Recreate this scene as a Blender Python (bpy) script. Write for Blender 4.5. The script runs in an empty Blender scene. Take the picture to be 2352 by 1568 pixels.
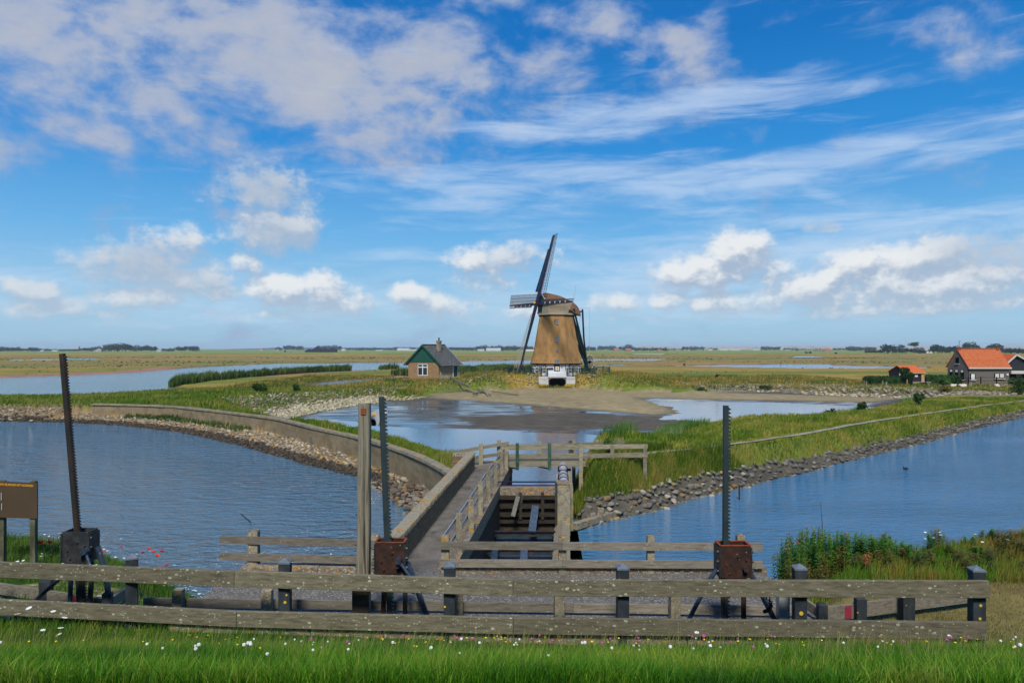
import bpy, bmesh, math, random
import numpy as np
from mathutils import Vector, Matrix, Euler
from math import radians, sin, cos, tan, pi, sqrt, atan2, atan

S = bpy.context.scene
COL = S.collection
R_ = random.Random(7)
NR = np.random.RandomState(11)

# ---------------------------------------------------------------- camera
ZC = 8.0                    # eye height above datum
F, CX, HY = 1665.0, 1176.0, 800.5   # survey of the photograph: focal length, centre and horizon in a 2352 px wide frame
cam = bpy.data.cameras.new('camera'); camo = bpy.data.objects.new('camera', cam); COL.objects.link(camo)
camo.location = (0, 0, ZC); camo.rotation_euler = (pi/2, 0, 0)
cam.sensor_width = 36.0; cam.lens = 36.0*F/2352.0; cam.shift_y = 0.00702
cam.clip_start = 0.1; cam.clip_end = 20000
S.camera = camo

def P(dx, dy, h):           # surveyed point lying h metres below the eye
    y = h*F/(dy-HY)
    return Vector(((dx-CX)/F*y, y, ZC-h))
def Q(dx, dy, D):           # surveyed point at distance D
    return Vector(((dx-CX)/F*D, D, ZC-(dy-HY)/F*D))

# ---------------------------------------------------------------- light
SUN_EL, SUN_AZ = 50.0, 184.0     # azimuth clockwise from the view direction (+y)
sl = bpy.data.lights.new('sun', 'SUN'); so = bpy.data.objects.new('sun', sl); COL.objects.link(so)
sl.energy = 3.0; sl.angle = radians(12); sl.color = (1.0, 0.95, 0.86)
sd_ = Vector((sin(radians(SUN_AZ))*cos(radians(SUN_EL)), cos(radians(SUN_AZ))*cos(radians(SUN_EL)), sin(radians(SUN_EL))))
so.rotation_euler = sd_.to_track_quat('Z', 'Y').to_euler(); so.location = (0, 0, 60)
S.view_settings.view_transform = 'Standard'; S.view_settings.look = 'None'
S.view_settings.exposure = 0.6; S.view_settings.gamma = 1.0
S.cycles.use_denoising = True
try: S.cycles.denoiser = 'OPENIMAGEDENOISE'
except Exception: pass
S.cycles.max_bounces = 6; S.cycles.diffuse_bounces = 2; S.cycles.glossy_bounces = 3
S.cycles.transmission_bounces = 3; S.cycles.volume_bounces = 0; S.cycles.transparent_max_bounces = 6
S.cycles.use_adaptive_sampling = True; S.cycles.adaptive_threshold = 0.02
S.cycles.sample_clamp_indirect = 6

# ---------------------------------------------------------------- node helper
class NT:
    def __init__(s, tree): s.t = tree; s.n = tree.nodes; s.l = tree.links
    def node(s, typ, ins=None, **kw):
        n = s.n.new(typ)
        for k, v in kw.items(): setattr(n, k, v)
        if ins:
            for k, v in ins.items(): s.put(n.inputs[k], v)
        return n
    def put(s, inp, v):
        if isinstance(v, bpy.types.NodeSocket): s.l.new(v, inp)
        elif isinstance(v, bpy.types.Node): s.l.new(v.outputs[0], inp)
        else:
            if inp.type == 'RGBA' and not isinstance(v, (int, float)) and len(v) == 3: v = (*v, 1)
            inp.default_value = v
    def math(s, op, a, b=0.0, c=0.0, clamp=False):
        return s.node('ShaderNodeMath', {0: a, 1: b, 2: c}, operation=op, use_clamp=clamp).outputs[0]
    def vmath(s, op, a, b=(0, 0, 0)):
        n = s.node('ShaderNodeVectorMath', {0: a, 1: b}, operation=op)
        return n.outputs['Value'] if op in ('LENGTH', 'DOT_PRODUCT') else n.outputs[0]
    def rng(s, v, a, b, c=0.0, d=1.0, smooth=True):
        return s.node('ShaderNodeMapRange', {0: v, 1: a, 2: b, 3: c, 4: d}, interpolation_type='SMOOTHSTEP' if smooth else 'LINEAR').outputs[0]
    def mix(s, f, a, b, mode='MIX'):
        n = s.node('ShaderNodeMix', data_type='RGBA', blend_type=mode)
        s.put(n.inputs[0], f); s.put(n.inputs[6], a); s.put(n.inputs[7], b)
        return n.outputs[2]
    def noise(s, vec, scale, detail=3.0, rough=0.5, dist=0.0):
        return s.node('ShaderNodeTexNoise', {'Vector': vec, 'Scale': scale, 'Detail': detail, 'Roughness': rough, 'Distortion': dist}).outputs[0]
    def ramp(s, f, stops):
        n = s.node('ShaderNodeValToRGB', {0: f}); cr = n.color_ramp
        while len(cr.elements) < len(stops): cr.elements.new(0.5)
        for e, (p, c) in zip(cr.elements, stops): e.position = p; e.color = (*c[:3], 1)
        return n.outputs[0]

# ---------------------------------------------------------------- sky
def build_world():
    w = bpy.data.worlds.new('World'); S.world = w; w.use_nodes = True
    T = NT(w.node_tree); T.n.clear()
    out = T.node('ShaderNodeOutputWorld'); bg = T.node('ShaderNodeBackground')
    T.l.new(bg.outputs[0], out.inputs[0])
    st = 0.1
    bg.inputs[1].default_value = st
    sky = T.node('ShaderNodeTexSky', sky_type='NISHITA', sun_disc=False, sun_elevation=radians(SUN_EL),
                 sun_rotation=radians(SUN_AZ), altitude=0, air_density=1.0, dust_density=0.6, ozone_density=2.5)
    g = T.node('ShaderNodeTexCoord').outputs['Generated']
    sep = T.node('ShaderNodeSeparateXYZ', {0: g})
    x, y, z = sep.outputs
    hyp = T.math('SQRT', T.math('ADD', T.math('MULTIPLY', x, x), T.math('MULTIPLY', y, y)))
    az = T.math('ARCTAN2', x, y)
    el = T.math('DIVIDE', z, T.math('MAXIMUM', hyp, 0.001))
    ae = T.node('ShaderNodeCombineXYZ', {0: az, 1: el, 2: 0.0}).outputs[0]
    def AE(dx, dy):
        return atan((dx-CX)/F), (HY-dy)/sqrt(F*F+(dx-CX)**2)
    # blue grade by elevation on top of the physical sky
    K = .76/st
    grade = T.ramp(el, [(0.0, (.30, .50, .64)), (.06, (.275, .50, .70)), (.15, (.12, .38, .69)), (.27, (.015, .225, .59)), (.42, (.000, .14, .46)), (.8, (.001, .10, .36))])
    grade = T.mix(1.0, grade, (K, K, K), 'MULTIPLY')
    base = T.mix(0.95, sky.outputs[0], grade)
    def blobs(vec, L, per=1.0):
        acc = None
        for i, (cx, cy, rx, ry, rot, stg) in enumerate(L):
            a, e = AE(cx, cy)
            if i % 6 == 5:      # keeps the shader's working set small
                vec = T.vmath('ADD', vec, T.node('ShaderNodeCombineXYZ', {0: T.math('MULTIPLY', acc, 1e-7), 1: 0.0, 2: 0.0}).outputs[0])
            m = T.node('ShaderNodeMapping', {'Vector': vec, 'Location': (a, e, 0), 'Rotation': (0, 0, radians(rot)), 'Scale': (rx/F, ry/F, 1)}, vector_type='TEXTURE')
            ln = T.vmath('LENGTH', m.outputs[0])
            v = T.math('MULTIPLY', T.rng(ln, 1.55, 0.15), stg)
            acc = v if acc is None else T.math('MAXIMUM', acc, v)
        return acc
    # --- high broken bank, upper left
    alto = [(250, 80, 420, 190, -8, 1.05), (620, 120, 520, 200, -16, 1.1), (40, 200, 330, 130, -10, .95), (930, 150, 270, 130, -16, 1.0), (700, 250, 300, 70, -8, .8),
            (330, 250, 380, 100, -14, .8), (120, 290, 170, 45, -18, .8), (80, 340, 140, 60, -10, .6), (980, 283, 60, 28, 0, .75), (1290, 150, 130, 110, 10, .85),
            (1350, 60, 150, 90, 0, .8), (1560, 110, 130, 60, -20, .85), (1660, 170, 160, 45, -8, .8), (1450, 140, 60, 32, 0, .7), (1820, 45, 75, 30, 10, .55),
            (2150, 75, 140, 42, -14, .65), (2020, 40, 70, 30, 0, .5), (2320, 80, 100, 70, 20, .6), (1890, 170, 50, 18, 10, .6), (1640, 60, 50, 70, 0, .55), (1290, 240, 150, 35, 0, .6),
            (1000, 60, 250, 90, -14, .75), (60, -80, 600, 200, 0, 1.0), (900, -100, 500, 120, 0, .9), (1700, -150, 500, 120, 0, .7), (-500, 100, 400, 300, 0, 1.0)]
    scaled = T.vmath('MULTIPLY', ae, (1.0, 1.5, 1.0))
    n1 = T.noise(scaled, 6.5, 8.0, .58, .3)
    n1b = T.noise(scaled, 17.0, 6.0, .58, .2)
    nn = T.math('ADD', T.math('MULTIPLY', n1, .7), T.math('MULTIPLY', n1b, .3))
    b1 = blobs(ae, alto)
    d1 = T.rng(T.math('ADD', b1, T.math('MULTIPLY', T.math('SUBTRACT', nn, .48), 4.6)), .25, 1.2)
    thick = T.rng(T.math('ADD', T.math('MULTIPLY', b1, .5), T.math('MULTIPLY', T.math('SUBTRACT', nn, .42), 2.2)), .2, 1.0)
    c1 = T.mix(thick, (.22, .33, .56), (.43, .45, .51))
    # --- cirrus sheets, upper right
    cir = [(1500, 245, 430, 42, 4, .85), (1800, 235, 330, 26, 3, .7), (1300, 300, 280, 40, 0, .8), (1750, 395, 640, 46, 6, .9), (2150, 350, 330, 32, 6, .75), (1300, 395, 420, 40, 2, .75),
           (1050, 420, 330, 42, 2, .75), (1050, 470, 330, 22, -2, .6), (1620, 455, 260, 20, 4, .6), (1050, 580, 420, 22, 5, .6), (1500, 560, 500, 30, 2, .5), (2100, 520, 420, 60, -6, .7), (1650, 487, 160, 16, -3, .6),
           (1950, 480, 200, 20, -30, .5), (1350, 520, 500, 20, 0, .4), (1900, 600, 800, 110, 0, .75), (700, 700, 900, 60, 0, .55), (1500, 700, 900, 60, 0, .6), (300, 640, 500, 60, 0, .5)]
    rotd = T.node('ShaderNodeMapping', {'Vector': ae, 'Rotation': (0, 0, radians(-5)), 'Scale': (2.2, 12.0, 1)}).outputs[0]
    n2 = T.noise(rotd, 3.2, 9.0, .62, .5)
    b2 = blobs(ae, cir)
    d2 = T.math('MULTIPLY', T.rng(T.math('ADD', b2, T.math('MULTIPLY', T.math('SUBTRACT', n2, .46), 2.2)), .16, 1.3), .60)
    c2 = (.56, .66, .80)
    # --- cumulus near the horizon
    cum = [(340, 600, 120, 48, 6, .85), (400, 560, 70, 36, 0, .8), (430, 640, 90, 40, 0, .8), (620, 440, 80, 58, -10, .85), (600, 460, 120, 26, 0, .5), (625, 525, 88, 52, 0, .95), (570, 607, 34, 20, -10, 1.0),
           (80, 668, 50, 24, 0, 1.0), (100, 705, 75, 26, 0, .8), (320, 685, 85, 26, 6, .9), (265, 722, 36, 14, 0, .7), (510, 672, 45, 15, 5, .8), (650, 668, 78, 34, 0, 1.1), (740, 665, 60, 34, 0, 1.1), (770, 700, 90, 26, 0, .8),
           (945, 682, 46, 27, 0, 1.05), (1000, 700, 100, 30, 0, .8), (1130, 600, 95, 36, 5, .85), (1220, 590, 70, 30, 0, .6), (1110, 650, 80, 24, 0, .65), (1200, 715, 50, 22, 0, .7),
           (1630, 620, 118, 40, 8, 1.15), (1690, 590, 70, 52, 10, 1.15), (1740, 565, 34, 36, 0, 1.0), (1590, 640, 75, 22, 0, 1.1), (1760, 620, 60, 28, 0, .7),
           (1420, 695, 70, 20, 0, .8), (1530, 690, 60, 22, 0, .7), (1650, 695, 75, 30, 0, 1.0), (1760, 690, 55, 25, 0, .7),
           (1890, 660, 95, 36, 8, 1.1), (1960, 620, 90, 36, 15, 1.05), (2060, 600, 100, 36, 10, 1.0), (2150, 575, 60, 30, 0, 1.0), (2060, 655, 120, 50, 0, 1.05), (2200, 640, 110, 48, 0, .95),
           (2100, 700, 180, 24, 0, 1.0), (1940, 710, 90, 22, 0, .8), (2300, 570, 95, 34, 8, .75), (1880, 520, 45, 14, 0, .5), (700, 720, 240, 14, 0, .45), (1300, 735, 300, 14, 0, .4), (230, 750, 250, 12, 0, .35)]
    def cumd(vec):
        sc = T.vmath('MULTIPLY', vec, (1.0, 1.25, 1.0))
        m = T.math('ADD', T.math('MULTIPLY', T.noise(sc, 16.0, 8.0, .60, .2), .5), T.math('MULTIPLY', T.noise(sc, 42.0, 6.0, .60, .1), .5))
        b = blobs(vec, [(a, b_, c*1.2, d*1.25, e, f) for a, b_, c, d, e, f in cum])
        return T.math('ADD', b, T.math('MULTIPLY', T.math('SUBTRACT', m, .46), 2.7)), b
    r0, b3 = cumd(ae)
    d3 = T.rng(r0, .22, 1.05)
    # shade: thicker cloud lying above a point darkens it (light comes from high left)
    up = T.vmath('ADD', ae, (-0.006, 0.016, 0.0))
    r1, _b = cumd(up)
    lit = T.rng(T.math('SUBTRACT', r0, r1), -.30, .55)
    c3 = T.mix(lit, (.34, .42, .54), (.75, .76, .76))
    grey = blobs(ae, [(340, 610, 150, 70, 0, .8), (600, 430, 130, 70, 0, .85), (625, 540, 110, 60, 0, .75), (2290, 570, 110, 50, 0, .8), (1190, 605, 90, 45, 0, .5), (120, 690, 150, 60, 0, .4), (1900, 520, 80, 20, 0, .8), (450, 650, 80, 50, 0, .6)])
    c3 = T.mix(grey, c3, (.37, .44, .54))
    farz = T.rng(el, .10, .02)
    c3 = T.mix(T.math('MULTIPLY', farz, .45), c3, (.42, .56, .66))
    d3 = T.math('MULTIPLY', T.math('MULTIPLY', d3, T.rng(el, .012, .05)), T.rng(b3, .02, .25))
    def kk(c):
        return T.mix(1.0, c, (K, K, K), 'MULTIPLY')
    o = T.mix(T.math('MULTIPLY', d1, .93), base, kk(c1))
    o = T.mix(d2, o, kk(c2))
    o = T.mix(T.math('MULTIPLY', d3, .92), o, kk(c3))
    T.l.new(o, bg.inputs[0])
    w.cycles.sampling_method = 'MANUAL'; w.cycles.sample_map_resolution = 512
build_world()
# ---------------------------------------------------------------- materials
MATS = {}
def mat(name, stops, scale=4.0, stretch=(1, 1, 1), rough=.8, bump=.0, bscale=None, spots=(), detail=5.0, coord='Object', metal=0.0, spec=.3, extra=None, bdist=.02, nrough=.6):
    m = bpy.data.materials.new(name); m.use_nodes = True; T = NT(m.node_tree)
    b = T.n['Principled BSDF']
    tc = T.node('ShaderNodeTexCoord').outputs[coord] if coord != 'World' else T.node('ShaderNodeNewGeometry').outputs['Position']
    v = T.vmath('MULTIPLY', tc, stretch)
    if len(stops) == 1: stops = [stops[0], stops[0]]
    n = T.noise(v, scale, detail, nrough, .2)
    k = len(stops)
    c = T.ramp(n, [(.3+.4*i/(k-1), s) for i, s in enumerate(stops)])
    for (col, sc, th, wid, sv) in spots:
        vv = T.vmath('MULTIPLY', tc, sv)
        f = T.rng(T.noise(vv, sc, 3.0, .5), th, th+wid)
        c = T.mix(f, c, col)
    if extra: c = extra(T, tc, c, b)
    if 'board' in name or 'concrete' in name or 'paint' in name:
        rv = T.rng(T.node('ShaderNodeObjectInfo').outputs['Random'], 0, 1, .80, 1.22, False); c = T.vmath('MULTIPLY', c, T.node('ShaderNodeCombineXYZ', {0: rv, 1: rv, 2: rv}).outputs[0])
    T.put(b.inputs['Base Color'], c)
    b.inputs['Roughness'].default_value = rough; b.inputs['Metallic'].default_value = metal
    b.inputs['Specular IOR Level'].default_value = spec
    if bump:
        n2 = T.noise(v, bscale or scale*3, 6.0, .6)
        bn = T.node('ShaderNodeBump', {'Height': n2, 'Strength': bump, 'Distance': bdist})
        T.l.new(bn.outputs[0], b.inputs['Normal'])
    MATS[name] = m
    return m
def lichen(cols, scale, th, sv=(1, 1, 1)):
    # round lichen discs: cells of a Voronoi field, only some of them taken
    def f(T, tc, c, b):
        for i, (col, r) in enumerate(cols):
            v = T.vmath('ADD', T.vmath('MULTIPLY', tc, sv), (i*7.3, i*3.1, i*1.7))
            v = T.vmath('ADD', v, T.vmath('MULTIPLY', T.node('ShaderNodeTexNoise', {'Vector': tc, 'Scale': 30.0}).outputs[1], (.03, .03, .03)))
            vo = T.node('ShaderNodeTexVoronoi', {'Vector': v, 'Scale': scale[i]})
            pick = T.math('GREATER_THAN', T.node('ShaderNodeSeparateColor', {0: vo.outputs['Color']}).outputs[0], th[i])
            rad = T.math('MULTIPLY', T.node('ShaderNodeSeparateColor', {0: vo.outputs['Color']}).outputs[1], r)
            k = T.math('MULTIPLY', pick, T.math('LESS_THAN', vo.outputs['Distance'], T.math('ADD', rad, .06)))
            c = T.mix(T.math('MULTIPLY', k, .85), c, col)
        return c
    return f
g3 = lambda a, b, c: (a, b, c)
M_rail = mat('weathered_board', [(.065, .058, .036), (.135, .12, .078), (.19, .17, .115)], 3.0, (1.0, 9, 9), .85, .35, 22, nrough=.7,
             extra=lichen([((.42, .42, .30), .30), ((.36, .37, .27), .34)], [11, 24], [.72, .80], (1, 1, 1.6)), bdist=.006)
M_rail2 = mat('grey_brown_board', [(.10, .085, .062), (.17, .15, .115), (.22, .195, .155)], 3.0, (1.2, 10, 10), .85, .3, 20,
              extra=lichen([((.40, .40, .30), .25)], [22], [.88]), bdist=.005)
M_bridgew = mat('bridge_board', [(.13, .11, .07), (.23, .20, .13), (.32, .28, .20)], 3.0, (1.2, 10, 10), .85, .3, 20, bdist=.005)
M_pole = mat('pole_wood', [(.10, .085, .055), (.21, .185, .13), (.27, .24, .175)], 2.2, (14, 14, .7), .85, .6, 9, bdist=.02,
             extra=lambda T, tc, c, b: T.mix(T.rng(T.noise(T.vmath('MULTIPLY', tc, (26, 26, .35)), 1.0, 4.0, .55), .60, .68), c, (.018, .012, .008)))
M_slate = mat('slate_paint', [(.012, .017, .020), (.022, .029, .034), (.04, .05, .055)], 6.0, (1, 1, .6), .75, .15, 40,
              extra=lichen([((.50, .34, .02), .38)], [5.5], [.86]))
M_slate_cap = mat('lead_cap', [(.08, .10, .125), (.15, .18, .22)], 9.0, rough=.55, bump=.1)
M_conc = mat('old_concrete', [(.11, .095, .06), (.20, .175, .115), (.29, .26, .18)], 5.0, rough=.9, bump=.5, bscale=45, bdist=.008,
             spots=[((.40, .37, .29), 38, .60, .05, (1, 1, 1)), ((.30, .18, .02), 5.0, .60, .1, (1, 1, 1)), ((.05, .05, .04), 30, .64, .06, (1, 1, 1))])
M_conc_orange = mat('lichen_concrete', [(.07, .06, .045), (.16, .13, .09), (.24, .21, .15)], 9.0, (1, 1, 2), .9, .6, 40, bdist=.01,
             spots=[((.36, .16, .015), 4.5, .585, .08, (1, 1.5, 3)), ((.50, .23, .03), 17, .64, .05, (1, 1, 1)), ((.42, .40, .33), 30, .60, .05, (1, 1, 1))])
M_quay = mat('quay_render', [(.15, .11, .06), (.21, .16, .09), (.27, .21, .125)], 1.2, (1, 1, 1.5), .92, .3, 30, bdist=.01,
             spots=[((.09, .08, .055), 1.1, .56, .25, (1, 1, 1.6)), ((.30, .27, .20), 9, .66, .05, (1, 1, 1))])
M_quay_cap = mat('quay_cap', [(.13, .11, .075), (.22, .19, .13), (.30, .27, .19)], 4.0, rough=.92, bump=.5, bscale=30, bdist=.02,
             spots=[((.42, .19, .03), 3.2, .60, .1, (1, 1, 1)), ((.05, .045, .035), 8, .62, .08, (1, 1, 1))])
def brick_extra(sx, sz, c1, c2, mo, rot=0.0):
    def f(T, tc, c, b):
        # run the courses along the wall: u = horizontal distance, v = height
        sp = T.node('ShaderNodeSeparateXYZ', {0: tc})
        u = T.math('ADD', T.math('MULTIPLY', sp.outputs[0], cos(rot)), T.math('MULTIPLY', sp.outputs[1], sin(rot)))
        cv = T.node('ShaderNodeCombineXYZ', {0: u, 1: sp.outputs[2], 2: 0.0}).outputs[0]
        br = T.node('ShaderNodeTexBrick', {'Vector': cv, 'Color1': (*c1, 1), 'Color2': (*c2, 1), 'Mortar': (*mo, 1), 'Scale': 1.0, 'Mortar Size': .007, 'Brick Width': sx, 'Row Height': sz, 'Bias': 0.0})
        return T.mix(.55, br.outputs[0], T.mix(1.0, br.outputs[0], T.mix(1.0, c, (4.2, 4.2, 4.2), 'MULTIPLY'), 'MULTIPLY'))
    return f
M_brick = mat('parapet_brick', [(.17, .15, .12), (.29, .26, .20), (.42, .38, .28)], 7.0, rough=.9, bump=.5, bscale=30, bdist=.01,
              extra=brick_extra(.22, .065, (.17, .115, .06), (.10, .068, .04), (.20, .18, .13), radians(86)))
M_brick_top = mat('coping_brick', [(.16, .13, .08), (.30, .26, .18), (.42, .38, .28)], 9.0, (3, 12, 1), .9, .6, 12, bdist=.02,
              spots=[((.45, .21, .03), 3.0, .60, .08, (1, 1, 1)), ((.06, .05, .035), 20, .58, .06, (1, 3, 1))])
M_sluice_brick = mat('sluice_brick', [(.10, .10, .10), (.2, .2, .2), (.3, .3, .3)], 3.0, (1, 1, .4), .85, .4, 20,
              extra=brick_extra(.22, .065, (.085, .048, .026), (.045, .028, .018), (.025, .02, .014)))
M_asph = mat('aggregate', [(.085, .078, .068), (.14, .13, .115)], 3.0, rough=.9, bump=.5, bscale=60, bdist=.01,
             extra=lambda T, tc, c, b: T.mix(T.rng(T.noise(T.vmath('MULTIPLY', tc, (1, 1, 1)), 34.0, 3.0, .6), .53, .62), T.mix(T.rng(T.noise(tc, 70.0, 2.0), .5, .58), c, (.07, .063, .055)), (.29, .27, .235)))
M_walk = mat('walkway_concrete', [(.085, .075, .062), (.135, .12, .10), (.18, .165, .14)], 2.2, rough=.92, bump=.4, bscale=50, bdist=.01,
             spots=[((.28, .26, .22), 45, .62, .05, (1, 1, 1)), ((.05, .045, .038), 1.6, .58, .2, (1, .6, 1))])
M_iron = mat('black_iron', [(.010, .011, .012), (.022, .024, .026), (.045, .042, .038)], 9.0, rough=.5, bump=.5, bscale=25, bdist=.01, spec=.5,
             spots=[((.08, .028, .012), 5, .63, .1, (1, 1, 1))])
M_iron_blue = mat('blue_black_iron', [(.010, .018, .028), (.02, .04, .07), (.035, .05, .075)], 7.0, rough=.45, bump=.3, bscale=25, bdist=.01, spec=.5,
             spots=[((.16, .17, .17), 16, .68, .05, (1, 1, 1)), ((.07, .035, .02), 6, .62, .08, (1, 1, 1))])
M_rack = mat('rack_iron', [(.008, .016, .017), (.014, .026, .028), (.028, .036, .034)], 4.0, (1, 1, .6), .55, .3, 25, bdist=.01, spec=.5,
             spots=[((.05, .032, .016), 3, .64, .12, (1, 1, .5))])
M_rack_rust = mat('rusty_rack', [(.009, .010, .010), (.018, .015, .012), (.055, .024, .012)], 2.6, (1, 1, .5), .7, .4, 25, bdist=.01)
M_rust = mat('rusty_iron', [(.012, .007, .006), (.030, .013, .009), (.060, .024, .013)], 5.0, rough=.8, bump=.6, bscale=18, bdist=.015,
             spots=[((.22, .20, .18), 22, .70, .04, (1, 1, 1)), ((.018, .012, .010), 6, .58, .1, (1, 1, 1))])
M_rust_in = mat('rust_edge', [(.12, .03, .01), (.30, .07, .015)], 9.0, rough=.8, bump=.4)
M_dark_timber = mat('black_timber', [(.012, .010, .008), (.03, .024, .017), (.05, .042, .028)], 3.0, (1, 8, 8), .6, .4, 14, bdist=.01)
M_blue_plank = mat('wet_plank', [(.025, .038, .062), (.05, .075, .115), (.09, .12, .16)], 3.0, (8, 1.2, 8), .5, .3, 12, spots=[((.2, .21, .22), 26, .68, .03, (1, 1, 1))])
M_grey_plank = mat('grey_plank', [(.06, .06, .045), (.12, .12, .09), (.17, .17, .13)], 3.0, (8, 1.2, 8), .8, .3, 12)
M_pipe = mat('galvanised_rail', [(.30, .32, .34), (.42, .44, .46)], 6.0, rough=.4, metal=.4)
M_green_post = mat('green_paint_worn', [(.012, .045, .030), (.03, .085, .055), (.10, .10, .06)], 5.0, (1, 1, .6), .75, .3, 20)
M_thatch = mat('thatch', [(.21, .113, .038), (.30, .165, .058), (.375, .215, .08)], .9, (1, 1, .55), .95, .7, 9, bdist=.08, spots=[((.12, .065, .026), 1.3, .60, .2, (1, 1, .3)), ((.31, .19, .08), 14, .60, .1, (1, 1, .25))])
M_thatch_cap = mat('cap_thatch', [(.105, .052, .026), (.15, .078, .038), (.19, .10, .05)], 1.0, rough=.95, bump=.7, bscale=10, bdist=.08)
M_white = mat('white_boards', [(.46, .47, .50), (.55, .56, .58), (.60, .61, .63)], 1.5, rough=.7, bump=.1)
M_whitefr = mat('white_frame', [(.62, .62, .62)], rough=.5)
M_dkgreen = mat('dark_green_paint', [(.003, .016, .013), (.006, .026, .02)], 3.0, rough=.5)
M_gable = mat('gable_green', [(.004, .052, .036), (.007, .075, .052)], 3.0, rough=.6)
M_stockcol = mat('sail_stock_paint', [(.012, .008, .028), (.022, .014, .05)], 3.0, rough=.5)
M_sailboard = mat('sail_board_paint', [(.006, .022, .042), (.012, .04, .065)], 3.0, rough=.55)
M_lattice_dk = mat('sail_lattice', [(.06, .045, .035), (.10, .08, .065)], 3.0, rough=.8)
M_lattice_lt = mat('pale_lattice', [(.30, .25, .17), (.42, .36, .26)], 3.0, rough=.8)  # sail bars with reflected light in the colour; also curb ring and baard
M_glass = mat('dark_glass', [(.015, .02, .025), (.035, .045, .05)], 2.0, rough=.08, spec=.6)
M_black = mat('black_opening', [(.004, .004, .008)], rough=.9, spec=.05)
M_cream = mat('cream_panel', [(.62, .56, .40)], rough=.6)
M_red = mat('red_paint', [(.45, .03, .02)], rough=.6)
M_cot_brick = mat('ochre_brick', [(.14, .13, .12), (.24, .24, .23), (.33, .33, .32)], 3.0, rough=.9, bump=.3,
              spots=[((.33, .21, .07), 1.1, .56, .2, (1, 1, 1))], extra=brick_extra(.21, .06, (.29, .17, .085), (.20, .115, .055), (.22, .165, .10)))
M_cot_grey = mat('cottage_grey', [(.19, .155, .11), (.25, .21, .155), (.29, .25, .19)], 2.0, rough=.9, bump=.3, spots=[((.14, .10, .065), 1.6, .58, .15, (1, 1, .5))])  # greyer and duller than the front wall brick; chimney too
def tile_extra(pitch, course, dark):
    def f(T, tc, c, b):
        w = T.node('ShaderNodeTexWave', {'Vector': tc, 'Scale': 2*pi/pitch/20*1.0, 'Distortion': .3}, bands_direction='X')
        w2 = T.node('ShaderNodeTexWave', {'Vector': tc, 'Scale': 2*pi/course/20, 'Distortion': .6}, bands_direction='Z', wave_profile='SAW')
        c = T.mix(T.math('MULTIPLY', w2.outputs[1], .5), c, dark)
        return T.mix(T.math('MULTIPLY', w.outputs[1], .28), c, dark)
    return f
M_slate_roof = mat('slate_tiles', [(.035, .038, .045), (.075, .078, .085), (.15, .15, .14)], 2.6, (1, 1, 2), .8, .3, 16,
              spots=[((.38, .36, .28), 5.0, .58, .05, (.6, .6, 3)), ((.20, .06, .04), 2.2, .68, .05, (1, 1, 2))], extra=tile_extra(.3, .26, (.03, .032, .04)))
M_orange = mat('orange_pantiles', [(.38, .085, .022), (.50, .125, .035), (.58, .17, .05)], 2.6, rough=.75, bump=.3,
              spots=[((.42, .22, .05), 1.4, .62, .15, (1, 1, 1))], extra=tile_extra(.24, .30, (.22, .045, .015)))
M_orange_new = mat('bright_orange_tiles', [(.55, .115, .025), (.66, .15, .035)], 2.6, rough=.7, extra=tile_extra(.24, .30, (.30, .06, .015)))
M_greywall = mat('grey_brick', [(.13, .12, .11), (.15, .14, .13), (.17, .16, .145)], 5.0, rough=.9, extra=brick_extra(.21, .06, (.17, .15, .135), (.14, .125, .11), (.16, .145, .13)))
M_plinth = mat('dark_plinth', [(.025, .028, .035), (.035, .04, .048)], 4.0, rough=.9)
M_blackwood = mat('black_boards', [(.012, .013, .017), (.022, .024, .030)], 2.0, (1, 1, 6), .8, .2, 5)
M_gutter = mat('pale_gutter', [(.48, .47, .42)], rough=.6)
M_tanpost = mat('tan_post', [(.36, .23, .11), (.44, .29, .15)], 4.0, rough=.8)
M_grey_metal = mat('grey_paint_metal', [(.34, .38, .42), (.42, .45, .48)], 6.0, rough=.5)
M_lampwhite = mat('lamp_cover', [(.62, .62, .60), (.74, .74, .71)], 6.0, rough=.4)
M_yellow = mat('yellow_sticker', [(.78, .48, .02)], rough=.5)
M_brown_board = mat('brown_panel', [(.062, .040, .021), (.075, .049, .027)], 2.0, rough=.6)
M_text = mat('orange_lettering', [(.72, .33, .02)], rough=.6)
M_signpost = mat('mossy_post', [(.035, .036, .018), (.08, .078, .042), (.16, .15, .11)], 5.0, (1, 1, .5), .9, .4, 20)
M_bird = mat('black_feathers', [(.008, .008, .012), (.018, .018, .022)], 9.0, rough=.7)
M_ropedark = mat('dark_rope', [(.02, .02, .02)], rough=.9)
M_net = mat('striped_canvas', [(.16, .16, .19), (.28, .28, .31), (.36, .36, .39)], 6.0, (30, 1, 30), .7)
M_sheep = mat('wool', [(.50, .46, .38), (.66, .62, .54)], 6.0, rough=.95, bump=.5)
M_barnroof = mat('pale_barn_roof', [(.34, .38, .42), (.44, .48, .52)], .2, rough=.6)
M_barnwall = mat('pale_barn_wall', [(.48, .46, .42), (.60, .58, .54)], .2, rough=.8)
M_farroof = mat('far_red_roof', [(.28, .085, .05), (.36, .12, .07)], .2, rough=.8)
M_farbrick = mat('far_brown_wall', [(.24, .16, .11), (.30, .21, .15)], .2, rough=.9)
M_farthatch = mat('far_thatch', [(.20, .18, .15), (.28, .25, .21)], .2, rough=.9)
M_darkshed = mat('tarred_boards', [(.010, .010, .018), (.02, .02, .03)], .3, rough=.8)
M_peach = mat('orange_lichen_disc', [(.55, .36, .03)], rough=.9)

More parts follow.
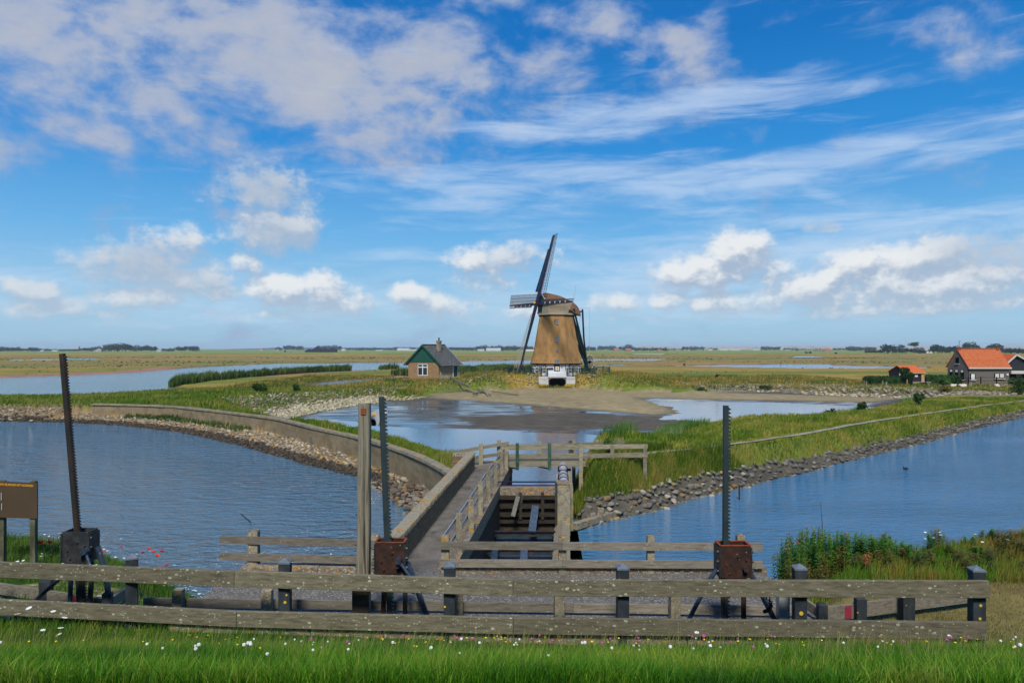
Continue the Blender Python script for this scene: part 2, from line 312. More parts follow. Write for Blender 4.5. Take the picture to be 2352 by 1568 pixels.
def leafmat(name, stops, scale=.5, trans=.35, coord='World', rough=.6):
    m = bpy.data.materials.new(name); m.use_nodes = True; T = NT(m.node_tree)
    b = T.n['Principled BSDF']; out = T.n['Material Output']
    g = T.node('ShaderNodeNewGeometry')
    v = g.outputs['Position'] if coord == 'World' else T.node('ShaderNodeTexCoord').outputs[coord]
    n = T.noise(v, scale, 4.0, .6)
    k = len(stops)
    rnd = T.node('ShaderNodeObjectInfo').outputs['Random']
    f = T.math('ADD', n, T.math('MULTIPLY', T.math('SUBTRACT', rnd, .5), .12))
    c = T.ramp(f, [(.3+.4*i/(k-1), s) for i, s in enumerate(stops)])
    T.put(b.inputs['Base Color'], c); b.inputs['Roughness'].default_value = rough; b.inputs['Specular IOR Level'].default_value = .2
    tr = T.node('ShaderNodeBsdfTranslucent', {'Color': c})
    mx = T.node('ShaderNodeMixShader', {0: trans, 1: b.outputs[0], 2: tr.outputs[0]})
    T.l.new(mx.outputs[0], out.inputs[0])
    return m
M_tree = leafmat('tree_leaves', [(.016, .034, .014), (.032, .060, .020), (.06, .10, .035)], .08)
M_tree_far = leafmat('far_tree_leaves', [(.022, .042, .022), (.035, .06, .028), (.06, .09, .04)], .03)
M_hedge = leafmat('hedge_leaves', [(.014, .038, .008), (.03, .075, .014), (.055, .115, .025)], 1.0)
M_bush = leafmat('bush_leaves', [(.03, .09, .012), (.07, .16, .025), (.11, .22, .04)], 1.5)
M_will = leafmat('willowherb_leaves', [(.05, .14, .012), (.10, .26, .022), (.19, .36, .05)], 3.0)
M_will_br = leafmat('dry_weed_leaves', [(.07, .09, .015), (.15, .13, .03), (.26, .15, .04)], 2.0)
M_pinkfl = mat('pink_petals', [(.42, .07, .26), (.55, .12, .36)], 9.0, rough=.7)
M_whitefl = mat('white_petals', [(.72, .74, .72), (.80, .81, .78)], 9.0, rough=.7)
M_yellowfl = mat('yellow_petals', [(.78, .55, .02), (.85, .66, .04)], 9.0, rough=.6)
M_poppyfl = mat('red_petals', [(.62, .012, .006), (.75, .03, .01)], 9.0, rough=.6)
M_stem = mat('green_stem', [(.06, .12, .03), (.12, .16, .05)], 9.0, rough=.7)
M_bark = mat('tree_bark', [(.05, .04, .03), (.10, .085, .06)], 2.0, rough=.9)
M_orangeplant = mat('orange_plant', [(.40, .10, .03), (.55, .17, .06)], 9.0, rough=.8)

def vcolmat(name, trans=0.0, rough=.8, nscale=0.0, wet=False, bump=0.0):
    m = bpy.data.materials.new(name); m.use_nodes = True; T = NT(m.node_tree)
    b = T.n['Principled BSDF']; out = T.n['Material Output']
    a = T.node('ShaderNodeAttribute', attribute_name='tint')
    c = a.outputs['Color']
    pos = T.node('ShaderNodeNewGeometry').outputs['Position']
    if nscale:
        n = T.noise(pos, nscale, 6.0, .65)
        k = T.rng(n, .25, .75, .62, 1.38, False)
        n3 = T.noise(T.vmath('MULTIPLY', pos, (1, .35, 1)), nscale*.13, 5.0, .65)
        k = T.math('MULTIPLY', k, T.rng(n3, .25, .75, .82, 1.18, False))
        c = T.vmath('MULTIPLY', c, T.node('ShaderNodeCombineXYZ', {0: k, 1: k, 2: k}).outputs[0])
    T.put(b.inputs['Base Color'], c); b.inputs['Roughness'].default_value = rough; b.inputs['Specular IOR Level'].default_value = .2
    if wet:
        wv = a.outputs['Alpha']
        nw = T.noise(T.vmath('MULTIPLY', pos, (.35, 1.6, 1)), .9, 7.0, .62)
        wf = T.rng(T.math('ADD', wv, T.math('MULTIPLY', T.math('SUBTRACT', nw, .5), 1.1)), .38, .72)
        T.put(b.inputs['Roughness'], T.rng(wf, 0, 1, .85, .06, False))
        T.put(b.inputs['Specular IOR Level'], T.rng(wf, 0, 1, .15, .62, False))
        c = T.mix(T.math('MULTIPLY', wf, .5), c, (.035, .035, .033)); T.put(b.inputs['Base Color'], c)
    if bump:
        n2 = T.noise(pos, nscale*1.5, 6.0, .7)
        bb = T.node('ShaderNodeBump', {'Height': n2, 'Strength': bump, 'Distance': .05}); T.l.new(bb.outputs[0], b.inputs['Normal'])
    if trans:
        tr = T.node('ShaderNodeBsdfTranslucent', {'Color': c})
        mx = T.node('ShaderNodeMixShader', {0: trans, 1: b.outputs[0], 2: tr.outputs[0]}); T.l.new(mx.outputs[0], out.inputs[0])
    return m
M_blade = vcolmat('grass_blades', trans=.35, rough=.55)
M_ground = vcolmat('meadow_ground', rough=.95, nscale=1.4, bump=.6)
M_mud = vcolmat('tidal_mud', nscale=.9, wet=True)
M_stone = vcolmat('rubble_stone', rough=.85, nscale=7.0, bump=.5)

def watermat(name, deep, wscale, wstr, rough=.06, stretch=(1, 1.0, 1), rot=0.0, patch=.6, dist=.55):
    m = bpy.data.materials.new(name); m.use_nodes = True; T = NT(m.node_tree)
    b = T.n['Principled BSDF']
    pos = T.node('ShaderNodeNewGeometry').outputs['Position']
    mp = T.node('ShaderNodeMapping', {'Vector': pos, 'Rotation': (0, 0, radians(rot)), 'Scale': stretch}).outputs[0]
    n1 = T.noise(mp, wscale, 3.0, .55, .35)
    n2 = T.noise(mp, wscale*3.1, 3.0, .6, .2)
    n3 = T.noise(T.vmath('MULTIPLY', mp, (.5, .9, 1)), wscale*.07, 4.0, .6)
    h = T.math('ADD', T.math('MULTIPLY', T.math('POWER', n1, 1.6), .72), T.math('MULTIPLY', n2, .22))
    st = T.rng(n3, .3, .68, wstr*(1-patch), wstr)
    bp = T.node('ShaderNodeBump', {'Height': h, 'Distance': dist/wscale}); T.put(bp.inputs['Strength'], st)
    T.l.new(bp.outputs[0], b.inputs['Normal'])
    T.put(b.inputs['Base Color'], (*deep, 1)); b.inputs['Roughness'].default_value = rough
    b.inputs['IOR'].default_value = 1.33; b.inputs['Specular IOR Level'].default_value = .5
    return m
M_waterL = watermat('basin_water', (.085, .17, .25), 1.35, .9, .05, (1, 2.1, 1), 12, .35, 1.9)
M_waterR = watermat('canal_water', (.055, .165, .29), 1.9, .7, .04, (1, 2.2, 1), -10, .7, 1.4)
M_waterLake = watermat('lake_water', (.12, .19, .21), 1.1, .8, .12, (1, 1.4, 1), 8, .5, 1.0)
M_waterFar = watermat('far_pool_water', (.03, .07, .16), 1.3, .4, .08)
M_waterPond = watermat('pond_water', (.12, .165, .22), 2.5, .06, .03, (1, 1.5, 1), 0, .3)
M_waterS = watermat('sluice_water', (.025, .055, .085), 4.5, .28, .03, (1, 1.6, 1), 0, .6)

# ---------------------------------------------------------------- mesh builder
ORG = {}
def setp(o, label=None, cat=None, group=None, kind=None):
    if label: o['label'] = label
    if cat: o['category'] = cat
    if group: o['group'] = group
    if kind: o['kind'] = kind
def thing(name, label, cat, loc=(0, 0, 0), group=None, rz=0.0):
    o = bpy.data.objects.new(name, None); COL.objects.link(o); o.location = loc; o.rotation_euler = (0, 0, rz)
    o.empty_display_size = .2
    setp(o, label, cat, group); ORG[o.name] = Vector(loc)
    return o
class MB:
    def __init__(s): s.v = []; s.f = []; s.mi = []; s.cur = 0
    def add(s, vs, fs):
        b = len(s.v); s.v += [tuple(v) for v in vs]; s.f += [tuple(b+i for i in f) for f in fs]; s.mi += [s.cur]*len(fs)
        return s
    def box(s, c, sz, rz=0.0, rot=None, taper=1.0):
        a, b, h = sz[0]/2, sz[1]/2, sz[2]/2
        m = rot if rot is not None else Matrix.Rotation(rz, 3, 'Z')
        vs = []
        for k, (zz, t) in enumerate(((-h, 1.0), (h, taper))):
            for (x, y) in ((-a, -b), (a, -b), (a, b), (-a, b)): vs.append(Vector(c)+m @ Vector((x*t, y*t, zz)))
        return s.add(vs, [(3, 2, 1, 0), (4, 5, 6, 7), (0, 1, 5, 4), (1, 2, 6, 5), (2, 3, 7, 6), (3, 0, 4, 7)])
    def bar(s, p, q, w, t, up=(0, 0, 1), w2=None, t2=None):
        # rectangular bar from p to q; w along 'up', t across
        p, q = Vector(p), Vector(q); d = (q-p).normalized(); u = Vector(up)
        if abs(d.dot(u)) > .97: u = Vector((0, 1, 0))
        sd = d.cross(u).normalized(); u2 = sd.cross(d).normalized()
        w2 = w if w2 is None else w2; t2 = t if t2 is None else t2
        vs = []
        for (c, ww, tt) in ((p, w, t), (q, w2, t2)):
            for (i, j) in ((-1, -1), (1, -1), (1, 1), (-1, 1)): vs.append(c+sd*(i*tt/2)+u2*(j*ww/2))
        return s.add(vs, [(3, 2, 1, 0), (4, 5, 6, 7), (0, 1, 5, 4), (1, 2, 6, 5), (2, 3, 7, 6), (3, 0, 4, 7)])
    def tube(s, pts, rs, n=8, caps=True):
        pts = [Vector(p) for p in pts]
        if not isinstance(rs, (list, tuple)): rs = [rs]*len(pts)
        rings = []; u = None; b0 = len(s.v); vs = []
        for i, p in enumerate(pts):
            d = (pts[min(i+1, len(pts)-1)]-pts[max(i-1, 0)]).normalized()
            if u is None:
                u = Vector((1, 0, 0)) if abs(d.x) < .9 else Vector((0, 1, 0))
            u = (u-d*u.dot(d)).normalized(); w = d.cross(u)
            for k in range(n):
                a = 2*pi*k/n; vs.append(p+(u*cos(a)+w*sin(a))*rs[i])
        fs = []
        for i in range(len(pts)-1):
            for k in range(n):
                k2 = (k+1) % n; fs.append((i*n+k, i*n+k2, (i+1)*n+k2, (i+1)*n+k))
        if caps:
            fs.append(tuple(reversed(range(n)))); fs.append(tuple((len(pts)-1)*n+k for k in range(n)))
        return s.add(vs, fs)
    def prism(s, poly, v0, ex):
        # polygon of 3D points extruded by vector ex
        n = len(poly); ex = Vector(ex); o = Vector(v0)
        vs = [o+Vector(p) for p in poly]+[o+Vector(p)+ex for p in poly]
        fs = [tuple(reversed(range(n))), tuple(range(n, 2*n))]+[(i, (i+1) % n, n+(i+1) % n, n+i) for i in range(n)]
        return s.add(vs, fs)
    def loft(s, rings, caps=True, closed=True):
        n = len(rings[0]); vs = [p for r in rings for p in r]; fs = []
        for i in range(len(rings)-1):
            for k in range(n if closed else n-1):
                k2 = (k+1) % n; fs.append((i*n+k, i*n+k2, (i+1)*n+k2, (i+1)*n+k))
        if caps: fs += [tuple(reversed(range(n))), tuple((len(rings)-1)*n+k for k in range(n))]
        return s.add(vs, fs)
    def build(s, name, m, parent=None, origin=None, smooth=False, fixn=True, bevel=0.0):
        if not s.v: return None
        V = np.array(s.v, dtype=float)
        if parent is not None:
            po = ORG.get(parent.name, Vector((0, 0, 0))); org = Vector((0, 0, 0)); off = np.array(po)
        else:
            org = Vector(origin) if origin is not None else Vector((V[:, 0].mean(), V[:, 1].mean(), V[:, 2].min())); off = np.array(org)
        me = bpy.data.meshes.new(name); me.from_pydata((V-off).tolist(), [], s.f)
        for mm in (m if isinstance(m, (list, tuple)) else [m]): me.materials.append(mm)
        if isinstance(m, (list, tuple)): me.polygons.foreach_set('material_index', s.mi)
        if fixn:
            bm = bmesh.new(); bm.from_mesh(me); bmesh.ops.recalc_face_normals(bm, faces=bm.faces)
            if bevel: bmesh.ops.bevel(bm, geom=list(bm.edges), offset=bevel, segments=1, affect='EDGES', clamp_overlap=True)
            bm.to_mesh(me); bm.free()
        if smooth:
            me.polygons.foreach_set('use_smooth', [True]*len(me.polygons))
        me.update()
        o = bpy.data.objects.new(name, me); COL.objects.link(o); o.location = org
        if parent is not None: o.parent = parent; ORG[o.name] = ORG.get(parent.name, Vector((0, 0, 0)))
        else: ORG[o.name] = Vector(org)
        return o
def copy_tree(o, loc=None, rz=None, scale=None, label=None, parent=None):
    c = o.copy(); COL.objects.link(c); c.parent = parent
    for ch in [k for k in KIDS.get(o.name, [])]: copy_tree(ch, parent=c)
    if loc is not None: c.location = loc
    if rz is not None: c.rotation_euler = (0, 0, rz)
    if scale is not None: c.scale = scale if hasattr(scale, '__len__') else (scale,)*3
    if label: c['label'] = label
    return c
KIDS = {}
def reg(o):
    KIDS[o.name] = [k for k in bpy.data.objects if k.parent == o]
    for k in KIDS[o.name]: reg(k)
    return o
def lerp(a, b, t): return a+(b-a)*t
def big_mesh(name, V, Fc, m, tint=None, alpha=None, smooth=False, ngon=4):
    # V (N,3), Fc (M,ngon) numpy; tint per vertex (N,3)
    me = bpy.data.meshes.new(name); me.vertices.add(len(V)); me.vertices.foreach_set('co', V.astype(np.float32).ravel())
    me.loops.add(Fc.size); me.loops.foreach_set('vertex_index', Fc.astype(np.int32).ravel())
    me.polygons.add(len(Fc)); me.polygons.foreach_set('loop_start', np.arange(0, Fc.size, ngon, dtype=np.int32))
    me.update(calc_edges=True); me.validate()
    if smooth: me.polygons.foreach_set('use_smooth', np.ones(len(me.polygons), dtype=bool))
    if tint is not None:
        at = me.attributes.new('tint', 'FLOAT_COLOR', 'POINT')
        A = np.ones((len(V), 4), dtype=np.float32); A[:, :3] = tint
        if alpha is not None: A[:, 3] = alpha
        at.data.foreach_set('color', A.ravel())
    me.materials.append(m)
    o = bpy.data.objects.new(name, me); COL.objects.link(o)
    return o
# ---------------------------------------------------------------- numpy noise and distance fields
def _h(ix, iy, seed):
    n = (ix.astype(np.int64)*374761393 + iy.astype(np.int64)*668265263 + seed*1442695041) & 0x7fffffff
    n = (n ^ (n >> 13))*1274126177 & 0x7fffffff
    return ((n ^ (n >> 16)) & 0xffff)/65535.0
def vn(x, y, seed=0):
    ix, iy = np.floor(x), np.floor(y); fx, fy = x-ix, y-iy
    fx = fx*fx*(3-2*fx); fy = fy*fy*(3-2*fy)
    a, b, c, d = _h(ix, iy, seed), _h(ix+1, iy, seed), _h(ix, iy+1, seed), _h(ix+1, iy+1, seed)
    return (a*(1-fx)+b*fx)*(1-fy)+(c*(1-fx)+d*fx)*fy
def fbm(x, y, o=4, seed=0):
    s = 0; a = .5; t = 0
    for i in range(o): s = s+a*vn(x*2**i+i*17.3, y*2**i-i*9.1, seed+i); t += a; a *= .55
    return s/t
def sdp(x, y, poly):
    # signed distance to polygon, negative inside
    d = np.full(x.shape, 1e9); ins = np.zeros(x.shape, bool); n = len(poly)
    for i in range(n):
        ax, ay = poly[i][0], poly[i][1]; bx, by = poly[(i+1) % n][0], poly[(i+1) % n][1]
        ex, ey = bx-ax, by-ay; L = ex*ex+ey*ey+1e-12
        t = np.clip(((x-ax)*ex+(y-ay)*ey)/L, 0, 1)
        d = np.minimum(d, (x-ax-t*ex)**2+(y-ay-t*ey)**2)
        if ay != by:
            c = ((ay > y) != (by > y)) & (x < (bx-ax)*(y-ay)/(by-ay)+ax)
            ins ^= c
    return np.where(ins, -np.sqrt(d), np.sqrt(d))
def dline(x, y, pts):
    d = np.full(np.shape(x), 1e9)
    for (a, b) in zip(pts[:-1], pts[1:]):
        ex, ey = b[0]-a[0], b[1]-a[1]; t = np.clip(((x-a[0])*ex+(y-a[1])*ey)/(ex*ex+ey*ey+1e-12), 0, 1)
        d = np.minimum(d, (x-a[0]-t*ex)**2+(y-a[1]-t*ey)**2)
    return np.sqrt(d)
def sst(a, b, v):
    t = np.clip((v-a)/(b-a), 0, 1); return t*t*(3-2*t)
def XY(L, h): return [(P(a, b, h).x, P(a, b, h).y) for a, b in L]

# ---------------------------------------------------------------- plan of the place
Z_W, Z_POND, Z_LAKE, Z_TOP = 1.9, 1.2, 1.7, 3.4
far_left_line = XY([(946, 1182), (933, 1171), (878, 1129.6), (823, 1095), (713, 1069), (632, 1045.8), (549.5, 1022.5), (412, 992), (275, 977), (145.6, 970), (0, 967.5)], 6.1)
BASIN = [(-120, 32), (-40, 25.5), (-20, 22.2), (-12.8, 20.0), (-9.6, 18.9), (-7.4, 17.3), (-6.1, 15.7), (-5.7, 14.9), (-2.5, 14.9), (-2.2, 20), (-1.95, 23.2), (-3.0, 25.2)]+far_left_line+[(-60, 64), (-130, 70)]
WALLPTS = XY([(1035, 1083), (935, 1035), (820, 1000), (740, 985), (640, 960), (520, 945), (390, 930), (300, 927), (215, 925)], 4.6)
WALLPTS[0] = (-2.05, 26.3); WALLPTS.insert(1, (-3.2, 29.6))
right_line = XY([(1313, 1215), (1384, 1198), (1508, 1172), (1590, 1143), (1660, 1130), (1780, 1099), (1838, 1088), (1917, 1066), (2027, 1039), (2110, 1020), (2220, 989.5), (2352, 956.5)], 6.1)
CANAL = [(1.25, 14.9), (5.0, 14.9), (5.9, 16.3), (7.5, 17.5), (10, 18.6), (14, 20.2), (40, 28), (140, 62), (140, 140)]+[(75, 92)]+right_line[::-1]+[(1.9, 24.0), (1.2, 18)]
PATHPTS = [(7.3, 32.0)]+XY([(1640, 1035)], 4.8)+XY([(1780, 1010)], 4.9)+XY([(1945, 980), (2055, 961.7), (2165, 942.5), (2352, 909.8)], 5.0)+[(80, 98), (100, 118)]
PATHPTS = [(3.6, 29.3), (5.4, 30.4)]+PATHPTS
TONGUE = [(1.9, 24.8), (2.1, 30), (3.2, 37)]
POND = XY([(645, 946), (700, 936), (780, 925), (858, 914), (877, 918), (930, 921), (982, 913), (988, 906), (1056, 899), (1150, 898), (1205, 893), (1345, 893), (1426, 900), (1590, 902), (1780, 902), (1917, 910), (2066, 917), (2110, 926), (2000, 945.5), (1876, 973), (1780, 988), (1660, 992), (1535, 995), (1500, 1020), (1486, 1040)], 6.8) + TONGUE[::-1] + [(-.25, 24.8), (.1, 29), (-.9, 31), (-2.3, 31.7), (-4.2, 35), (-7.2, 40.2), (-11.6, 45), (-17.9, 52), (-21.5, 60)]
LAKES = [
 XY([(0, 867), (146, 862.5), (316, 855), (440, 844), (632, 835), (933, 833), (1054, 830), (1221, 827.5), (1330, 825), (1450, 824.7), (1533, 825.5), (1500, 828.5), (1330, 830), (1221, 835.6), (1150, 837), (1082, 842), (1054, 839.7), (933, 848), (823, 851), (713, 857.6), (603, 864.5), (440, 878), (396, 886), (400, 901), (330, 905), (200, 920), (0, 925)], 6.3)+[(-130, 84), (-400, 90), (-400, 200)],
 XY([(1030, 858), (1054, 856.5), (1207, 848), (1330, 840), (1444, 837.3), (1444, 839), (1330, 843.5), (1207, 852.5), (1054, 864), (1020, 868), (960, 873), (850, 883), (765, 890), (705, 890.5), (700, 884), (765, 876), (900, 868)], 6.3),
 XY([(1541, 841), (1650, 838), (1838, 836), (1912, 836.4), (1905, 838.6), (2068, 841.7), (2130, 843), (2130, 847.5), (2068, 846.7), (1838, 847), (1700, 844)], 6.3),
 XY([(1818, 819.5), (1835, 817.6), (1903, 819.5), (1870, 821.3), (1822, 821.4)], 6.3),
 XY([(22, 826.8), (110, 824.6), (228, 823.2), (229, 825.2), (120, 827.8), (22, 828.6)], 6.3),
 XY([(1444, 812.8), (1580, 813.2), (1500, 814.4)], 6.3),
 XY([(1770, 816.2), (1820, 816.4), (1795, 817.3)], 6.3),
]
PW_RIGHT = XY([(1455, 917.5), (1618, 920.8), (1838, 925), (2030, 935), (2040, 941), (1900, 985), (1755, 983), (1659, 973), (1590, 965), (1500, 965), (1508, 956.5), (1549, 948), (1530, 934.6)], 6.8)
PW_NEAR = XY([(600, 952), (760, 962), (880, 976), (1020, 981), (1160, 985), (1300, 992), (1440, 1002), (1500, 1012)], 6.8)+[(10, 46), (3.3, 37), (2.2, 30), (2.0, 24), (-.5, 24), (-3, 31), (-12, 44), (-24, 60)]
SAND = XY([(985, 905), (1166, 896), (1300, 888), (1426, 898), (1600, 901), (2080, 916), (2000, 925), (1838, 921), (1618, 917.5), (1461, 914), (1530, 932), (1550, 946), (1500, 952), (1400, 946), (1300, 938), (1150, 926), (990, 915)], 6.8)
BAND = XY([(1080, 962), (1300, 954), (1500, 957), (1640, 978), (1560, 992), (1400, 984), (1250, 983), (1120, 978)], 6.8)
ROCKS_BACK_L = XY([(510, 936), (640, 917), (760, 905), (860, 893), (930, 893), (870, 913), (780, 924), (650, 945)], 6.1)

PLAT = [(-5.75, 12.35), (-5.75, 15.3), (5.2, 15.3), (5.2, 11.45)]
def height(x, y):
    x = np.asarray(x, float); y = np.asarray(y, float)
    pl = 2.0+1.4*(1-sst(45, 115, y))
    pl = pl-.35*sst(3, 14, x)*sst(28, 45, y)*(1-sst(70, 110, y))
    mill = np.hypot(x-8.1, (y-133)); pl = np.maximum(pl, 2.0+1.45*(1-sst(14, 26, mill)))
    cot = np.hypot((x+14.2)*.9, y-128); pl = np.maximum(pl, 2.0+.62*(1-sst(8, 22, cot)))
    pl = np.where(y > 60, pl+.28*(fbm(x*.06, y*.05, 3, 5)-.5)*sst(60, 90, y), pl)
    pl = pl+.12*np.exp(-((x-5.5)**2+(y-29.5)**2)/18.0)*(x > 2)
    pl = pl+.10*(fbm(x*.5, y*.5, 3, 9)-.5)
    # sea dyke the photographer stands on
    slope = 6.35-.384*(np.maximum(y, 3.4)-3.4)
    pl = np.where(y < 16, np.maximum(slope, 3.30+.04*(fbm(x*1.3, y*1.3, 2, 3)-.5)), pl)
    sb = sdp(x, y, BASIN); sc = sdp(x, y, CANAL); sp = sdp(x, y, POND)
    sl = np.minimum.reduce([sdp(x, y, L) for L in LAKES])
    # stone apron between basin and quay wall
    wp = WALLPTS
    front = sdp(x, y, [(-2.0, 24.5)]+list(wp)+[(-36, 64), (-60, 40), (-10, 20)]) < 0
    zb = np.where(front & (y > 23.5), Z_W+.21*sb, Z_W+.75*sb)
    zb = np.where((y > 55) & ~front & (sb > 0), Z_W+.42*sb, zb)
    zb = np.where(sb < 0, Z_W+np.maximum(.6*sb, -1.4), zb)
    zc = np.where(sc > 0, Z_W+(.80+.6*(1-sst(30, 42, y))*(y > 20))*sc, Z_W+np.maximum(.6*sc, -1.4))
    nearp = (x < 0) & (y < 54)
    ks = np.where(nearp, 3.0, np.where(y < 40, 2.0, .30+.5*(np.abs(x-8) < 22)*(y > 112)))
    zp = np.where(sp > 0, Z_POND+ks*sp, 0)
    zl = np.where(sl > 0, Z_LAKE+.22*sl, Z_LAKE+np.maximum(.4*sl, -.8))
    z = np.minimum(np.minimum(pl, zb), zc)
    z = np.minimum(z, np.where(sp > 0, zp, 9))
    z = np.where(y > 70, np.minimum(z, zl), z)
    # mud
    w1 = sdp(x, y, PW_RIGHT); w2 = sdp(x, y, PW_NEAR)
    m = np.minimum(w1, w2)
    mz = Z_POND+np.clip(m*.022, -.2, .10)+.05*(fbm(x*.12, y*.45, 4, 21)-.5)+.02*(fbm(x*1.1, y*1.8, 3, 22)-.5)+.012
    mz = np.where(y < 42, Z_POND-.4, mz)
    z = np.where(sp <= 0, np.minimum(mz, Z_POND+.16), z)
    # cut-outs below built things
    pf = sdp(x, y, PLAT); z = np.where(pf < 0, np.minimum(z, 3.15), z)
    ch = sdp(x, y, [(-2.5, 14.5), (1.9, 14.5), (2.35, 24.6), (2.2, 29), (-1.7, 29), (-2.2, 24)]); z = np.where(ch < .05, np.minimum(z, .9), z)
    tn = sdp(x, y, [(4.55, 112), (11.3, 112), (11.3, 128.0), (9.65, 128.0), (9.65, 137), (6.3, 137), (6.3, 128.0), (4.55, 128.0)]); z = np.where(tn < 0, np.minimum(z, np.where(y < 128, 1.30, 1.1)), z)
    return z, dict(sb=sb, sc=sc, sp=sp, sl=sl, front=front, ch=ch)

def colour(x, y, z, q):
    """what grows or lies on each spot: ground tint and wetness"""
    G = lambda r, g, b: np.array([r, g, b])
    n1 = fbm(x*.010, y*.028, 4, 31); n2 = fbm(x*.05, y*.12, 4, 32); n3 = fbm(x*.6, y*.6, 4, 33)
    tan_ = sst(.40, .60, .55*n1+.3*n2+.15*n3+.03)[..., None]
    far = G(.115, .150, .018)*(1-tan_)+G(.30, .19, .035)*tan_
    # field strips near the horizon
    yy = np.asarray(y)[..., None]
    far = np.where(yy > 900, G(.17, .22, .04), far)
    brown = sst(190, 260, yy)*(1-sst(480, 700, yy))*sst(.3, .5, n2)[..., None]
    far = far*(1-.55*brown)+G(.21, .145, .06)*.55*brown
    near = G(.09, .135, .018)*(1-n3[..., None])+G(.16, .15, .035)*n3[..., None]
    t = sst(45, 95, yy)
    c = near*(1-t)+far*t
    lawn = G(.035, .075, .012)
    c = np.where(yy < 16.5, lawn*(.7+.6*n3[..., None]), c)
    dry = (sst(3.5, 6.5, x)*sst(10.9, 12.3, y)*(1-sst(14, 16.5, y)))[..., None]
    c = c*(1-dry)+G(.17, .14, .045)*dry
    # banks
    sb, sc, sp, sl = q['sb'], q['sc'], q['sp'], q['sl']
    apron = ((q['front'] & (sb > -2) & (y > 22.5)) | ((sb > -2) & (sb < 3.0) & (y > 45)))[..., None]
    c = np.where(apron, np.where(sb[..., None] < .8, G(.06, .045, .03), G(.20, .14, .07))*(.6+.8*n3[..., None]), c)
    rb = ((sc < .52) & (sc > -2) & (y > 22))[..., None]; c = np.where(rb, G(.085, .075, .055)*(.6+.8*n3[..., None]), c)
    inw = ((sb < 0) | (sc < 0) | (sl < 0))[..., None]; c = np.where(inw, G(.06, .055, .04), c)
    shore = sst(1.8, 0.3, sl)[..., None]*(yy > 70); 
    c = c*(1-shore)+(G(.10, .075, .045))*shore
    beach = (sst(9, 3, sl)*sst(-250, -60, -np.abs(x+70))*sst(150, 158, y)*(1-sst(215, 240, y))*(x < -20))[..., None]
    c = c*(1-beach)+G(.28, .15, .10)*beach
    rk = sdp(x, y, [(a, b) for a, b in ROCKS_BACK_L]); rkm = sst(1.5, -1.5, rk)[..., None]
    c = c*(1-rkm)+G(.17, .15, .115)*rkm
    rr = (sst(15, 12, sp)*(sp > 0)*sst(26, 34, x+.0*y)*sst(85, 92, y)*(1-sst(75, 85, x)))[..., None]
    c = c*(1-rr)+G(.18, .16, .125)*rr
    # mud
    ds = sdp(x, y, SAND); db = sdp(x, y, BAND)
    sand = sst(1.6, -1.6, ds+2.5*(n3-.5))[..., None]
    mudc = G(.085, .072, .052)*(1-sand)+G(.26, .205, .105)*sand
    wet = .62+.28*(fbm(x*.09, y*.5, 3, 77)-.5)
    wet = wet*(1-sand[..., 0])+.0
    bandm = sst(2.5, -2.5, db+4*(n2-.5)); wet = wet*(1-.75*bandm)
    edge = sst(4, 0, -sp)*(y > 60); wet = wet*(1-.8*edge)
    inp = (sp <= 0)
    c = np.where(inp[..., None], mudc*(.85+.3*n3[..., None]), c)
    return c, np.where(inp, wet, 0)

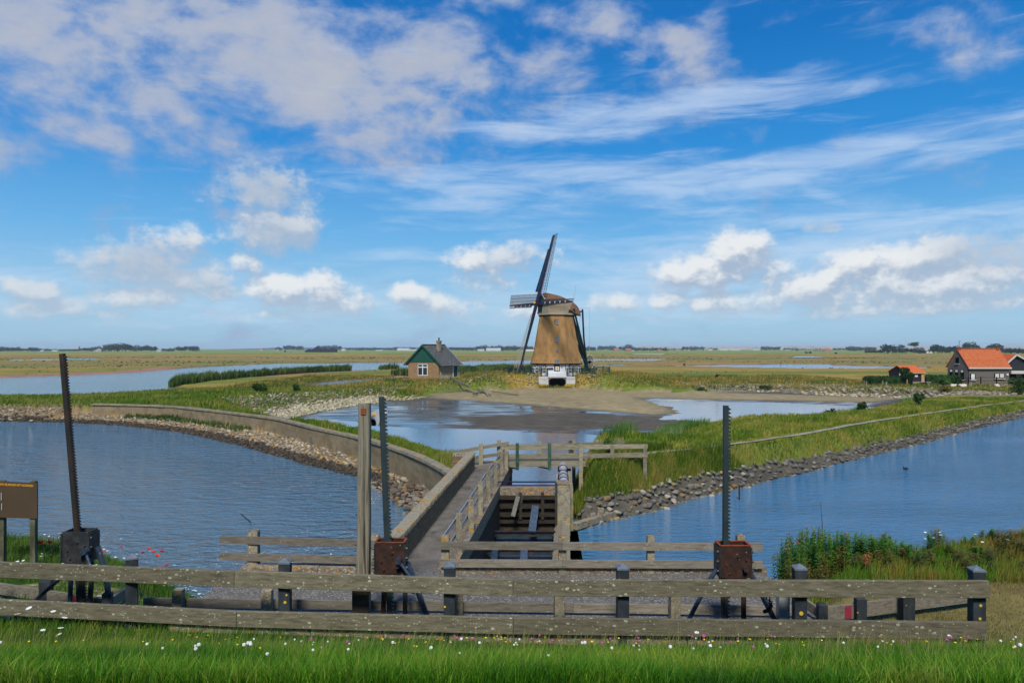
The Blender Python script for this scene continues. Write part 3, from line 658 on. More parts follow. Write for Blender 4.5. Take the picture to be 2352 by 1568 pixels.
# ---------------------------------------------------------------- ground sheet
def build_ground():
    rows = list(np.linspace(-30, 2.0, 8))+list(np.arange(2.4, 26, .13))
    d = 26.0
    while d < 9000:
        rows.append(d); px = 725*5.7/d; px2 = px-.55
        d2 = 725*5.7/px2 if px2 > .05 else 9e9
        d = min(d2, d+max(.14, d*.05) if d < 100 else d*1.12)
    rows.append(14000)
    rows = np.array(rows); cols = np.concatenate([np.linspace(-1.5, -.86, 24), np.linspace(-.84, .84, 640), np.linspace(.86, 1.5, 24)])
    Y, T_ = np.meshgrid(rows, cols, indexing='ij'); X = T_*(np.maximum(Y, 0)+5)
    Zg, q = height(X, Y); c, wet = colour(X, Y, Zg, q)
    nr, nc = X.shape
    idx = np.arange(nr*nc).reshape(nr, nc)
    Fq = np.stack([idx[:-1, :-1], idx[:-1, 1:], idx[1:, 1:], idx[1:, :-1]], -1).reshape(-1, 4)
    sp = q['sp'].ravel(); sb = q['sb'].ravel(); sc = q['sc'].ravel(); sl = q['sl'].ravel()
    V = np.stack([X.ravel(), Y.ravel(), Zg.ravel()], -1); C = c.reshape(-1, 3); Wt = wet.ravel()
    def sub(mask_f, name, m, z=None, tint=True, smooth=True, kind='structure'):
        Fs = Fq[mask_f]; u, inv = np.unique(Fs, return_inverse=True); Vs = V[u].copy()
        if z is not None: Vs[:, 2] = z
        o = big_mesh(name, Vs, inv.reshape(-1, 4), m, C[u] if tint else None, Wt[u] if tint else None, smooth)
        o['kind'] = kind; return o
    pm = (sp[Fq] < 0).all(1)
    sub(~pm, 'ground', M_ground); sub(pm, 'mud_flat', M_mud)
    yf = V[Fq, 1].mean(1); xf = V[Fq, 0].mean(1)
    sub((sp[Fq] < .35).any(1) & (V[Fq, 1].min(1) > 24.3), 'pond_water', M_waterPond, Z_POND, False)
    lk = (sl[Fq] < .9).any(1) & (sp[Fq] > 1).all(1)
    right = xf > 20
    sub(lk & ~right, 'lake_water', M_waterLake, Z_LAKE, False)
    sub(lk & right, 'pool_water', M_waterFar, Z_LAKE, False)
    sub((sb[Fq] < .8).any(1) & (xf < -1.9), 'basin_water', M_waterL, Z_W, False)
    sub((sc[Fq] < .8).any(1) & (xf > 1.3), 'canal_water', M_waterR, Z_W, False)
    # water in the lock chamber
    mb = MB(); mb.add([(-1.6, 14.6, Z_W), (1.75, 14.6, Z_W), (2.2, 24.3, Z_W), (-1.2, 24.3, Z_W)], [(0, 1, 2, 3)])
    o = mb.build('sluice_water', M_waterS, fixn=False); o['kind'] = 'structure'
build_ground()
def gz(x, y): return float(height(np.array([x]), np.array([y]))[0][0])

# footpath on the dyke
def ribbon(name, pts, w, m, lift=.02, step=.6):
    L = []
    for a, b in zip(pts[:-1], pts[1:]):
        n = max(1, int(math.hypot(b[0]-a[0], b[1]-a[1])/step))
        L += [(lerp(a[0], b[0], i/n), lerp(a[1], b[1], i/n)) for i in range(n)]
    L.append(pts[-1]); L = np.array(L)
    for _ in range(12): L[1:-1] = (L[:-2]+L[1:-1]*2+L[2:])/4
    T = np.gradient(L, axis=0); T /= np.linalg.norm(T, axis=1)[:, None]; N = np.stack([-T[:, 1], T[:, 0]], 1)
    k = 5; V = []
    for j in range(k):
        o = (j/(k-1)-.5)*w*(1+.35*(fbm(L[:, 0]*.8+j, L[:, 1]*.8, 2, 55)-.5)[:, None]*2); p = L+N*o
        z = height(p[:, 0], p[:, 1])[0]+lift; V.append(np.column_stack([p, z]))
    V = np.array(V); n = len(L); V = V.transpose(1, 0, 2).reshape(-1, 3)
    idx = np.arange(n*k).reshape(n, k); Fq = np.stack([idx[:-1, :-1], idx[1:, :-1], idx[1:, 1:], idx[:-1, 1:]], -1).reshape(-1, 4)
    o = big_mesh(name, V, Fq, m); o['kind'] = 'structure'; return o
M_path = mat('trodden_path', [(.17, .15, .09), (.27, .24, .165), (.33, .30, .22)], 1.6, rough=.95, bump=.3, coord='World')
ribbon('footpath', PATHPTS, .42, M_path, .06)
# cobbled track left of the platform
M_cob = mat('grassy_cobbles', [(.10, .11, .03), (.15, .14, .05)], 3.0, rough=.95, coord='World', bump=.2,
    extra=lambda T, tc, c, b: T.mix(T.rng(T.node('ShaderNodeTexVoronoi', {'Vector': T.vmath('MULTIPLY', tc, (4.2, 8.5, 0)), 'Scale': 1.0, 'Randomness': .75}).outputs['Distance'], .42, .28), c, (.36, .33, .24)))
mb = MB(); n = 24; vs = []; fs = []
for j in range(9):
    for i in range(n):
        x = lerp(-16, -5.72, i/(n-1)); y = lerp(12.5, 14.4+.3*sin(i*.9)+ (0 if i > 3 else 0), j/8); vs.append((x, y, gz(x, y)+.02))
for j in range(8):
    for i in range(n-1): fs.append((j*n+i, j*n+i+1, (j+1)*n+i+1, (j+1)*n+i))
mb.add(vs, fs); o = mb.build('cobbled_track', M_cob, fixn=False); o['kind'] = 'structure'
# distant dunes and woods on the horizon
def ridge(name, x0, x1, y, hmax, m, seed, base=2.0):
    n = 160; vs = []; fs = []
    for i in range(n):
        t = i/(n-1); x = lerp(x0, x1, t)
        e = min(1, t*8, (1-t)*8); hh = hmax*e*(.55+.9*(float(fbm(np.array([t*9.+seed]), np.array([.5]), 4, seed)[0])-.3))
        vs += [(x, y, base-1), (x, y+hh*3, base+max(.5, hh)), (x, y+hh*9, base-1)]
    for i in range(n-1):
        a, b = i*3, i*3+3; fs += [(a, b, b+1, a+1), (a+1, b+1, b+2, a+2)]
    mb = MB(); mb.add(vs, fs); o = mb.build(name, m, fixn=False, smooth=True); o['kind'] = 'structure'
M_dune = mat('dune_sand', [(.30, .27, .20), (.38, .33, .25), (.17, .19, .10)], .02, rough=1, coord='World')
M_hill = mat('far_wood', [(.05, .075, .07), (.07, .095, .085)], .02, rough=1, coord='World')
ridge('dunes', 400, 3300, 4200, 26, M_dune, 3)
ridge('far_hills', -1900, 1200, 4600, 17, M_hill, 8)
# ================================================================ windmill
def build_mill():
    MX, MY = 8.07, 133.0
    U = .02195                                   # metres per pixel of the mill survey
    zz = lambda cy: ZC+(1137-cy)*U
    GZ = 3.43
    root = thing('windmill', 'tall thatched smock windmill with white base and dark lattice sails', 'windmill', (MX, MY, GZ))
    def octo(ap, z, n=8):
        r = ap/cos(pi/8); return [Vector((MX+r*cos(pi/8+k*pi/4), MY+r*sin(pi/8+k*pi/4), z)) for k in range(8)]
    # white plinth
    mb = MB(); mb.loft([octo(4.42, GZ-.4), octo(4.30, 5.30)]); mb.build('plinth', M_white, root)
    mb = MB(); mb.loft([octo(4.66, 5.18), octo(4.70, 5.36)]); mb.build('eaves_board', M_dkgreen, root)
    # thatched body, slightly flared skirt, soft corners
    mb = MB(); prof = [(4.66, 5.37), (4.52, 5.75), (4.28, 6.5), (3.98, 8.0), (3.68, 9.8), (3.40, 11.5), (3.12, 13.1), (2.98, 13.86)]
    rings = []
    for ap, z in prof:
        o = octo(ap, z); ring = []
        for k in range(8):
            a, b = o[k], o[(k+1) % 8]
            for t in (.04, .35, .65, .96): ring.append(a.lerp(b, t)+Vector((MX-a.x, MY-a.y, 0))*(.0))
        rings.append(ring)
    mb.loft(rings); mb.build('thatched_body', M_thatch, root)
    mb = MB(); mb.loft([octo(3.02, 13.86), octo(3.14, 14.1)]); mb.build('dark_band', M_black, root)
    mb = MB(); mb.loft([octo(3.22, 14.1), octo(3.22, 14.42)]); mb.build('curb_ring', M_lattice_lt, root)
    # --- front windows in the thatch
    apat = lambda z: float(np.interp(z, [p[1] for p in prof], [p[0] for p in prof]))
    def win(cx, y0, y1, w, panes, sill=True):
        z1, z0 = zz(y0), zz(y1); zc = (z0+z1)/2; h = z1-z0; x = MX+(cx-677)*U
        yf = MY-apat(z0)-.12
        fr = MB(); fr.box((x, yf+.45, zc), (w+.14, .9, h+.12)); f = fr.build('window_recess', M_dkgreen, root)
        g = MB(); g.box((x, yf-.015, zc), (w, .02, h)); g.build('glass', M_glass, f)
        b = MB(); nx, nz = panes
        for i in range(nx+1): b.box((x-w/2+w*i/nx, yf-.04, zc), (.035, .03, h+.02))
        for j in range(nz+1): b.box((x, yf-.045, z0+h*j/nz), (w+.03, .03, .035))
        b.build('glazing_bars', M_whitefr, f)
    win(677, 899, 940, .36, (1, 3)); win(677, 1040, 1088, .46, (2, 3)); win(676, 1142, 1160, .30, (1, 1)); win(675, 1226, 1256, .80, (3, 2))
    # --- plinth front: door, windows, shutters, planter, sign
    yf = MY-4.36
    def wc(cx): return MX+(cx-677)*U
    mb = MB(); mb.box((wc(673), yf-.03, (zz(1262)+zz(1318))/2), (1.0, .08, 1.25)); d = mb.build('door', M_stockcol, root)
    for cx in (667, 683):
        mb = MB(); mb.box((wc(cx), yf-.085, zz(1297)), (.27, .03, .75)); mb.build('door_panel', M_cream, d)
    mb = MB(); mb.box((wc(713), yf-.02, zz(1281)), (.36, .05, .38)); f = mb.build('notice_frame', M_whitefr, root)
    mb = MB(); mb.box((wc(713), yf-.055, zz(1281)), (.26, .02, .28)); mb.build('notice', M_signpost, f)
    mb = MB(); mb.box((wc(741), yf-.03, zz(1292)), (.10, .06, 1.0)); mb.build('downpipe', M_dkgreen, root)
    mb = MB(); mb.box((wc(622), yf-.10, zz(1298)), (.95, .22, .14)); f = mb.build('flower_box', M_dkgreen, root)
    mb = MB(); [mb.box((wc(605+i*5), yf-.12, zz(1291)+.03*sin(i*3)), (.10, .12, .09), i*.7) for i in range(8)]; mb.build('flowers', M_red, f)
    for s in (-1, 1):                            # windows on the slanting sides
        c = Vector((MX+s*4.36*cos(pi/4)*1.0, MY-4.36*sin(pi/4), 0)); rz = s*pi/4
        ax = Vector((cos(rz), sin(rz), 0)); nrm = Vector((s*cos(pi/4), -sin(pi/4), 0)); zc = zz(1297)
        def pl(u, dpt, z): return c+ax*u+nrm*dpt+Vector((0, 0, z))
        off = -.25*s
        mb = MB(); mb.box(pl(off, .03, zc), (1.12, .10, 1.32), rz); f = mb.build('window_frame', M_whitefr, root)
        mb = MB(); mb.box(pl(off, .085, zc), (.9, .02, 1.12), rz); g = mb.build('glass', M_glass, f)
        mb = MB()
        for i in (-.3, 0, .3): mb.box(pl(off+i, .105, zc), (.045, .02, 1.1), rz)
        for k in (-.2, .1, .4): mb.box(pl(off, .108, zc+k), (.9, .02, .045), rz)
        mb.build('glazing_bars', M_whitefr, f)
        for t in (-.9, .9):
            mb = MB(); mb.box(pl(off+t, .05, zc), (.50, .05, 1.30), rz); sh = mb.build('shutter', M_dkgreen, root)
            mb = MB(); mb.box(pl(off+t, .085, zc), (.34, .02, 1.10), rz); mb.build('shutter_panel', M_cream, sh)
            mb = MB(); mb.prism([pl(off+t, .1, zc+.28), pl(off+t+.13, .1, zc), pl(off+t, .1, zc-.28), pl(off+t-.13, .1, zc)], (0, 0, 0), nrm*.02); mb.build('red_lozenge', M_red, sh)
    # --- cap
    AZ = radians(24); n = Vector((-cos(AZ), -sin(AZ), 0)); lat = Vector((sin(AZ), -cos(AZ), 0))   # n: front, lat: towards the viewer
    C0 = Vector((MX, MY, 0))
    def cp(s, l, z): return C0+n*s+lat*l+Vector((0, 0, z))
    secs = [(2.9, 2.25, 16.1, 17.95), (2.2, 2.75, 15.9, 18.2), (1.0, 3.05, 15.75, 18.05), (-.6, 3.15, 15.45, 17.75), (-1.6, 3.1, 14.85, 17.4), (-2.6, 2.95, 14.35, 17.0), (-3.5, 2.5, 14.2, 16.55), (-4.15, 1.9, 14.2, 16.1), (-4.5, 1.2, 14.3, 15.5)]
    mb = MB(); rings = []
    for s, w, zb, zt in secs:
        ring = []
        for k in range(-6, 7):
            t = k/6; l = w*(abs(t)**.85)*(1 if t > 0 else -1); z = zb+(zt-zb)*(1-abs(t)**1.55)
            ring.append(cp(s, l, z))
        for k in range(6, -7, -1):
            t = k/6; ring.append(cp(s, w*.9*(abs(t)**.85)*(1 if t > 0 else -1), zb+(zt-zb)*(1-abs(t)**1.55)-.26-.0*abs(t)))
        rings.append(ring)
    mb.loft(rings); mb.build('cap_roof', M_thatch_cap, root, smooth=False)
    mb = MB(); rg = []
    for s, w in ((2.5, 1.9), (1.0, 2.45), (-1, 2.55), (-2.6, 2.3), (-3.8, 1.5)):
        rg.append([cp(s, -w, 14.42), cp(s, w, 14.42), cp(s, w, 16.1 if s > -2 else 15.0), cp(s, 0, 17.1 if s > -2 else 15.6), cp(s, -w, 16.1 if s > -2 else 15.0)])
    mb.loft(rg); mb.build('cap_wall', M_thatch, root)
    mb = MB(); mb.prism([cp(2.6, -1.9, 14.6), cp(2.6, 1.9, 14.6), cp(2.6, 1.75, 16.5), cp(2.6, 0, 17.75), cp(2.6, -1.75, 16.5)], (0, 0, 0), n*.22); mb.build('breast_boards', M_gable, root)
    mb = MB(); mb.bar(cp(3.0, -2.1, 16.4), cp(3.0, 0, 18.0), .22, .08); mb.bar(cp(3.0, 2.1, 16.4), cp(3.0, 0, 18.0), .22, .08); mb.build('bargeboard', M_white, root)
    mb = MB()
    for k in range(-4, 5): mb.box(cp(2.9, k*.38, 14.55), (.5, .14, .3), -pi/2+AZ)
    mb.build('carved_baard', M_lattice_lt, root)
    # --- windshaft and sails
    PH = radians(15); N = Vector((-cos(AZ)*cos(PH), -sin(AZ)*cos(PH), sin(PH))); UP = Vector((cos(AZ)*sin(PH), sin(AZ)*sin(PH), cos(PH))); H = N.cross(UP).normalized()
    if H.x > 0: H = -H                           # H points left / away
    H0 = Vector((MX+(520-677)*U, MY-1.55, zz(765)))
    mb = MB(); mb.tube([H0-N*2.2, H0-N*.5, H0+N*.55], [.42, .36, .30], 10); mb.build('windshaft', M_stockcol, root)
    mb = MB(); mb.box(H0+N*.62, (.34, .34, .34), AZ); mb.build('shaft_cap', M_yellow, root)
    RAD = 13.0; th = radians(1.6)
    d1 = UP*cos(th)-H*sin(th); d2 = H*cos(th)+UP*sin(th)
    for ai, (dr, lt) in enumerate([(d1, -d2), (d2, d1), (-d1, d2), (-d2, -d1)]):
        base = H0+N*(.18 if ai % 2 == 0 else -.18)
        mb = MB(); mb.bar(base, base+dr*RAD, .52, .44, N, .20, .17); st = mb.build('sail_stock', M_stockcol, root)
        def ch(r):
            bt = radians(13-22*(r/RAD)); return (lt*cos(bt)-N*sin(bt))
        mb = MB(); W = 2.05; r0 = 1.9; nb = 40
        for i in range(nb+1):
            r = lerp(r0, RAD-.05, i/nb); c = ch(r); a = base+dr*r; mb.bar(a-c*(.0), a+c*W, .05, .05, N)
        for w in (.68, 1.36, 2.03):
            for i in range(8):
                ra, rb = lerp(r0, RAD-.05, i/8), lerp(r0, RAD-.05, (i+1)/8)
                mb.bar(base+dr*ra+ch(ra)*w, base+dr*rb+ch(rb)*w, .055, .05, N)
        mb.build('sail_lattice', M_lattice_dk if ai in (0, 1) else M_lattice_lt, st)  # right and lower lattices paler: reflected light put into their colour
        mb = MB(); e = .95 if ai == 0 else .62
        for i in range(6):                       # leading boards, tip left open
            ra, rb = lerp(2.1, RAD-2.7, i/6), lerp(2.1, RAD-2.7, (i+1)/6)
            wa = e*(1.25-.4*ra/RAD); wb = e*(1.25-.4*rb/RAD)
            p = [base+dr*ra, base+dr*rb, base+dr*rb-ch(rb)*wb+N*.12, base+dr*ra-ch(ra)*wa+N*.12]
            mb.prism(p, (0, 0, 0), N*.05)
        mb.build('leading_boards', M_sailboard if ai in (0, 2) else M_lattice_dk, st)
        mb = MB(); wt = e*.85
        for i in range(7):
            r = lerp(RAD-2.6, RAD-.05, i/6); mb.bar(base+dr*r, base+dr*r-ch(r)*wt, .06, .05, N)
        mb.bar(base+dr*(RAD-2.7)-ch(RAD)*wt, base+dr*RAD-ch(RAD)*wt, .09, .08, N); mb.build('tip_bars', M_stockcol, st)
        if ai in (1, 3):
            for i in range(5): 
                mb = MB(); r = 3+i*1.9; a = base+dr*r-ch(r)*.2+N*.2; mb.bar(a, a-UP*.35+dr*.25, .08, .08, N); mb.bar(a-UP*.05, a+dr*.3-UP*.05, .07, .07, N)
                mb.build('sail_cleat', M_white, st)
    # --- tail, braces, winch
    def T_(cx, cy, s=None):                      # a point of the tail survey: lies in the plane of the cap axis
        xr = (cx-677)*U; return Vector((MX+xr, MY+xr*tan(AZ), zz(cy)))
    def beam(name, pts, rs, m, off=0.0):
        mb = MB(); pts = [T_(*p)+lat*off for p in pts] if not isinstance(off, tuple) else [T_(*p)+lat*o for p, o in zip(pts, off)]
        for i in range(len(pts)-1): mb.bar(pts[i], pts[i+1], rs[i]*2, rs[i]*2, lat, rs[i+1]*2, rs[i+1]*2)
        return mb.build(name, m, root)
    beam('tail_pole', [(818, 845), (880, 1080), (958, 1328)], [.17, .23, .24], M_dkgreen)
    beam('long_brace', [(765, 808), (862, 1060), (945, 1262)], [.13, .14, .12], M_dkgreen, (2.9, 1.5, .3))
    beam('long_brace', [(790, 808), (870, 1050), (940, 1262)], [.13, .14, .12], M_stockcol, (-2.9, -1.4, -.3))
    beam('short_brace', [(880, 806), (906, 1050), (940, 1225)], [.12, .12, .10], M_stockcol, (1.2, .6, .1))
    beam('short_brace', [(868, 806), (898, 1050), (938, 1225)], [.11, .11, .10], M_dkgreen, (-1.2, -.6, -.1))
    beam('spreader_beam', [(842, 827), (886, 824)], [.15, .13], M_stockcol, 1.1)
    beam('gallows_arm', [(855, 799), (956, 793)], [.06, .07], M_grey_metal, .9)
    beam('hanging_chain', [(948, 795), (949, 1175)], [.022, .022], M_grey_metal, .9)
    beam('hanging_rope', [(868, 830), (862, 960)], [.018, .018], M_grey_metal, .9)
    beam('tail_strut', [(872, 1200), (925, 1268)], [.12, .16], M_dkgreen, 1.2)
    beam('aerial', [(828, 757), (851, 598)], [.035, .02], M_grey_metal, 0)
    w0 = T_(968, 1250)+lat*.2; rt = Vector((.55, -.83, 0)).normalized()
    mb = MB()
    for k in range(16):
        a = 2*pi*k/16; dr = rt*cos(a)*.85+Vector((0, 0, 1))*sin(a)
        mb.bar(w0, w0+dr*1.25, .06, .05, (0, 1, 0)); mb.bar(w0+dr*1.1, w0+(rt*cos(a+pi/8)*.85+Vector((0, 0, 1))*sin(a+pi/8))*1.1, .06, .05, (0, 1, 0))
    mb.tube([w0-Vector((.3, .5, 0)), w0+Vector((.3, .5, 0))], .16, 8); wh = mb.build('winch_wheel', M_black, root)
    for k in range(16):
        mb = MB(); a = 2*pi*k/16; dr = rt*cos(a)*.85+Vector((0, 0, 1))*sin(a); mb.bar(w0+dr*1.25, w0+dr*1.5, .07, .07, (0, 1, 0)); mb.build('wheel_handle', M_white, wh)
    mb = MB(); mb.bar(T_(935, 1330)-Vector((0, 0, .35)), T_(1000, 1330)-Vector((0, 0, .35)), .12, .5); [mb.box(T_(c, 1345), (.12, .12, .8)) for c in (935, 965, 1000)]; mb.build('winch_stand', M_green_post, root)
    # --- outfall below the mill
    fy = 127.9
    for c, x0, x1 in ((0, 523, 600), (1, 746, 817)):
        mb = MB(); mb.box(((wc(x0)+wc(x1))/2, fy+.15, (zz(1361)+zz(1428))/2), (wc(x1)-wc(x0), .3, zz(1361)-zz(1428))); w = mb.build('wing_panel', M_white, root)
        mb = MB(); mb.box(((wc(x0)+wc(x1))/2, fy-.01, zz(1382)), (wc(x1)-wc(x0)-.1, .03, .03)); mb.build('panel_joint', M_signpost, w)
        mb = MB(); mb.box(((wc(x0)+wc(x1))/2, fy+.5, (zz(1428)+1.0)/2), (wc(x1)-wc(x0), .5, zz(1428)-1.0)); mb.build('wing_footing', M_quay, root)
    mb = MB()
    x0, x1 = wc(600), wc(746); zt, zb = zz(1368), 1.0
    mb.box((x0+.06, fy+.3, (zt+zb)/2), (.12, .6, zt-zb)); mb.box((x1-.06, fy+.3, (zt+zb)/2), (.12, .6, zt-zb)); mb.box(((x0+x1)/2, fy+.3, zt-.08), (x1-x0, .6, .16))
    mb.prism([(x0+.12, fy, zt-.16), (x0+.55, fy, zt-.16), (x0+.12, fy, zt-.5)], (0, 0, 0), (0, .5, 0)); mb.prism([(x1-.12, fy, zt-.16), (x1-.12, fy, zt-.5), (x1-.55, fy, zt-.16)], (0, 0, 0), (0, .5, 0))
    mb.build('culvert_frame', M_quay_cap, root)
    mb = MB(); mb.box(((x0+x1)/2, fy+4, (zt+zb)/2-.1), (x1-x0-.24, .2, zt-zb-.3)); mb.box((x0+.2, fy+2, (zt+zb)/2-.1), (.1, 4, zt-zb-.2)); mb.box((x1-.2, fy+2, (zt+zb)/2-.1), (.1, 4, zt-zb-.2)); mb.box(((x0+x1)/2, fy+2.3, zt-.1), (x1-x0, 4, .15)); mb.build('culvert', M_black, root)
    mb = MB(); zr = zz(1361)
    mb.box(((x0+x1)/2, fy+2.1, zr-.12), (x1-x0+.1, 4.0, .12))
    mb.box(((x0+x1)/2, fy-.02, zr+.02), (x1-x0+.12, .10, .30)); mb.box(((x0+x1)/2, fy-.02, zz(1343)), (x1-x0+.12, .07, .13))
    for c in (602, 673, 744): mb.box((wc(c), fy+.05, zr+.35), (.12, .1, .75))
    mb.box(((x0+x1)/2, fy+1.0, zz(1324)), (x1-x0, .1, .22)); mb.build('white_footbridge', M_white, root)
    return root
build_mill()

def rail_fence(name, label, cat, pts, hts, m_post, m_rail, post=(.12, .12), rail=(.12, .05), over=.12, gap=2.0, ph=1.1, group=None, side=-1, base=None, endover=.0, tilt=0.0, capm=None):
    """posts at pts (x, y), rails at the heights hts above the ground"""
    x0, y0 = pts[0]; z0 = gz(x0, y0) if base is None else base
    root = thing(name, label, cat, (x0, y0, z0), group)
    Z = [(gz(x, y) if base is None else base) for x, y in pts]
    for (x, y), z in zip(pts, Z):
        mb = MB(); mb.box((x, y, z+ph/2-.15), (post[0], post[1], ph+.3), R_.uniform(-.06, .06), taper=.97); p = mb.build('post', m_post, root)
        if capm: 
            mb = MB(); mb.box((x, y, z+ph+.018), (post[0]*1.04, post[1]*1.04, .04), taper=.8); mb.build('post_top', capm, p)
    for h in hts:
        for i in range(len(pts)-1):
            a, b = Vector((*pts[i], Z[i]+h)), Vector((*pts[i+1], Z[i+1]+h)); d = (b-a).normalized(); nrm = Vector((d.y, -d.x, 0)).normalized()*(-side)
            if nrm.y > 0 and side < 0: nrm = -nrm
            o = nrm*(post[1]/2+rail[1]/2+.003)
            e0 = over if i == 0 else -.004; e1 = over if i == len(pts)-2 else -.004
            mb = MB(); mb.bar(a+o-d*e0, b+o+d*e1, rail[0], rail[1]); mb.build('rail', m_rail, root)
    return root
# green fences around the mill mound
def px(cx): return 8.07+(cx-677)*.02195
rail_fence('board_fence', 'dark green three rail fence left of the white mill culvert', 'fence', [(px(285), 128.8), (px(340), 128.6), (px(410), 128.4), (px(480), 128.3), (px(545), 128.2), (px(594), 128.1)], [.35, .68, 1.0], M_dkgreen, M_dkgreen, (.2, .2), (.16, .06), ph=1.2)
rail_fence('board_fence', 'dark green rail fence right of the white mill culvert', 'fence', [(px(752), 128.1), (px(800), 128.2), (px(855), 128.3), (px(873), 128.3), (px(940), 128.6), (px(995), 128.9)], [.35, .68, 1.0], M_dkgreen, M_dkgreen, (.2, .2), (.16, .06), ph=1.2)
rail_fence('board_fence', 'worn green fence curving behind the winch wheel of the mill', 'fence', [(px(1095), 130.5), (px(1130), 134), (px(1105), 139), (px(1040), 142), (px(960), 143), (px(885), 143)], [.4, .75, 1.05], M_green_post, M_green_post, (.2, .2), (.16, .06), ph=1.25)
rail_fence('board_fence', 'dark fence on the mill mound behind the lowest sail', 'fence', [(px(290), 131), (px(240), 134.5), (px(300), 138.5), (px(400), 140), (px(470), 140)], [.4, .75, 1.05], M_dkgreen, M_dkgreen, (.2, .2), (.16, .06), ph=1.2)
t = thing('gate_post', 'pale leaning brace and post at the open end of the mill fence', 'post', (px(996), 128.6, 3.0))
mb = MB(); mb.box((px(996), 128.5, 3.6), (.18, .18, 1.3)); mb.build('post', M_bridgew, t)
mb = MB(); mb.bar((px(1000), 128.4, 4.0), (px(1060), 128.2, 3.1), .12, .1); mb.build('brace', M_bridgew, t)

# ================================================================ cottage with the green gable
def build_cottage():
    D = 127.0; k = D/F
    X = lambda c: (1600+c/7.84)/1.7415                   # survey crop -> frame column
    Y = lambda c: (1350+c/7.84)/1.7415
    def wx(c, d=D): return (X(c)-CX)/F*d
    def wz(c, d=D): return ZC-(Y(c)-HY)/F*d
    A = Vector((wx(235), D+1.0, 0)); B = Vector((wx(1215), D, 0))   # front wall corners
    ang = radians(0)
    zb, ze = wz(1350)-.4, wz(765)
    W = (B-A).length; fd = (B-A).normalized()
    side = Vector((.52, .854, 0)).normalized()
    # depth of the house from the visible width of its right side
    t = 5.0
    for _ in range(30):
        C = B+side*t; sx = CX+F*C.x/C.y
        t += (X(1835)-sx)*.05
    Ls = t; C = B+side*Ls; Dc = A+side*Ls
    root = thing('cottage', 'small brick cottage with green boarded gable and grey tiled roof', 'house', (A.x+3, A.y+2, zb))
    up = Vector((0, 0, 1))
    z = lambda v, h: Vector((v.x, v.y, h))
    mb = MB(); mb.prism([z(A, zb), z(B, zb), z(B, ze), z(A, ze)], (0, 0, 0), side*.25); mb.build('front_wall', M_cot_brick, root)
    mb = MB(); mb.add([z(B, zb), z(C, zb), z(C, ze), z(B, ze), z(A, zb), z(Dc, zb), z(Dc, ze), z(A, ze)], [(0, 1, 2, 3), (5, 4, 7, 6), (1, 5, 6, 2)]); mb.build('side_wall', M_cot_grey, root)
    m = (A+B)/2; m2 = m+side*Ls; zr = wz(243)
    g = .35
    fo = -side*g
    gl, gr = A-fd*.05, B+fd*.05
    mb = MB(); mb.prism([z(A-fd*.05, ze), z(B+fd*.05, ze), z(m, zr-.18)], fo*.3, side*.1); mb.build('gable', M_gable, root)
    # roof slabs with overhang
    ov = .55; s = (zr-ze)/(W/2)
    rl = z(m, zr)+fo; rr = z(m2, zr)-fo
    el = z(A-fd*ov, ze-ov*s)+fo; er = z(B+fd*ov, ze-ov*s)+fo
    el2 = z(Dc-fd*ov, ze-ov*s)-fo; er2 = z(C+fd*ov, ze-ov*s)-fo
    mb = MB(); th = Vector((0, 0, .12))
    mb.add([er, er2, rr, rl, er+th, er2+th, rr+th, rl+th], [(3, 2, 1, 0), (4, 5, 6, 7), (0, 1, 5, 4), (1, 2, 6, 5), (2, 3, 7, 6), (3, 0, 4, 7)])
    mb.add([el, el2, rr, rl, el+th, el2+th, rr+th, rl+th], [(0, 1, 2, 3), (7, 6, 5, 4), (0, 4, 5, 1), (1, 5, 6, 2), (3, 7, 4, 0)])
    rf = mb.build('roof', M_slate_roof, root)
    mb = MB(); q = fo.normalized()*.05
    mb.bar(er+q+up*.02, rl+q+up*.02, .28, .07); mb.bar(el+q+up*.02, rl+q+up*.02, .28, .07); mb.build('bargeboard', M_gable, root)
    mb = MB(); mb.bar(er+up*.15, rl+up*.15, .05, .16); mb.build('edge_flashing', M_pipe, root); mb = MB(); mb.bar(er2+up*.15, rr+up*.15, .07, .18); mb.build('edge_flashing', M_pipe, root)
    mb = MB(); mb.bar(rl+up*.16, rr+up*.16, .12, .22); mb.build('ridge_tiles', M_slate, rf)
    mb = MB(); mb.bar(er+fd*.08+up*.02, er2+fd*.08+up*.02, .12, .14); mb.tube([C+fd*.3+up*(ze-.5), C+fd*.12+up*(ze-1.0), C+fd*.12+up*zb], .05, 6); mb.build('gutter', M_pipe, root)
    cpx = z(m, 0)+side*(Ls*.50)+fd*.95
    mb = MB(); mb.box((cpx.x, cpx.y, zr-.1), (.62, .62, 1.9), radians(-30)); mb.box((cpx.x, cpx.y, zr+.72), (.76, .76, .3), radians(-30)); chm = mb.build('chimney', M_cot_grey, rf)
    mb = MB(); mb.tube([(cpx.x, cpx.y, zr+.85), (cpx.x, cpx.y, zr+1.4)], .13, 8); mb.build('chimney_pot', M_rust, chm)
    # front window
    def fp(cx, cz, d=0.0):
        # point on the front wall seen in survey column cx
        tt = ((X(cx)-CX)/F*A.y-A.x)/((B.x-A.x)-(X(cx)-CX)/F*(B.y-A.y)); p = A+(B-A)*tt
        return Vector((p.x, p.y, wz(cz, p.y)))-side*d
    a, b = fp(565, 1190), fp(872, 828); w = (z(b, 0)-z(a, 0)).length; h = b.z-a.z; c = (a+b)/2
    rz = atan2(fd.y, fd.x)
    mb = MB(); mb.box(c-side*.02, (w, .10, h), rz); f = mb.build('window', M_whitefr, root)
    mb = MB()
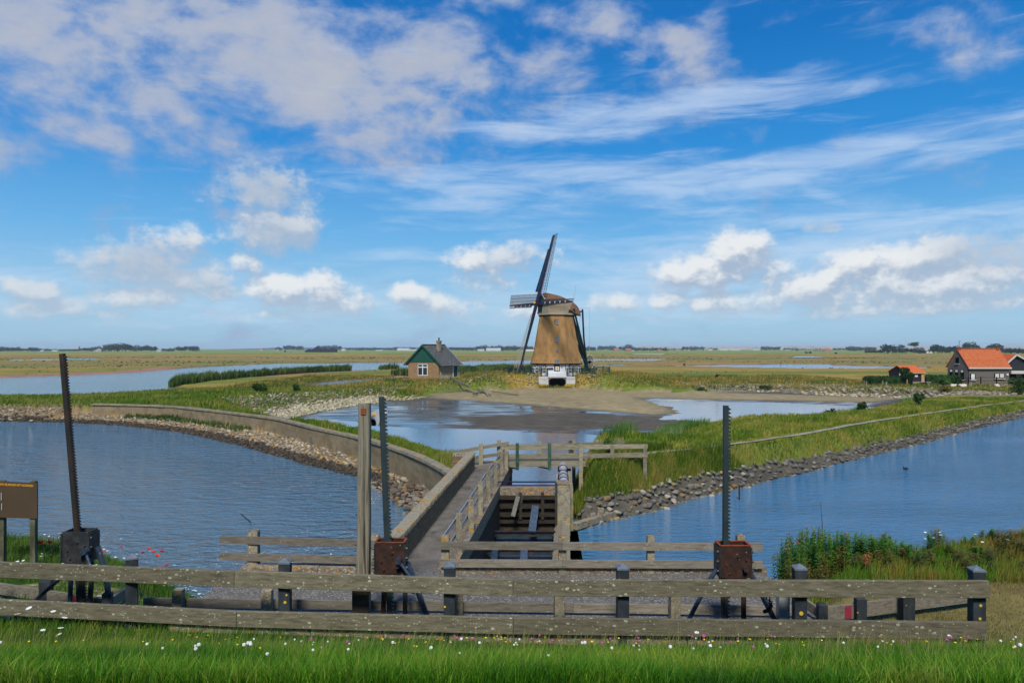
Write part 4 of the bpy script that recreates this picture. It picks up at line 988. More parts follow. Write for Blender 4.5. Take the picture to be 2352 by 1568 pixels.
    for sx in (-1, 1):
        mb.box(c+fd*sx*w*.245-side*.075-up*h*.12, (w*.40, .03, h*.62), rz); mb.box(c+fd*sx*w*.245-side*.075+up*h*.365, (w*.40, .03, h*.17), rz)
    mb.build('pane', M_glass, f)
    mb = MB(); mb.box(c+up*(h/2+.14)-side*.03, (w+.3, .08, .16), rz); mb.build('lintel', M_quay_cap, root)
    # side door
    ra = atan2(side.y, side.x)
    def sp(cx, cz):
        tt = ((X(cx)-CX)/F*B.y-B.x)/((C.x-B.x)-(X(cx)-CX)/F*(C.y-B.y)); p = B+(C-B)*tt
        return Vector((p.x, p.y, wz(cz, p.y)))
    a, b = sp(1652, 1250), sp(1812, 862); w = (z(b, 0)-z(a, 0)).length; h = b.z-a.z; c = (a+b)/2; nr = Vector((side.y, -side.x, 0))
    mb = MB(); mb.box(c+nr*.02, (w, .1, h), ra); f = mb.build('door_frame', M_whitefr, root)
    mb = MB(); mb.box(c+nr*.08-up*.03, (w*.72, .04, h*.92), ra); dd = mb.build('door', M_gable, f)
    # lean-to porch on the left
    mb = MB(); p0 = A-fd*.0+side*1.2
    mb.prism([z(p0, wz(850)), z(p0-fd*.75, wz(965)), z(p0, wz(965))], (0, 0, 0), side*2.0); mb.bar(z(p0-fd*.1, wz(965)), z(p0-fd*.1, zb), .12, .12); mb.build('porch_roof', M_gable, root)
    mb = MB(); mb.box((A.x-1.4, A.y-.3, wz(1340)-.05), (3.2, 1.2, .16)); mb.build('doorstep', M_quay_cap, root)
    return A, B, C
CA, CB, CC = build_cottage()
# worn wooden rail beside the cottage and down the bank
def ct(cx, cy, D): return Q((1600+cx/7.84)/1.7415, (1350+cy/7.84)/1.7415, D)
t = thing('wooden_fence', 'weathered low fence in front of the cottage side wall running down the bank', 'fence', ct(1250, 1290, 124))
for cx, y0, y1 in ((1240, 1160, 1300), (1365, 1180, 1300), (1540, 1185, 1320)):
    mb = MB(); mb.bar(ct(cx, y1, 124)-Vector((0, 0, .4)), ct(cx, y0, 124), .16, .16, (0, 1, 0)); mb.build('post', M_bridgew, t)
for y in (1190, 1225, 1258, 1288):
    mb = MB(); mb.bar(ct(1225, y, 123.8), ct(1575, y+6, 123.8), .14, .06); mb.build('rail', M_bridgew, t)
for k in range(4):
    mb = MB(); mb.bar(ct(1565, 1195+k*32, 123.7), ct(1800, 1345+k*26, 117), .14, .07); mb.bar(ct(1800, 1345+k*26, 117), ct(2180, 1520+k*14, 110), .14, .07); mb.build('rail', M_bridgew, t)
mb = MB(); mb.bar(ct(1310, 1290, 123.6), ct(1255, 1070, 123.6), .2, .14, (0, 1, 0)); mb.build('leaning_plank', M_bridgew, t)
rail_fence('wire_fence', 'thin low fence between the green gabled cottage and the mill', 'fence', [(ct(1950, 1200, 130).x, 130), (ct(2120, 1200, 130).x, 131), (ct(2300, 1200, 130).x, 131), (px(120), 131), (px(200), 131), (px(270), 131)], [.45, .85], M_signpost, M_signpost, (.12, .12), (.05, .04), ph=1.0)
# driftwood and old groyne timbers on the shore before the mill
for i, (c1, r1, c2, r2, D) in enumerate([(1084, 905, 1115, 897, 104), (1096, 893, 1128, 906, 105), (1110, 893, 1122, 908, 103), (1070, 893, 1100, 903, 106), (1130, 899, 1190, 905, 103)]):
    a = P(c1, r1+2, 6.5); b = P(c2, r2+2, 6.6)
    mb = MB(); mb.bar((a.x, a.y, gz(a.x, a.y)+.35), (b.x, b.y, gz(b.x, b.y)+.12), .2, .2); o = mb.build('driftwood_beam', M_bridgew)
    setp(o, ['bleached beam lying across stones below the cottage fence', 'grey beam sloping to the mud below the cottage fence', 'short crossed beam among the shore timbers', 'beam end resting on the bank near the wooden rails', 'long flat timber along the mud edge toward the mill'][i], 'driftwood', 'old timbers on the shore')

# ================================================================ grey house with orange roof
def build_house():
    D = 125.0; X = lambda c: (3400+c/3.379)/1.7415; Y = lambda c: (1350+c/3.379)/1.7415
    G = lambda c, r, d: Q(X(c), Y(r), d)
    zb = G(0, 615, 125).z-.1; root = thing('house', 'grey brick house with steep orange tiled roof beside the hedge', 'house', (80, 128, zb))
    A = G(1592, 600, 125); B = G(2152, 600, 125)           # long front wall
    fd = Vector((1, 0, 0)); A = Vector((A.x, 125, 0)); B = Vector((B.x, 125, 0))
    # left gable recedes: its far corner is seen in column 1386
    side = Vector((-.30, .954, 0)).normalized()
    Wd = 7.2
    for _ in range(40):
        E = A+side*Wd; Wd += ((CX+F*E.x/E.y)-X(1388))*.03*1
    Wd = min(max(Wd, 4), 14)
    E = A+side*Wd; Bb = B+side*Wd
    z = lambda v, h: Vector((v.x, v.y, h)); up = Vector((0, 0, 1))
    ze = G(0, 400, 125).z; zr = G(0, 158, 128.5).z; zp = G(0, 598, 125).z
    mb = MB(); mb.add([z(A, zb), z(B, zb), z(B, ze), z(A, ze), z(E, zb), z(Bb, zb), z(Bb, ze), z(E, ze)], [(0, 1, 2, 3), (5, 4, 7, 6)])
    mA = A+side*Wd/2; mB = B+side*Wd/2
    mb.add([z(E, zb), z(A, zb), z(A, ze), z(mA, zr), z(E, ze)], [(0, 1, 2, 3, 4)]); mb.add([z(B, zb), z(Bb, zb), z(Bb, ze), z(mB, zr), z(B, ze)], [(0, 1, 2, 3, 4)])
    mb.build('wall', M_greywall, root)
    mb = MB(); o = Vector((-.02, -.03, 0)); mb.prism([z(A, zb)+o, z(B, zb)+o, z(B, zp-.25)+o, z(A, zp-.25)+o], (0, 0, 0), (0, -.05, 0)); mb.prism([z(E, zb)+o, z(A, zb)+o, z(A, zp-.25)+o, z(E, zp-.25)+o], (0, 0, 0), (-.05, -.02, 0)); mb.build('plinth', M_plinth, root)
    mb = MB(); th = up*.14; fo = -side*.25; e = .12
    s = (zr-ze)/(Wd/2)
    a, b = z(A-fd*e, ze-.12)+fo, z(B+fd*e, ze-.12)+fo; c, d = z(mB+fd*e, zr), z(mA-fd*e, zr); g, h = z(Bb+fd*e, ze-.12)-fo, z(E-fd*e, ze-.12)-fo
    for q in ((a, b, c, d), (h, g, c, d)):
        mb.add([*q, *[v+th for v in q]], [(3, 2, 1, 0), (4, 5, 6, 7), (0, 1, 5, 4), (1, 2, 6, 5), (2, 3, 7, 6), (3, 0, 4, 7)])
    rf = mb.build('roof', M_orange, root)
    mb = MB(); mb.bar(d+up*.15, c+up*.15, .16, .28); mb.build('ridge_tiles', M_farroof, rf)
    for q in (mA+fd*.25, mB-fd*.25):
        mb = MB(); mb.box((q.x, q.y, zr+.1), (.45, .45, .6)); mb.build('chimney', M_rust_in, rf)
    mb = MB(); mb.bar(a-Vector((0, .08, .02)), b-Vector((0, .08, .02)), .24, .16); mb.build('gutter', M_gutter, root)
    def fwin(c0, r0, c1, r1, cur, nm='window'):
        p, q = G(c0, r1, 125), G(c1, r0, 125); w = q.x-p.x; h = q.z-p.z; cc = ((p.x+q.x)/2, 124.96, (p.z+q.z)/2)
        mb = MB(); mb.box(cc, (w, .12, h)); f = mb.build(nm, M_black, root)
        mb = MB()
        for (u, v, ww, hh, mm) in cur: pass
        for (u, v, ww, hh, mm) in cur:
            mb = MB(); mb.box((cc[0]+u*w, 124.88, cc[2]+v*h), (ww*w, .03, hh*h)); mb.build('pane', mm, f)
        mb = MB(); mb.box((cc[0], 124.86, cc[2]-h/2-.08), (w+.12, .2, .12)); mb.build('sill', M_gutter, f)
    fwin(1622, 484, 1690, 568, [(0, 0, .7, .84, M_whitefr)])
    fwin(1948, 484, 2082, 548, [(-.24, .25, .38, .3, M_lampwhite), (-.24, -.15, .38, .3, M_lampwhite), (.24, .25, .38, .3, M_lampwhite), (.24, -.15, .38, .3, M_lampwhite)])
    # gable windows
    def gw(t, r0, r1, w=.62, glass=True):
        p = A+side*(Wd*t); q0, q1 = Q(CX, Y(r1), p.y).z, Q(CX, Y(r0), p.y).z; nr = Vector((-side.y, side.x, 0)); ra = atan2(side.y, side.x)
        c = z(p, (q0+q1)/2)+nr*.02
        mb = MB(); mb.box(c, (w, .12, q1-q0), ra); f = mb.build('window', M_black, root)
        if glass: mb = MB(); mb.box(c+nr*.07+up*(q1-q0)*.34, (w*.7, .03, (q1-q0)*.22), ra); mb.build('blind', M_whitefr, f)
        mb = MB(); mb.box(c+nr*.06-up*((q1-q0)/2+.06), (w*1.2, .2, .1), ra); mb.build('sill', M_gutter, f)
    for t, r0, r1 in ((.80, 426, 555), (.53, 429, 562), (.26, 432, 568)): gw(t, r0, r1)
    gw(.50, 268, 350, .6, False)
    mb = MB(); mb.box(tuple(G(2128, 498, 124.9)), (.3, .12, .3)); mb.build('wall_lamp', M_whitefr, root)
    mb = MB(); mb.tube([z(A, zb)+Vector((.1, -.1, 0)), z(A, ze)+Vector((.1, -.1, 0))], .06, 6); mb.build('downpipe', M_plinth, root)
    # annex on the right, gable facing the water
    an = thing('house_annex', 'dark boarded annex with orange roof at the right edge behind the grey house', 'house', (91, 130, zb))
    ax0 = G(2155, 0, 127).x; ax1 = ax0+8.5; y0 = 127.5
    zl = G(0, 452, 127.5).z; zg = G(0, 232, 127.5).z
    apx = G(2215, 0, 127.5).x
    mb = MB(); mb.box(((ax0+ax1)/2, y0+3, (zb+zl)/2), (ax1-ax0, 6, zl-zb)); mb.build('wall', M_greywall, an)
    mb = MB(); w2 = 5.3
    mb.prism([(apx-w2*.55, y0-.05, zl), (apx+w2, y0-.05, zl), (apx+.2, y0-.05, zg-.3)], (0, 0, 0), (0, 5, 0)); mb.build('gable', M_blackwood, an)
    mb = MB()
    for sx, ww in ((-1, w2*.62), (1, w2*1.05)):
        p, q = Vector((apx+.2, y0-.4, zg)), Vector((apx+.2+sx*ww, y0-.4, zl-.1)); L = Vector((0, 6.4, 0)); t_ = up*.14
        mb.add([p, q, q+L, p+L, p+t_, q+t_, q+L+t_, p+L+t_], [(3, 2, 1, 0), (4, 5, 6, 7), (0, 1, 5, 4), (1, 2, 6, 5), (2, 3, 7, 6), (3, 0, 4, 7)])
    mb.build('roof', M_orange_new, an)
    mb = MB()
    for sx, ww in ((-1, w2*.62), (1, w2*1.05)): mb.bar((apx+.2, y0-.45, zg), (apx+.2+sx*ww, y0-.45, zl-.1), .26, .1)
    mb.build('bargeboard', M_gutter, an)
    mb = MB(); mb.box(((ax0+ax1)/2, y0-.5, zl-.18), (ax1-ax0, 1.0, .5)); mb.build('flat_canopy', M_gutter, an)
    p = G(2187, 505, y0); mb = MB(); mb.box((p.x, y0-.02, p.z), (1.4, .1, .8)); mb.build('window', M_black, an)
    p = G(2345, 550, y0); mb = MB(); mb.box((p.x+.4, y0-.02, p.z), (1.4, .1, 2.6)); mb.build('door', M_black, an)
    # garden shed
    sh = thing('garden_shed', 'small black open shed with bright orange tiled roof behind the round tree', 'shed', (G(860, 0, 121).x, 121, gz(60, 121)))
    ys = 120.5; x0 = G(690, 0, ys).x; x1 = G(985, 0, ys).x; zf = G(0, 600, ys).z; z1 = G(0, 470, ys).z; z2 = G(0, 384, ys+1.6).z; dp = 3.6
    sv = Vector((-.35, .93, 0)).normalized()*dp
    a, b = Vector((x0+1.0, ys, 0)), Vector((x1, ys, 0))
    mb = MB(); mb.add([z(a, zf), z(a, z1), z(a+sv/2, z2), z(a+sv, z1), z(a+sv, zf)], [(0, 1, 2, 3, 4)]); mb.add([z(b+sv, zf), z(a+sv, zf), z(a+sv, z1), z(b+sv, z1)], [(0, 1, 2, 3)]); mb.add([z(b, zf), z(b, z1), z(b+sv/2, z2), z(b+sv, z1), z(b+sv, zf)], [(0, 1, 2, 3, 4)])
    mb.prism([z(a, zf), z(a+fd*2.2, zf), z(a+fd*2.2, z1), z(a, z1)], (0, 0, 0), (0, .1, 0)); mb.build('wall', M_blackwood, sh)
    mb = MB(); q = [z(a-fd*.2, z1)+Vector((0, -.3, -.05)), z(b+fd*.3, z1)+Vector((0, -.3, -.05)), z(b+sv/2+fd*.3, z2), z(a+sv/2-fd*.2, z2)]; r = [z(a+sv-fd*.2, z1), z(b+sv+fd*.3, z1), q[2], q[3]]
    for w in (q, r): mb.add([*w, *[v+up*.12 for v in w]], [(3, 2, 1, 0), (4, 5, 6, 7), (0, 1, 5, 4), (1, 2, 6, 5), (2, 3, 7, 6), (3, 0, 4, 7)])
    mb.build('roof', M_orange_new, sh)
    mb = MB(); mb.box((b.x-.1, ys-.1, (zf+z1)/2), (.5, .2, z1-zf)); mb.box(((a.x+b.x)/2, ys-.25, z1-.08), (x1-x0-.2, .2, .2)); mb.build('corner_post', M_tanpost, sh)
    mb = MB(); mb.box((a.x-.6, ys+1.2, zf+1.15), (.1, .7, .8), radians(-20)); mb.build('window', M_whitefr, sh); mb = MB(); mb.box((a.x+1.5, ys-.06, z1-.55), (.5, .04, .35)); mb.build('window', M_whitefr, sh)
    mb = MB(); mb.box(((a.x+b.x)/2+1.0, ys+1.5, zf+.9), (.45, .1, .5)); mb.box(((a.x+b.x)/2+1.8, ys+1.5, zf+.85), (.45, .1, .5)); mb.build('notice', M_tanpost, sh)
    mb = MB(); mb.box(((x0+x1)/2+.8, ys-.6, zf+.02), (x1-x0, .9, .14)); mb.build('paved_step', M_quay_cap, sh)
    # black garden fence
    rail_fence('garden_fence', 'thin black rail fence in front of the grey house', 'fence', [(G(c, 0, 122).x, 122.0) for c in (1432, 1600, 1768, 1980, 2197, 2300)], [.6, 1.15], M_black, M_black, (.12, .12), (.05, .04), ph=1.25)
    for i, c in enumerate((1025, 840, 770)):
        p = G(c, 0, 118); mb = MB(); mb.box((p.x, 118, gz(p.x, 118)+.6), (.12, .12, 1.3)); o = mb.build('fence_post', M_black if i < 2 else M_tanpost)
        setp(o, ['black post on the lawn between shed and house', 'black post in front of the open shed', 'pale post beside the trunk of the round tree'][i], 'post', 'posts in front of the garden shed')
build_house()
# pale pasture posts along the bank before the house
for i, c in enumerate((220, 492, 1065, 1350, 1622, 1638, 1888, 2128)):
    p = Q((3400+c/3.379)/1.7415, 880, 112); mb = MB(); mb.box((p.x, 112, gz(p.x, 112)+.42), (.16, .16, .95), .3*i, taper=.9); o = mb.build('pasture_post', M_bridgew)
    setp(o, ['short pale post above the left end of the rubble bank', 'short pale post in front of the left hedge', 'short pale post between the shed and the small round bush', 'short pale post right of the small round bush', 'left one of the paired pale posts before the house', 'right one of the paired pale posts before the house', 'short pale post below the double window of the house', 'thick pale post at the end of the sloping rail'][i], 'post', 'pale posts of the sheep pasture')
for i, c in enumerate((95, 250, 420, 580, 745, 900)):
    p = Q((3100+c/2.09)/1.7415, 873, 116); mb = MB(); mb.box((p.x, 116, gz(p.x, 116)+.4), (.12, .12, 1.0)); o = mb.build('field_post', M_bridgew)
    setp(o, 'thin grey post at the edge of the golden field left of the hedge', 'post', 'thin field posts left of the hedge')
# ladder of the mill gate: old rail at the right edge
t = thing('farm_gate_rail', 'sloping pale gate rail beside the sheep by the house fence', 'gate', (Q((3400+2010/3.379)/1.7415, 880, 113).x, 113, 2))
a, b = Q((3400+2010/3.379)/1.7415, (1350+657/3.379)/1.7415, 113), Q((3400+2125/3.379)/1.7415, (1350+628/3.379)/1.7415, 113)
mb = MB(); mb.bar(a, b, .14, .08); mb.build('rail', M_bridgew, t)
mb = MB(); mb.box((b.x+.3, 113, gz(b.x, 113)+.5), (.3, .3, 1.2)); mb.build('post', M_bridgew, t)

# ---------------------------------------------------------------- sheep
def build_sheep(label, x, y, rz, lying):
    z = gz(x, y); t = thing('sheep', label, 'sheep', (x, y, z), 'white sheep resting by the house fence'); c, s = cos(rz), sin(rz)
    def w(a, b, h): return Vector((x+.72*(a*c-b*s), y+.72*(a*s+b*c), z+.72*h))
    h0 = .32 if lying else .62
    mb = MB(); mb.tube([w(-.58, 0, h0), w(-.5, 0, h0+.02), w(-.2, 0, h0+.04), w(.2, 0, h0+.02), w(.45, 0, h0+.05), w(.62, 0, h0+.22), w(.72, 0, h0+.30), w(.88, 0, h0+.22), w(.96, 0, h0+.16)], [.10, .26, .33, .32, .27, .15, .13, .10, .05], 10)
    if not lying:
        for a in (-.4, .38):
            for b in (-.15, .15): mb.tube([w(a, b, h0), w(a+(.03 if a < 0 else 0), b, .3), w(a, b, 0)], [.12, .06, .04], 6)
    else:
        for a in (-.3, .35): mb.tube([w(a, -.25, .12), w(a+.25, -.32, .07)], [.08, .05], 6)
    mb.build('body', M_sheep, t, smooth=True)
    mb = MB(); mb.tube([w(.74, .09, h0+.36), w(.70, .2, h0+.33)], [.035, .015], 5); mb.tube([w(.74, -.09, h0+.36), w(.70, -.2, h0+.33)], [.035, .015], 5); mb.build('ear', M_sheep, t)
for lb, c, D, rz, ly in [('white sheep lying under the small round bush', 1240, 113, .3, 1), ('white sheep standing behind the small round bush', 1290, 113.5, 2.8, 0), ('white sheep lying left of the double gate posts', 1390, 113, .2, 1),
                         ('white sheep lying with head low right before the house corner', 1535, 112.6, 3.0, 1), ('round white sheep seen from behind near the sloping rail', 1985, 112.5, 1.4, 1)]:
    p = Q((3400+c/3.379)/1.7415, 880, D); build_sheep(lb, p.x, D, rz, ly)
# ================================================================ foreground: fences, gears, platform, sluice
def surf(name, mb, m, **k):
    o = mb.build(name, m, **k); o['kind'] = 'structure'; return o
# ---- road slab over the sluice and its kerbs
mb = MB(); mb.prism([(-5.75, 12.35, 0), (5.2, 11.45, 0), (5.2, 15.15, 0), (-5.75, 15.15, 0)], (0, 0, 0), (0, 0, 3.4)); surf('road_platform', mb, M_asph)
t = thing('kerb', 'lichen covered concrete kerb along the near edge of the road under the long guardrail', 'kerb', (0, 11.2, 3.2))
mb = MB()
for i in range(9): x0 = -5.72+i*1.213; mb.box((x0+.6, 12.22-(x0+6.3)*.0822, 3.33), (1.2, .26, .42), -.082)
mb.build('kerb_stone', M_conc_orange, t)
t = thing('kerb', 'orange lichen kerb on the water side of the road left of the walkway', 'kerb', (-4, 15.0, 3.3))
mb = MB()
for i in range(4): mb.box((-5.55+.37+i*.80, 15.02, 3.40), (.79, .34, .22+.01*(i % 2)))
mb.build('kerb_stone', M_conc_orange, t)
t = thing('kerb', 'orange lichen kerb on the water side of the road right of the walkway', 'kerb', (2, 15.0, 3.3))
mb = MB()
for i in range(6): mb.box((-1.2+.54+i*1.07, 15.02, 3.40), (1.06, .34, .22+.01*(i % 2)))
mb.build('kerb_stone', M_conc_orange, t)

# ---- near guardrail
def DF(dx): return (11+.0846*7.23)/(1+.0846*(dx-CX)/F)
def near_fence():
    root = thing('guardrail', 'long guardrail of wide weathered boards on slate coloured posts in the grass', 'guardrail', (0, 11.5, 3.2))
    for i, (dx, top, rz) in enumerate([(-75, 1262, .35), (303, 1270, .42), (655, 1280, .08), (1033, 1288, .02), (1430, 1293, 0), (1836, 1293, -.10), (2243, 1297, -.10)]):
        D = DF(dx)+.10; p = Q(dx, top, D); w = .185; zt = p.z-.085; zb = gz(p.x, D)-.35 if gz(p.x, D) > 2.5 else 2.9
        zb = min(zb, 3.0)
        mb = MB(); mb.box((p.x, D, (zt+zb)/2), (w, w, zt-zb), rz); po = mb.build('post', M_slate, root, bevel=.006)
        mb = MB(); mb.box((p.x, D, zt+.012), (w+.012, w+.012, .025), rz)
        m = Matrix.Rotation(rz, 3, 'Z'); c = Vector((p.x, D, zt+.025)); h = (w+.012)/2
        mb.add([c+m @ Vector((a*h, b*h, 0)) for a, b in ((-1, -1), (1, -1), (1, 1), (-1, 1))]+[c+Vector((0, 0, .062))], [(0, 1, 4), (1, 2, 4), (2, 3, 4), (3, 0, 4)])
        mb.build('post_cap', M_slate_cap, po)
        for (lx, lz, r) in {2: [(.03, -.62, .025), (.055, -.50, .017)], 3: [(-.07, -.62, .018)], 5: [(-.01, -.66, .032)], 6: [(.0, -.50, .022), (-.01, -.70, .022)]}.get(i, []):
            mb = MB(); c0 = Vector((p.x+lx, D-w/2-.004-abs(lx)*.1, zt+lz)); n = 12
            mb.tube([c0, c0+Vector((0, -.004, 0))], r, n); mb.build('lichen_spot', M_peach, po)
    def board(pts, hh):
        for (d0, y0), (d1, y1) in zip(pts[:-1], pts[1:]):
            a, b = Q(d0, y0, DF(d0)-.035), Q(d1, y1, DF(d1)-.035); d = (b-a).normalized()
            mb = MB(); mb.bar(a+d*.003, b-d*.003, hh, .07); mb.build('rail_board', M_rail, root, bevel=.005)
    board([(-110, 1302.5), (540, 1328), (1179, 1348.2), (2271, 1351.8)], .258)
    board([(-110, 1387), (545, 1419.8), (1179, 1435.8), (2266, 1446.6)], .258)
near_fence()

# ---- low concrete-post rail on the near edge of the road
def low_rail():
    root = thing('crash_rail', 'low single board rail on squat concrete posts behind the long guardrail', 'guardrail', (0, 11.9, 3.4))
    for i, (dx, w) in enumerate([(410, .17), (614, .18), (1052, .17), (1284, .17), (1549, .17)]):
        D = 12.62-.00025*(dx-400); p = Q(dx, 1352, D); mb = MB(); mb.box((p.x, D, (p.z+3.1)/2), (w, .16, p.z-3.1), .03*i, taper=.96); mb.build('post', M_conc, root, bevel=.008)
    a, b = Q(330, 1382, 12.78), Q(1845, 1402, 12.38)
    mids = [a, a.lerp(b, .34), a.lerp(b, .66), b]
    for p, q in zip(mids[:-1], mids[1:]): mb = MB(); mb.bar(p, q, .155, .05); mb.build('rail_board', M_rail2, root)
    p = Q(1798, 1352, 11.75); mb = MB(); mb.box((p.x, 11.75, (p.z+3.1)/2), (.17, .15, p.z-3.1)); mb.build('marker_post', M_pipe, root)
    # flared left end
    lf = thing('flared_rail_end', 'sloping board rail end with a red patch behind the guardrail at the left', 'guardrail', (-8, 13, 3.4))
    v = Q(246, 1388, 12.75); A = Q(-30, 1346, 13.7); B = Q(310, 1346, 14.0)
    mb = MB(); mb.bar(A, v, .20, .06); mb.build('rail_board', M_rail2, lf)
    mb = MB(); mb.bar(v, B, .17, .06); mb.build('rail_board', M_rail2, lf)
    mb = MB(); p, q = A.lerp(v, .70), A.lerp(v, .80); mb.bar(p+Vector((0, -.035, 0)), q+Vector((0, -.035, 0)), .19, .012); mb.build('reflector', M_pink_red, lf)
    for dx, ty, D, w in ((106, 1333, 13.25, .19), (247, 1361, 12.62, .15)):
        p = Q(dx, ty, D); mb = MB(); mb.box((p.x, D, (p.z+3.0)/2), (w, w, p.z-3.0), .3); mb.build('post', M_slate, lf)
    rf = thing('flared_rail_end', 'sloping board rail end with a red patch on the dry lawn at the right', 'guardrail', (6, 12.5, 3.3))
    v = Q(1888, 1411, 12.1); A = Q(1846, 1382, 12.6); B = Q(2249, 1363.5, 13.2)
    mb = MB(); mb.bar(A, v, .16, .05); mb.build('rail_board', M_rail2, rf); mb = MB(); mb.bar(v, B, .24, .06); mb.build('rail_board', M_rail2, rf)
    mb = MB(); p, q = v.lerp(B, .13), v.lerp(B, .168); mb.bar(p+Vector((0, -.035, 0)), q+Vector((0, -.035, 0)), .21, .012); mb.build('reflector', M_pink_red, rf)
    for dx, ty, D, w in ((1888, 1387, 12.05, .145), (1976, 1373, 12.2, .16), (2083, 1350, 12.4, .19)):
        p = Q(dx, ty, D); mb = MB(); mb.box((p.x, D, (p.z+3.0)/2), (w, w, p.z-3.0), -.1); mb.box((p.x, D, p.z+.01), (w*.9, w*.9, .03), -.1, taper=.6); mb.build('post', M_slate, rf)
M_pink_red = mat('faded_red_patch', [(.22, .02, .04), (.30, .03, .06)], 30, rough=.7)
low_rail()

# ---- far-edge fences of the road
def far_fence():
    r = thing('parapet_fence', 'two board fence on lichen topped concrete posts right of the walkway', 'fence', (2, 14.9, 3.4))
    D = 14.92
    for dx, ty, w in ((1023, 1230.4, .165), (1292, 1231.7, .16), (1494, 1231.7, .15), (1700, 1229, .16)):
        p = Q(dx, ty, D); mb = MB(); mb.box((p.x, D, (p.z+3.3)/2), (w, .16, p.z-3.3), taper=.97); po = mb.build('post', M_conc, r, bevel=.008)
        mb = MB(); mb.box((p.x, D, p.z+.006), (w*.98, .155, .03), taper=.85); mb.build('post_top', M_conc_orange, po)
    for y0, y1 in ((1252, 1255.5), (1292.5, 1296)):
        for a, b in ((1009.6, 1291), (1291.6, 1751)):
            ya = lerp(y0, y1, (a-1009)/742); yb = lerp(y0, y1, (b-1009)/742)
            mb = MB(); mb.bar(Q(a, ya, D-.115), Q(b, yb, D-.115), .155, .055); mb.build('rail_board', M_rail2, r)
    l = thing('parapet_fence', 'two board fence on concrete posts standing before the water left of the pole', 'fence', (-4, 15.1, 3.4))
    for dx, ty, w, D in ((583, 1219, .22, 15.2), (862, 1229, .18, 15.0)):
        p = Q(dx, ty, D); mb = MB(); mb.box((p.x, D, (p.z+3.3)/2), (w, .18, p.z-3.3), taper=.95); po = mb.build('post', M_conc, l, bevel=.008)
        mb = MB(); mb.box((p.x, D, p.z+.006), (w*.97, .17, .03), taper=.85); mb.build('post_top', M_conc_orange, po)
    for y0, y1 in ((1238, 1249), (1277, 1287)):
        mb = MB(); mb.bar(Q(505, y0, 15.15), Q(878, y1, 14.9), .15, .05); mb.build('rail_board', M_rail2, l)
far_fence()

# ---- walkway, brick parapet, post and strip railing
wl = lambda y: -2.28+.0754*(y-16.35)        # left foot of the walkway (right face of the parapet)
wr = lambda y: -1.14+.0870*(y-15.9)         # right edge of the walkway
def quad_prism(mb, a, b, z0, z1): # a, b: (xl, xr, y)
    mb.prism([(a[0], a[2], z0), (a[1], a[2], z0), (b[1], b[2], z0), (b[0], b[2], z0)], (0, 0, 0), (0, 0, z1-z0))
mb = MB(); quad_prism(mb, (wl(15.15)-.02, wr(15.15)-.34, 15.16), (wl(29.8)-.4, wr(29.8)-.34, 29.8), 2.9, 3.4); surf('walkway', mb, M_walk)
t = thing('sluice_wall', 'concrete wall with lichen edge carrying the walkway beside the lock chamber', 'wall', (-1, 20, 0))
mb = MB(); quad_prism(mb, (wr(15.15)-.34, wr(15.15), 15.16), (wr(29.3)-.34, wr(29.3), 29.3), 3.0, 3.41); mb.build('edge_strip', M_conc_orange, t)
mb = MB(); quad_prism(mb, (wl(15.15)-.02, wr(15.15)-.02, 15.16), (wl(29.3)+.0, wr(29.3)-.02, 29.3), .2, 3.0); mb.build('chamber_wall', M_sluice_brick, t)
def parapet():
    t = thing('brick_parapet', 'long brick parapet with soldier course coping left of the walkway', 'wall', (-2.2, 21, .4))
    y0, y1 = 15.2, 27.7; th = .27
    mb = MB(); quad_prism(mb, (wl(y0)-th, wl(y0), y0), (wl(y1)-th, wl(y1), y1), .4, 3.93)
    quad_prism(mb, (wl(y1)-.85, wl(y1)-th-.002, y1-.27), (wl(y1)-.85, wl(y1)-th-.002, y1-.002), 2.4, 3.93); mb.build('brickwork', M_brick, t)
    mb = MB(); n = int((y1-y0)/.074)
    for i in range(n):
        y = y0+.037+i*.074; x = wl(y)-th/2; mb.box((x+R_.uniform(-.006, .006), y, 3.985+R_.uniform(-.006, .008)), (th+.03, .064, .12), .0754+R_.uniform(-.02, .02))
    for i in range(8): mb.box((wl(y1)-.78+i*.074, y1-.135, 3.985+R_.uniform(-.006, .006)), (.064, .29, .12))
    mb.build('coping', M_brick_top, t)
parapet()
def walk_rail():
    t = thing('walkway_railing', 'railing of lichen topped concrete posts and grey metal strips along the walkway', 'railing', (-.8, 21, 3.4))
    Ds = [16.3, 18.2, 20.2, 22.2, 24.1, 26.0, 27.6]; Xs = [-1.19, -1.03, -.88, -.73, -.553, -.375, -.224]
    for x, d in zip(Xs, Ds):
        mb = MB(); h = .89+R_.uniform(-.02, .02); mb.box((x, d, 3.38+h/2), (.145, .145, h), .08, taper=.95); p = mb.build('post', M_conc, t, bevel=.008)
        mb = MB(); mb.box((x, d, 3.38+h+.008), (.14, .14, .03), .08, taper=.85); mb.build('post_top', M_conc_orange, p)
    Xs = [-1.31]+Xs; Ds = [14.95]+Ds
    for z in (4.13, 3.78):
        for i in range(len(Xs)-1):
            mb = MB(); mb.bar((Xs[i]-.10, Ds[i], z), (Xs[i+1]-.10, Ds[i+1]-.004, z), .075, .02); mb.build('rail_strip', M_pipe, t)
walk_rail()

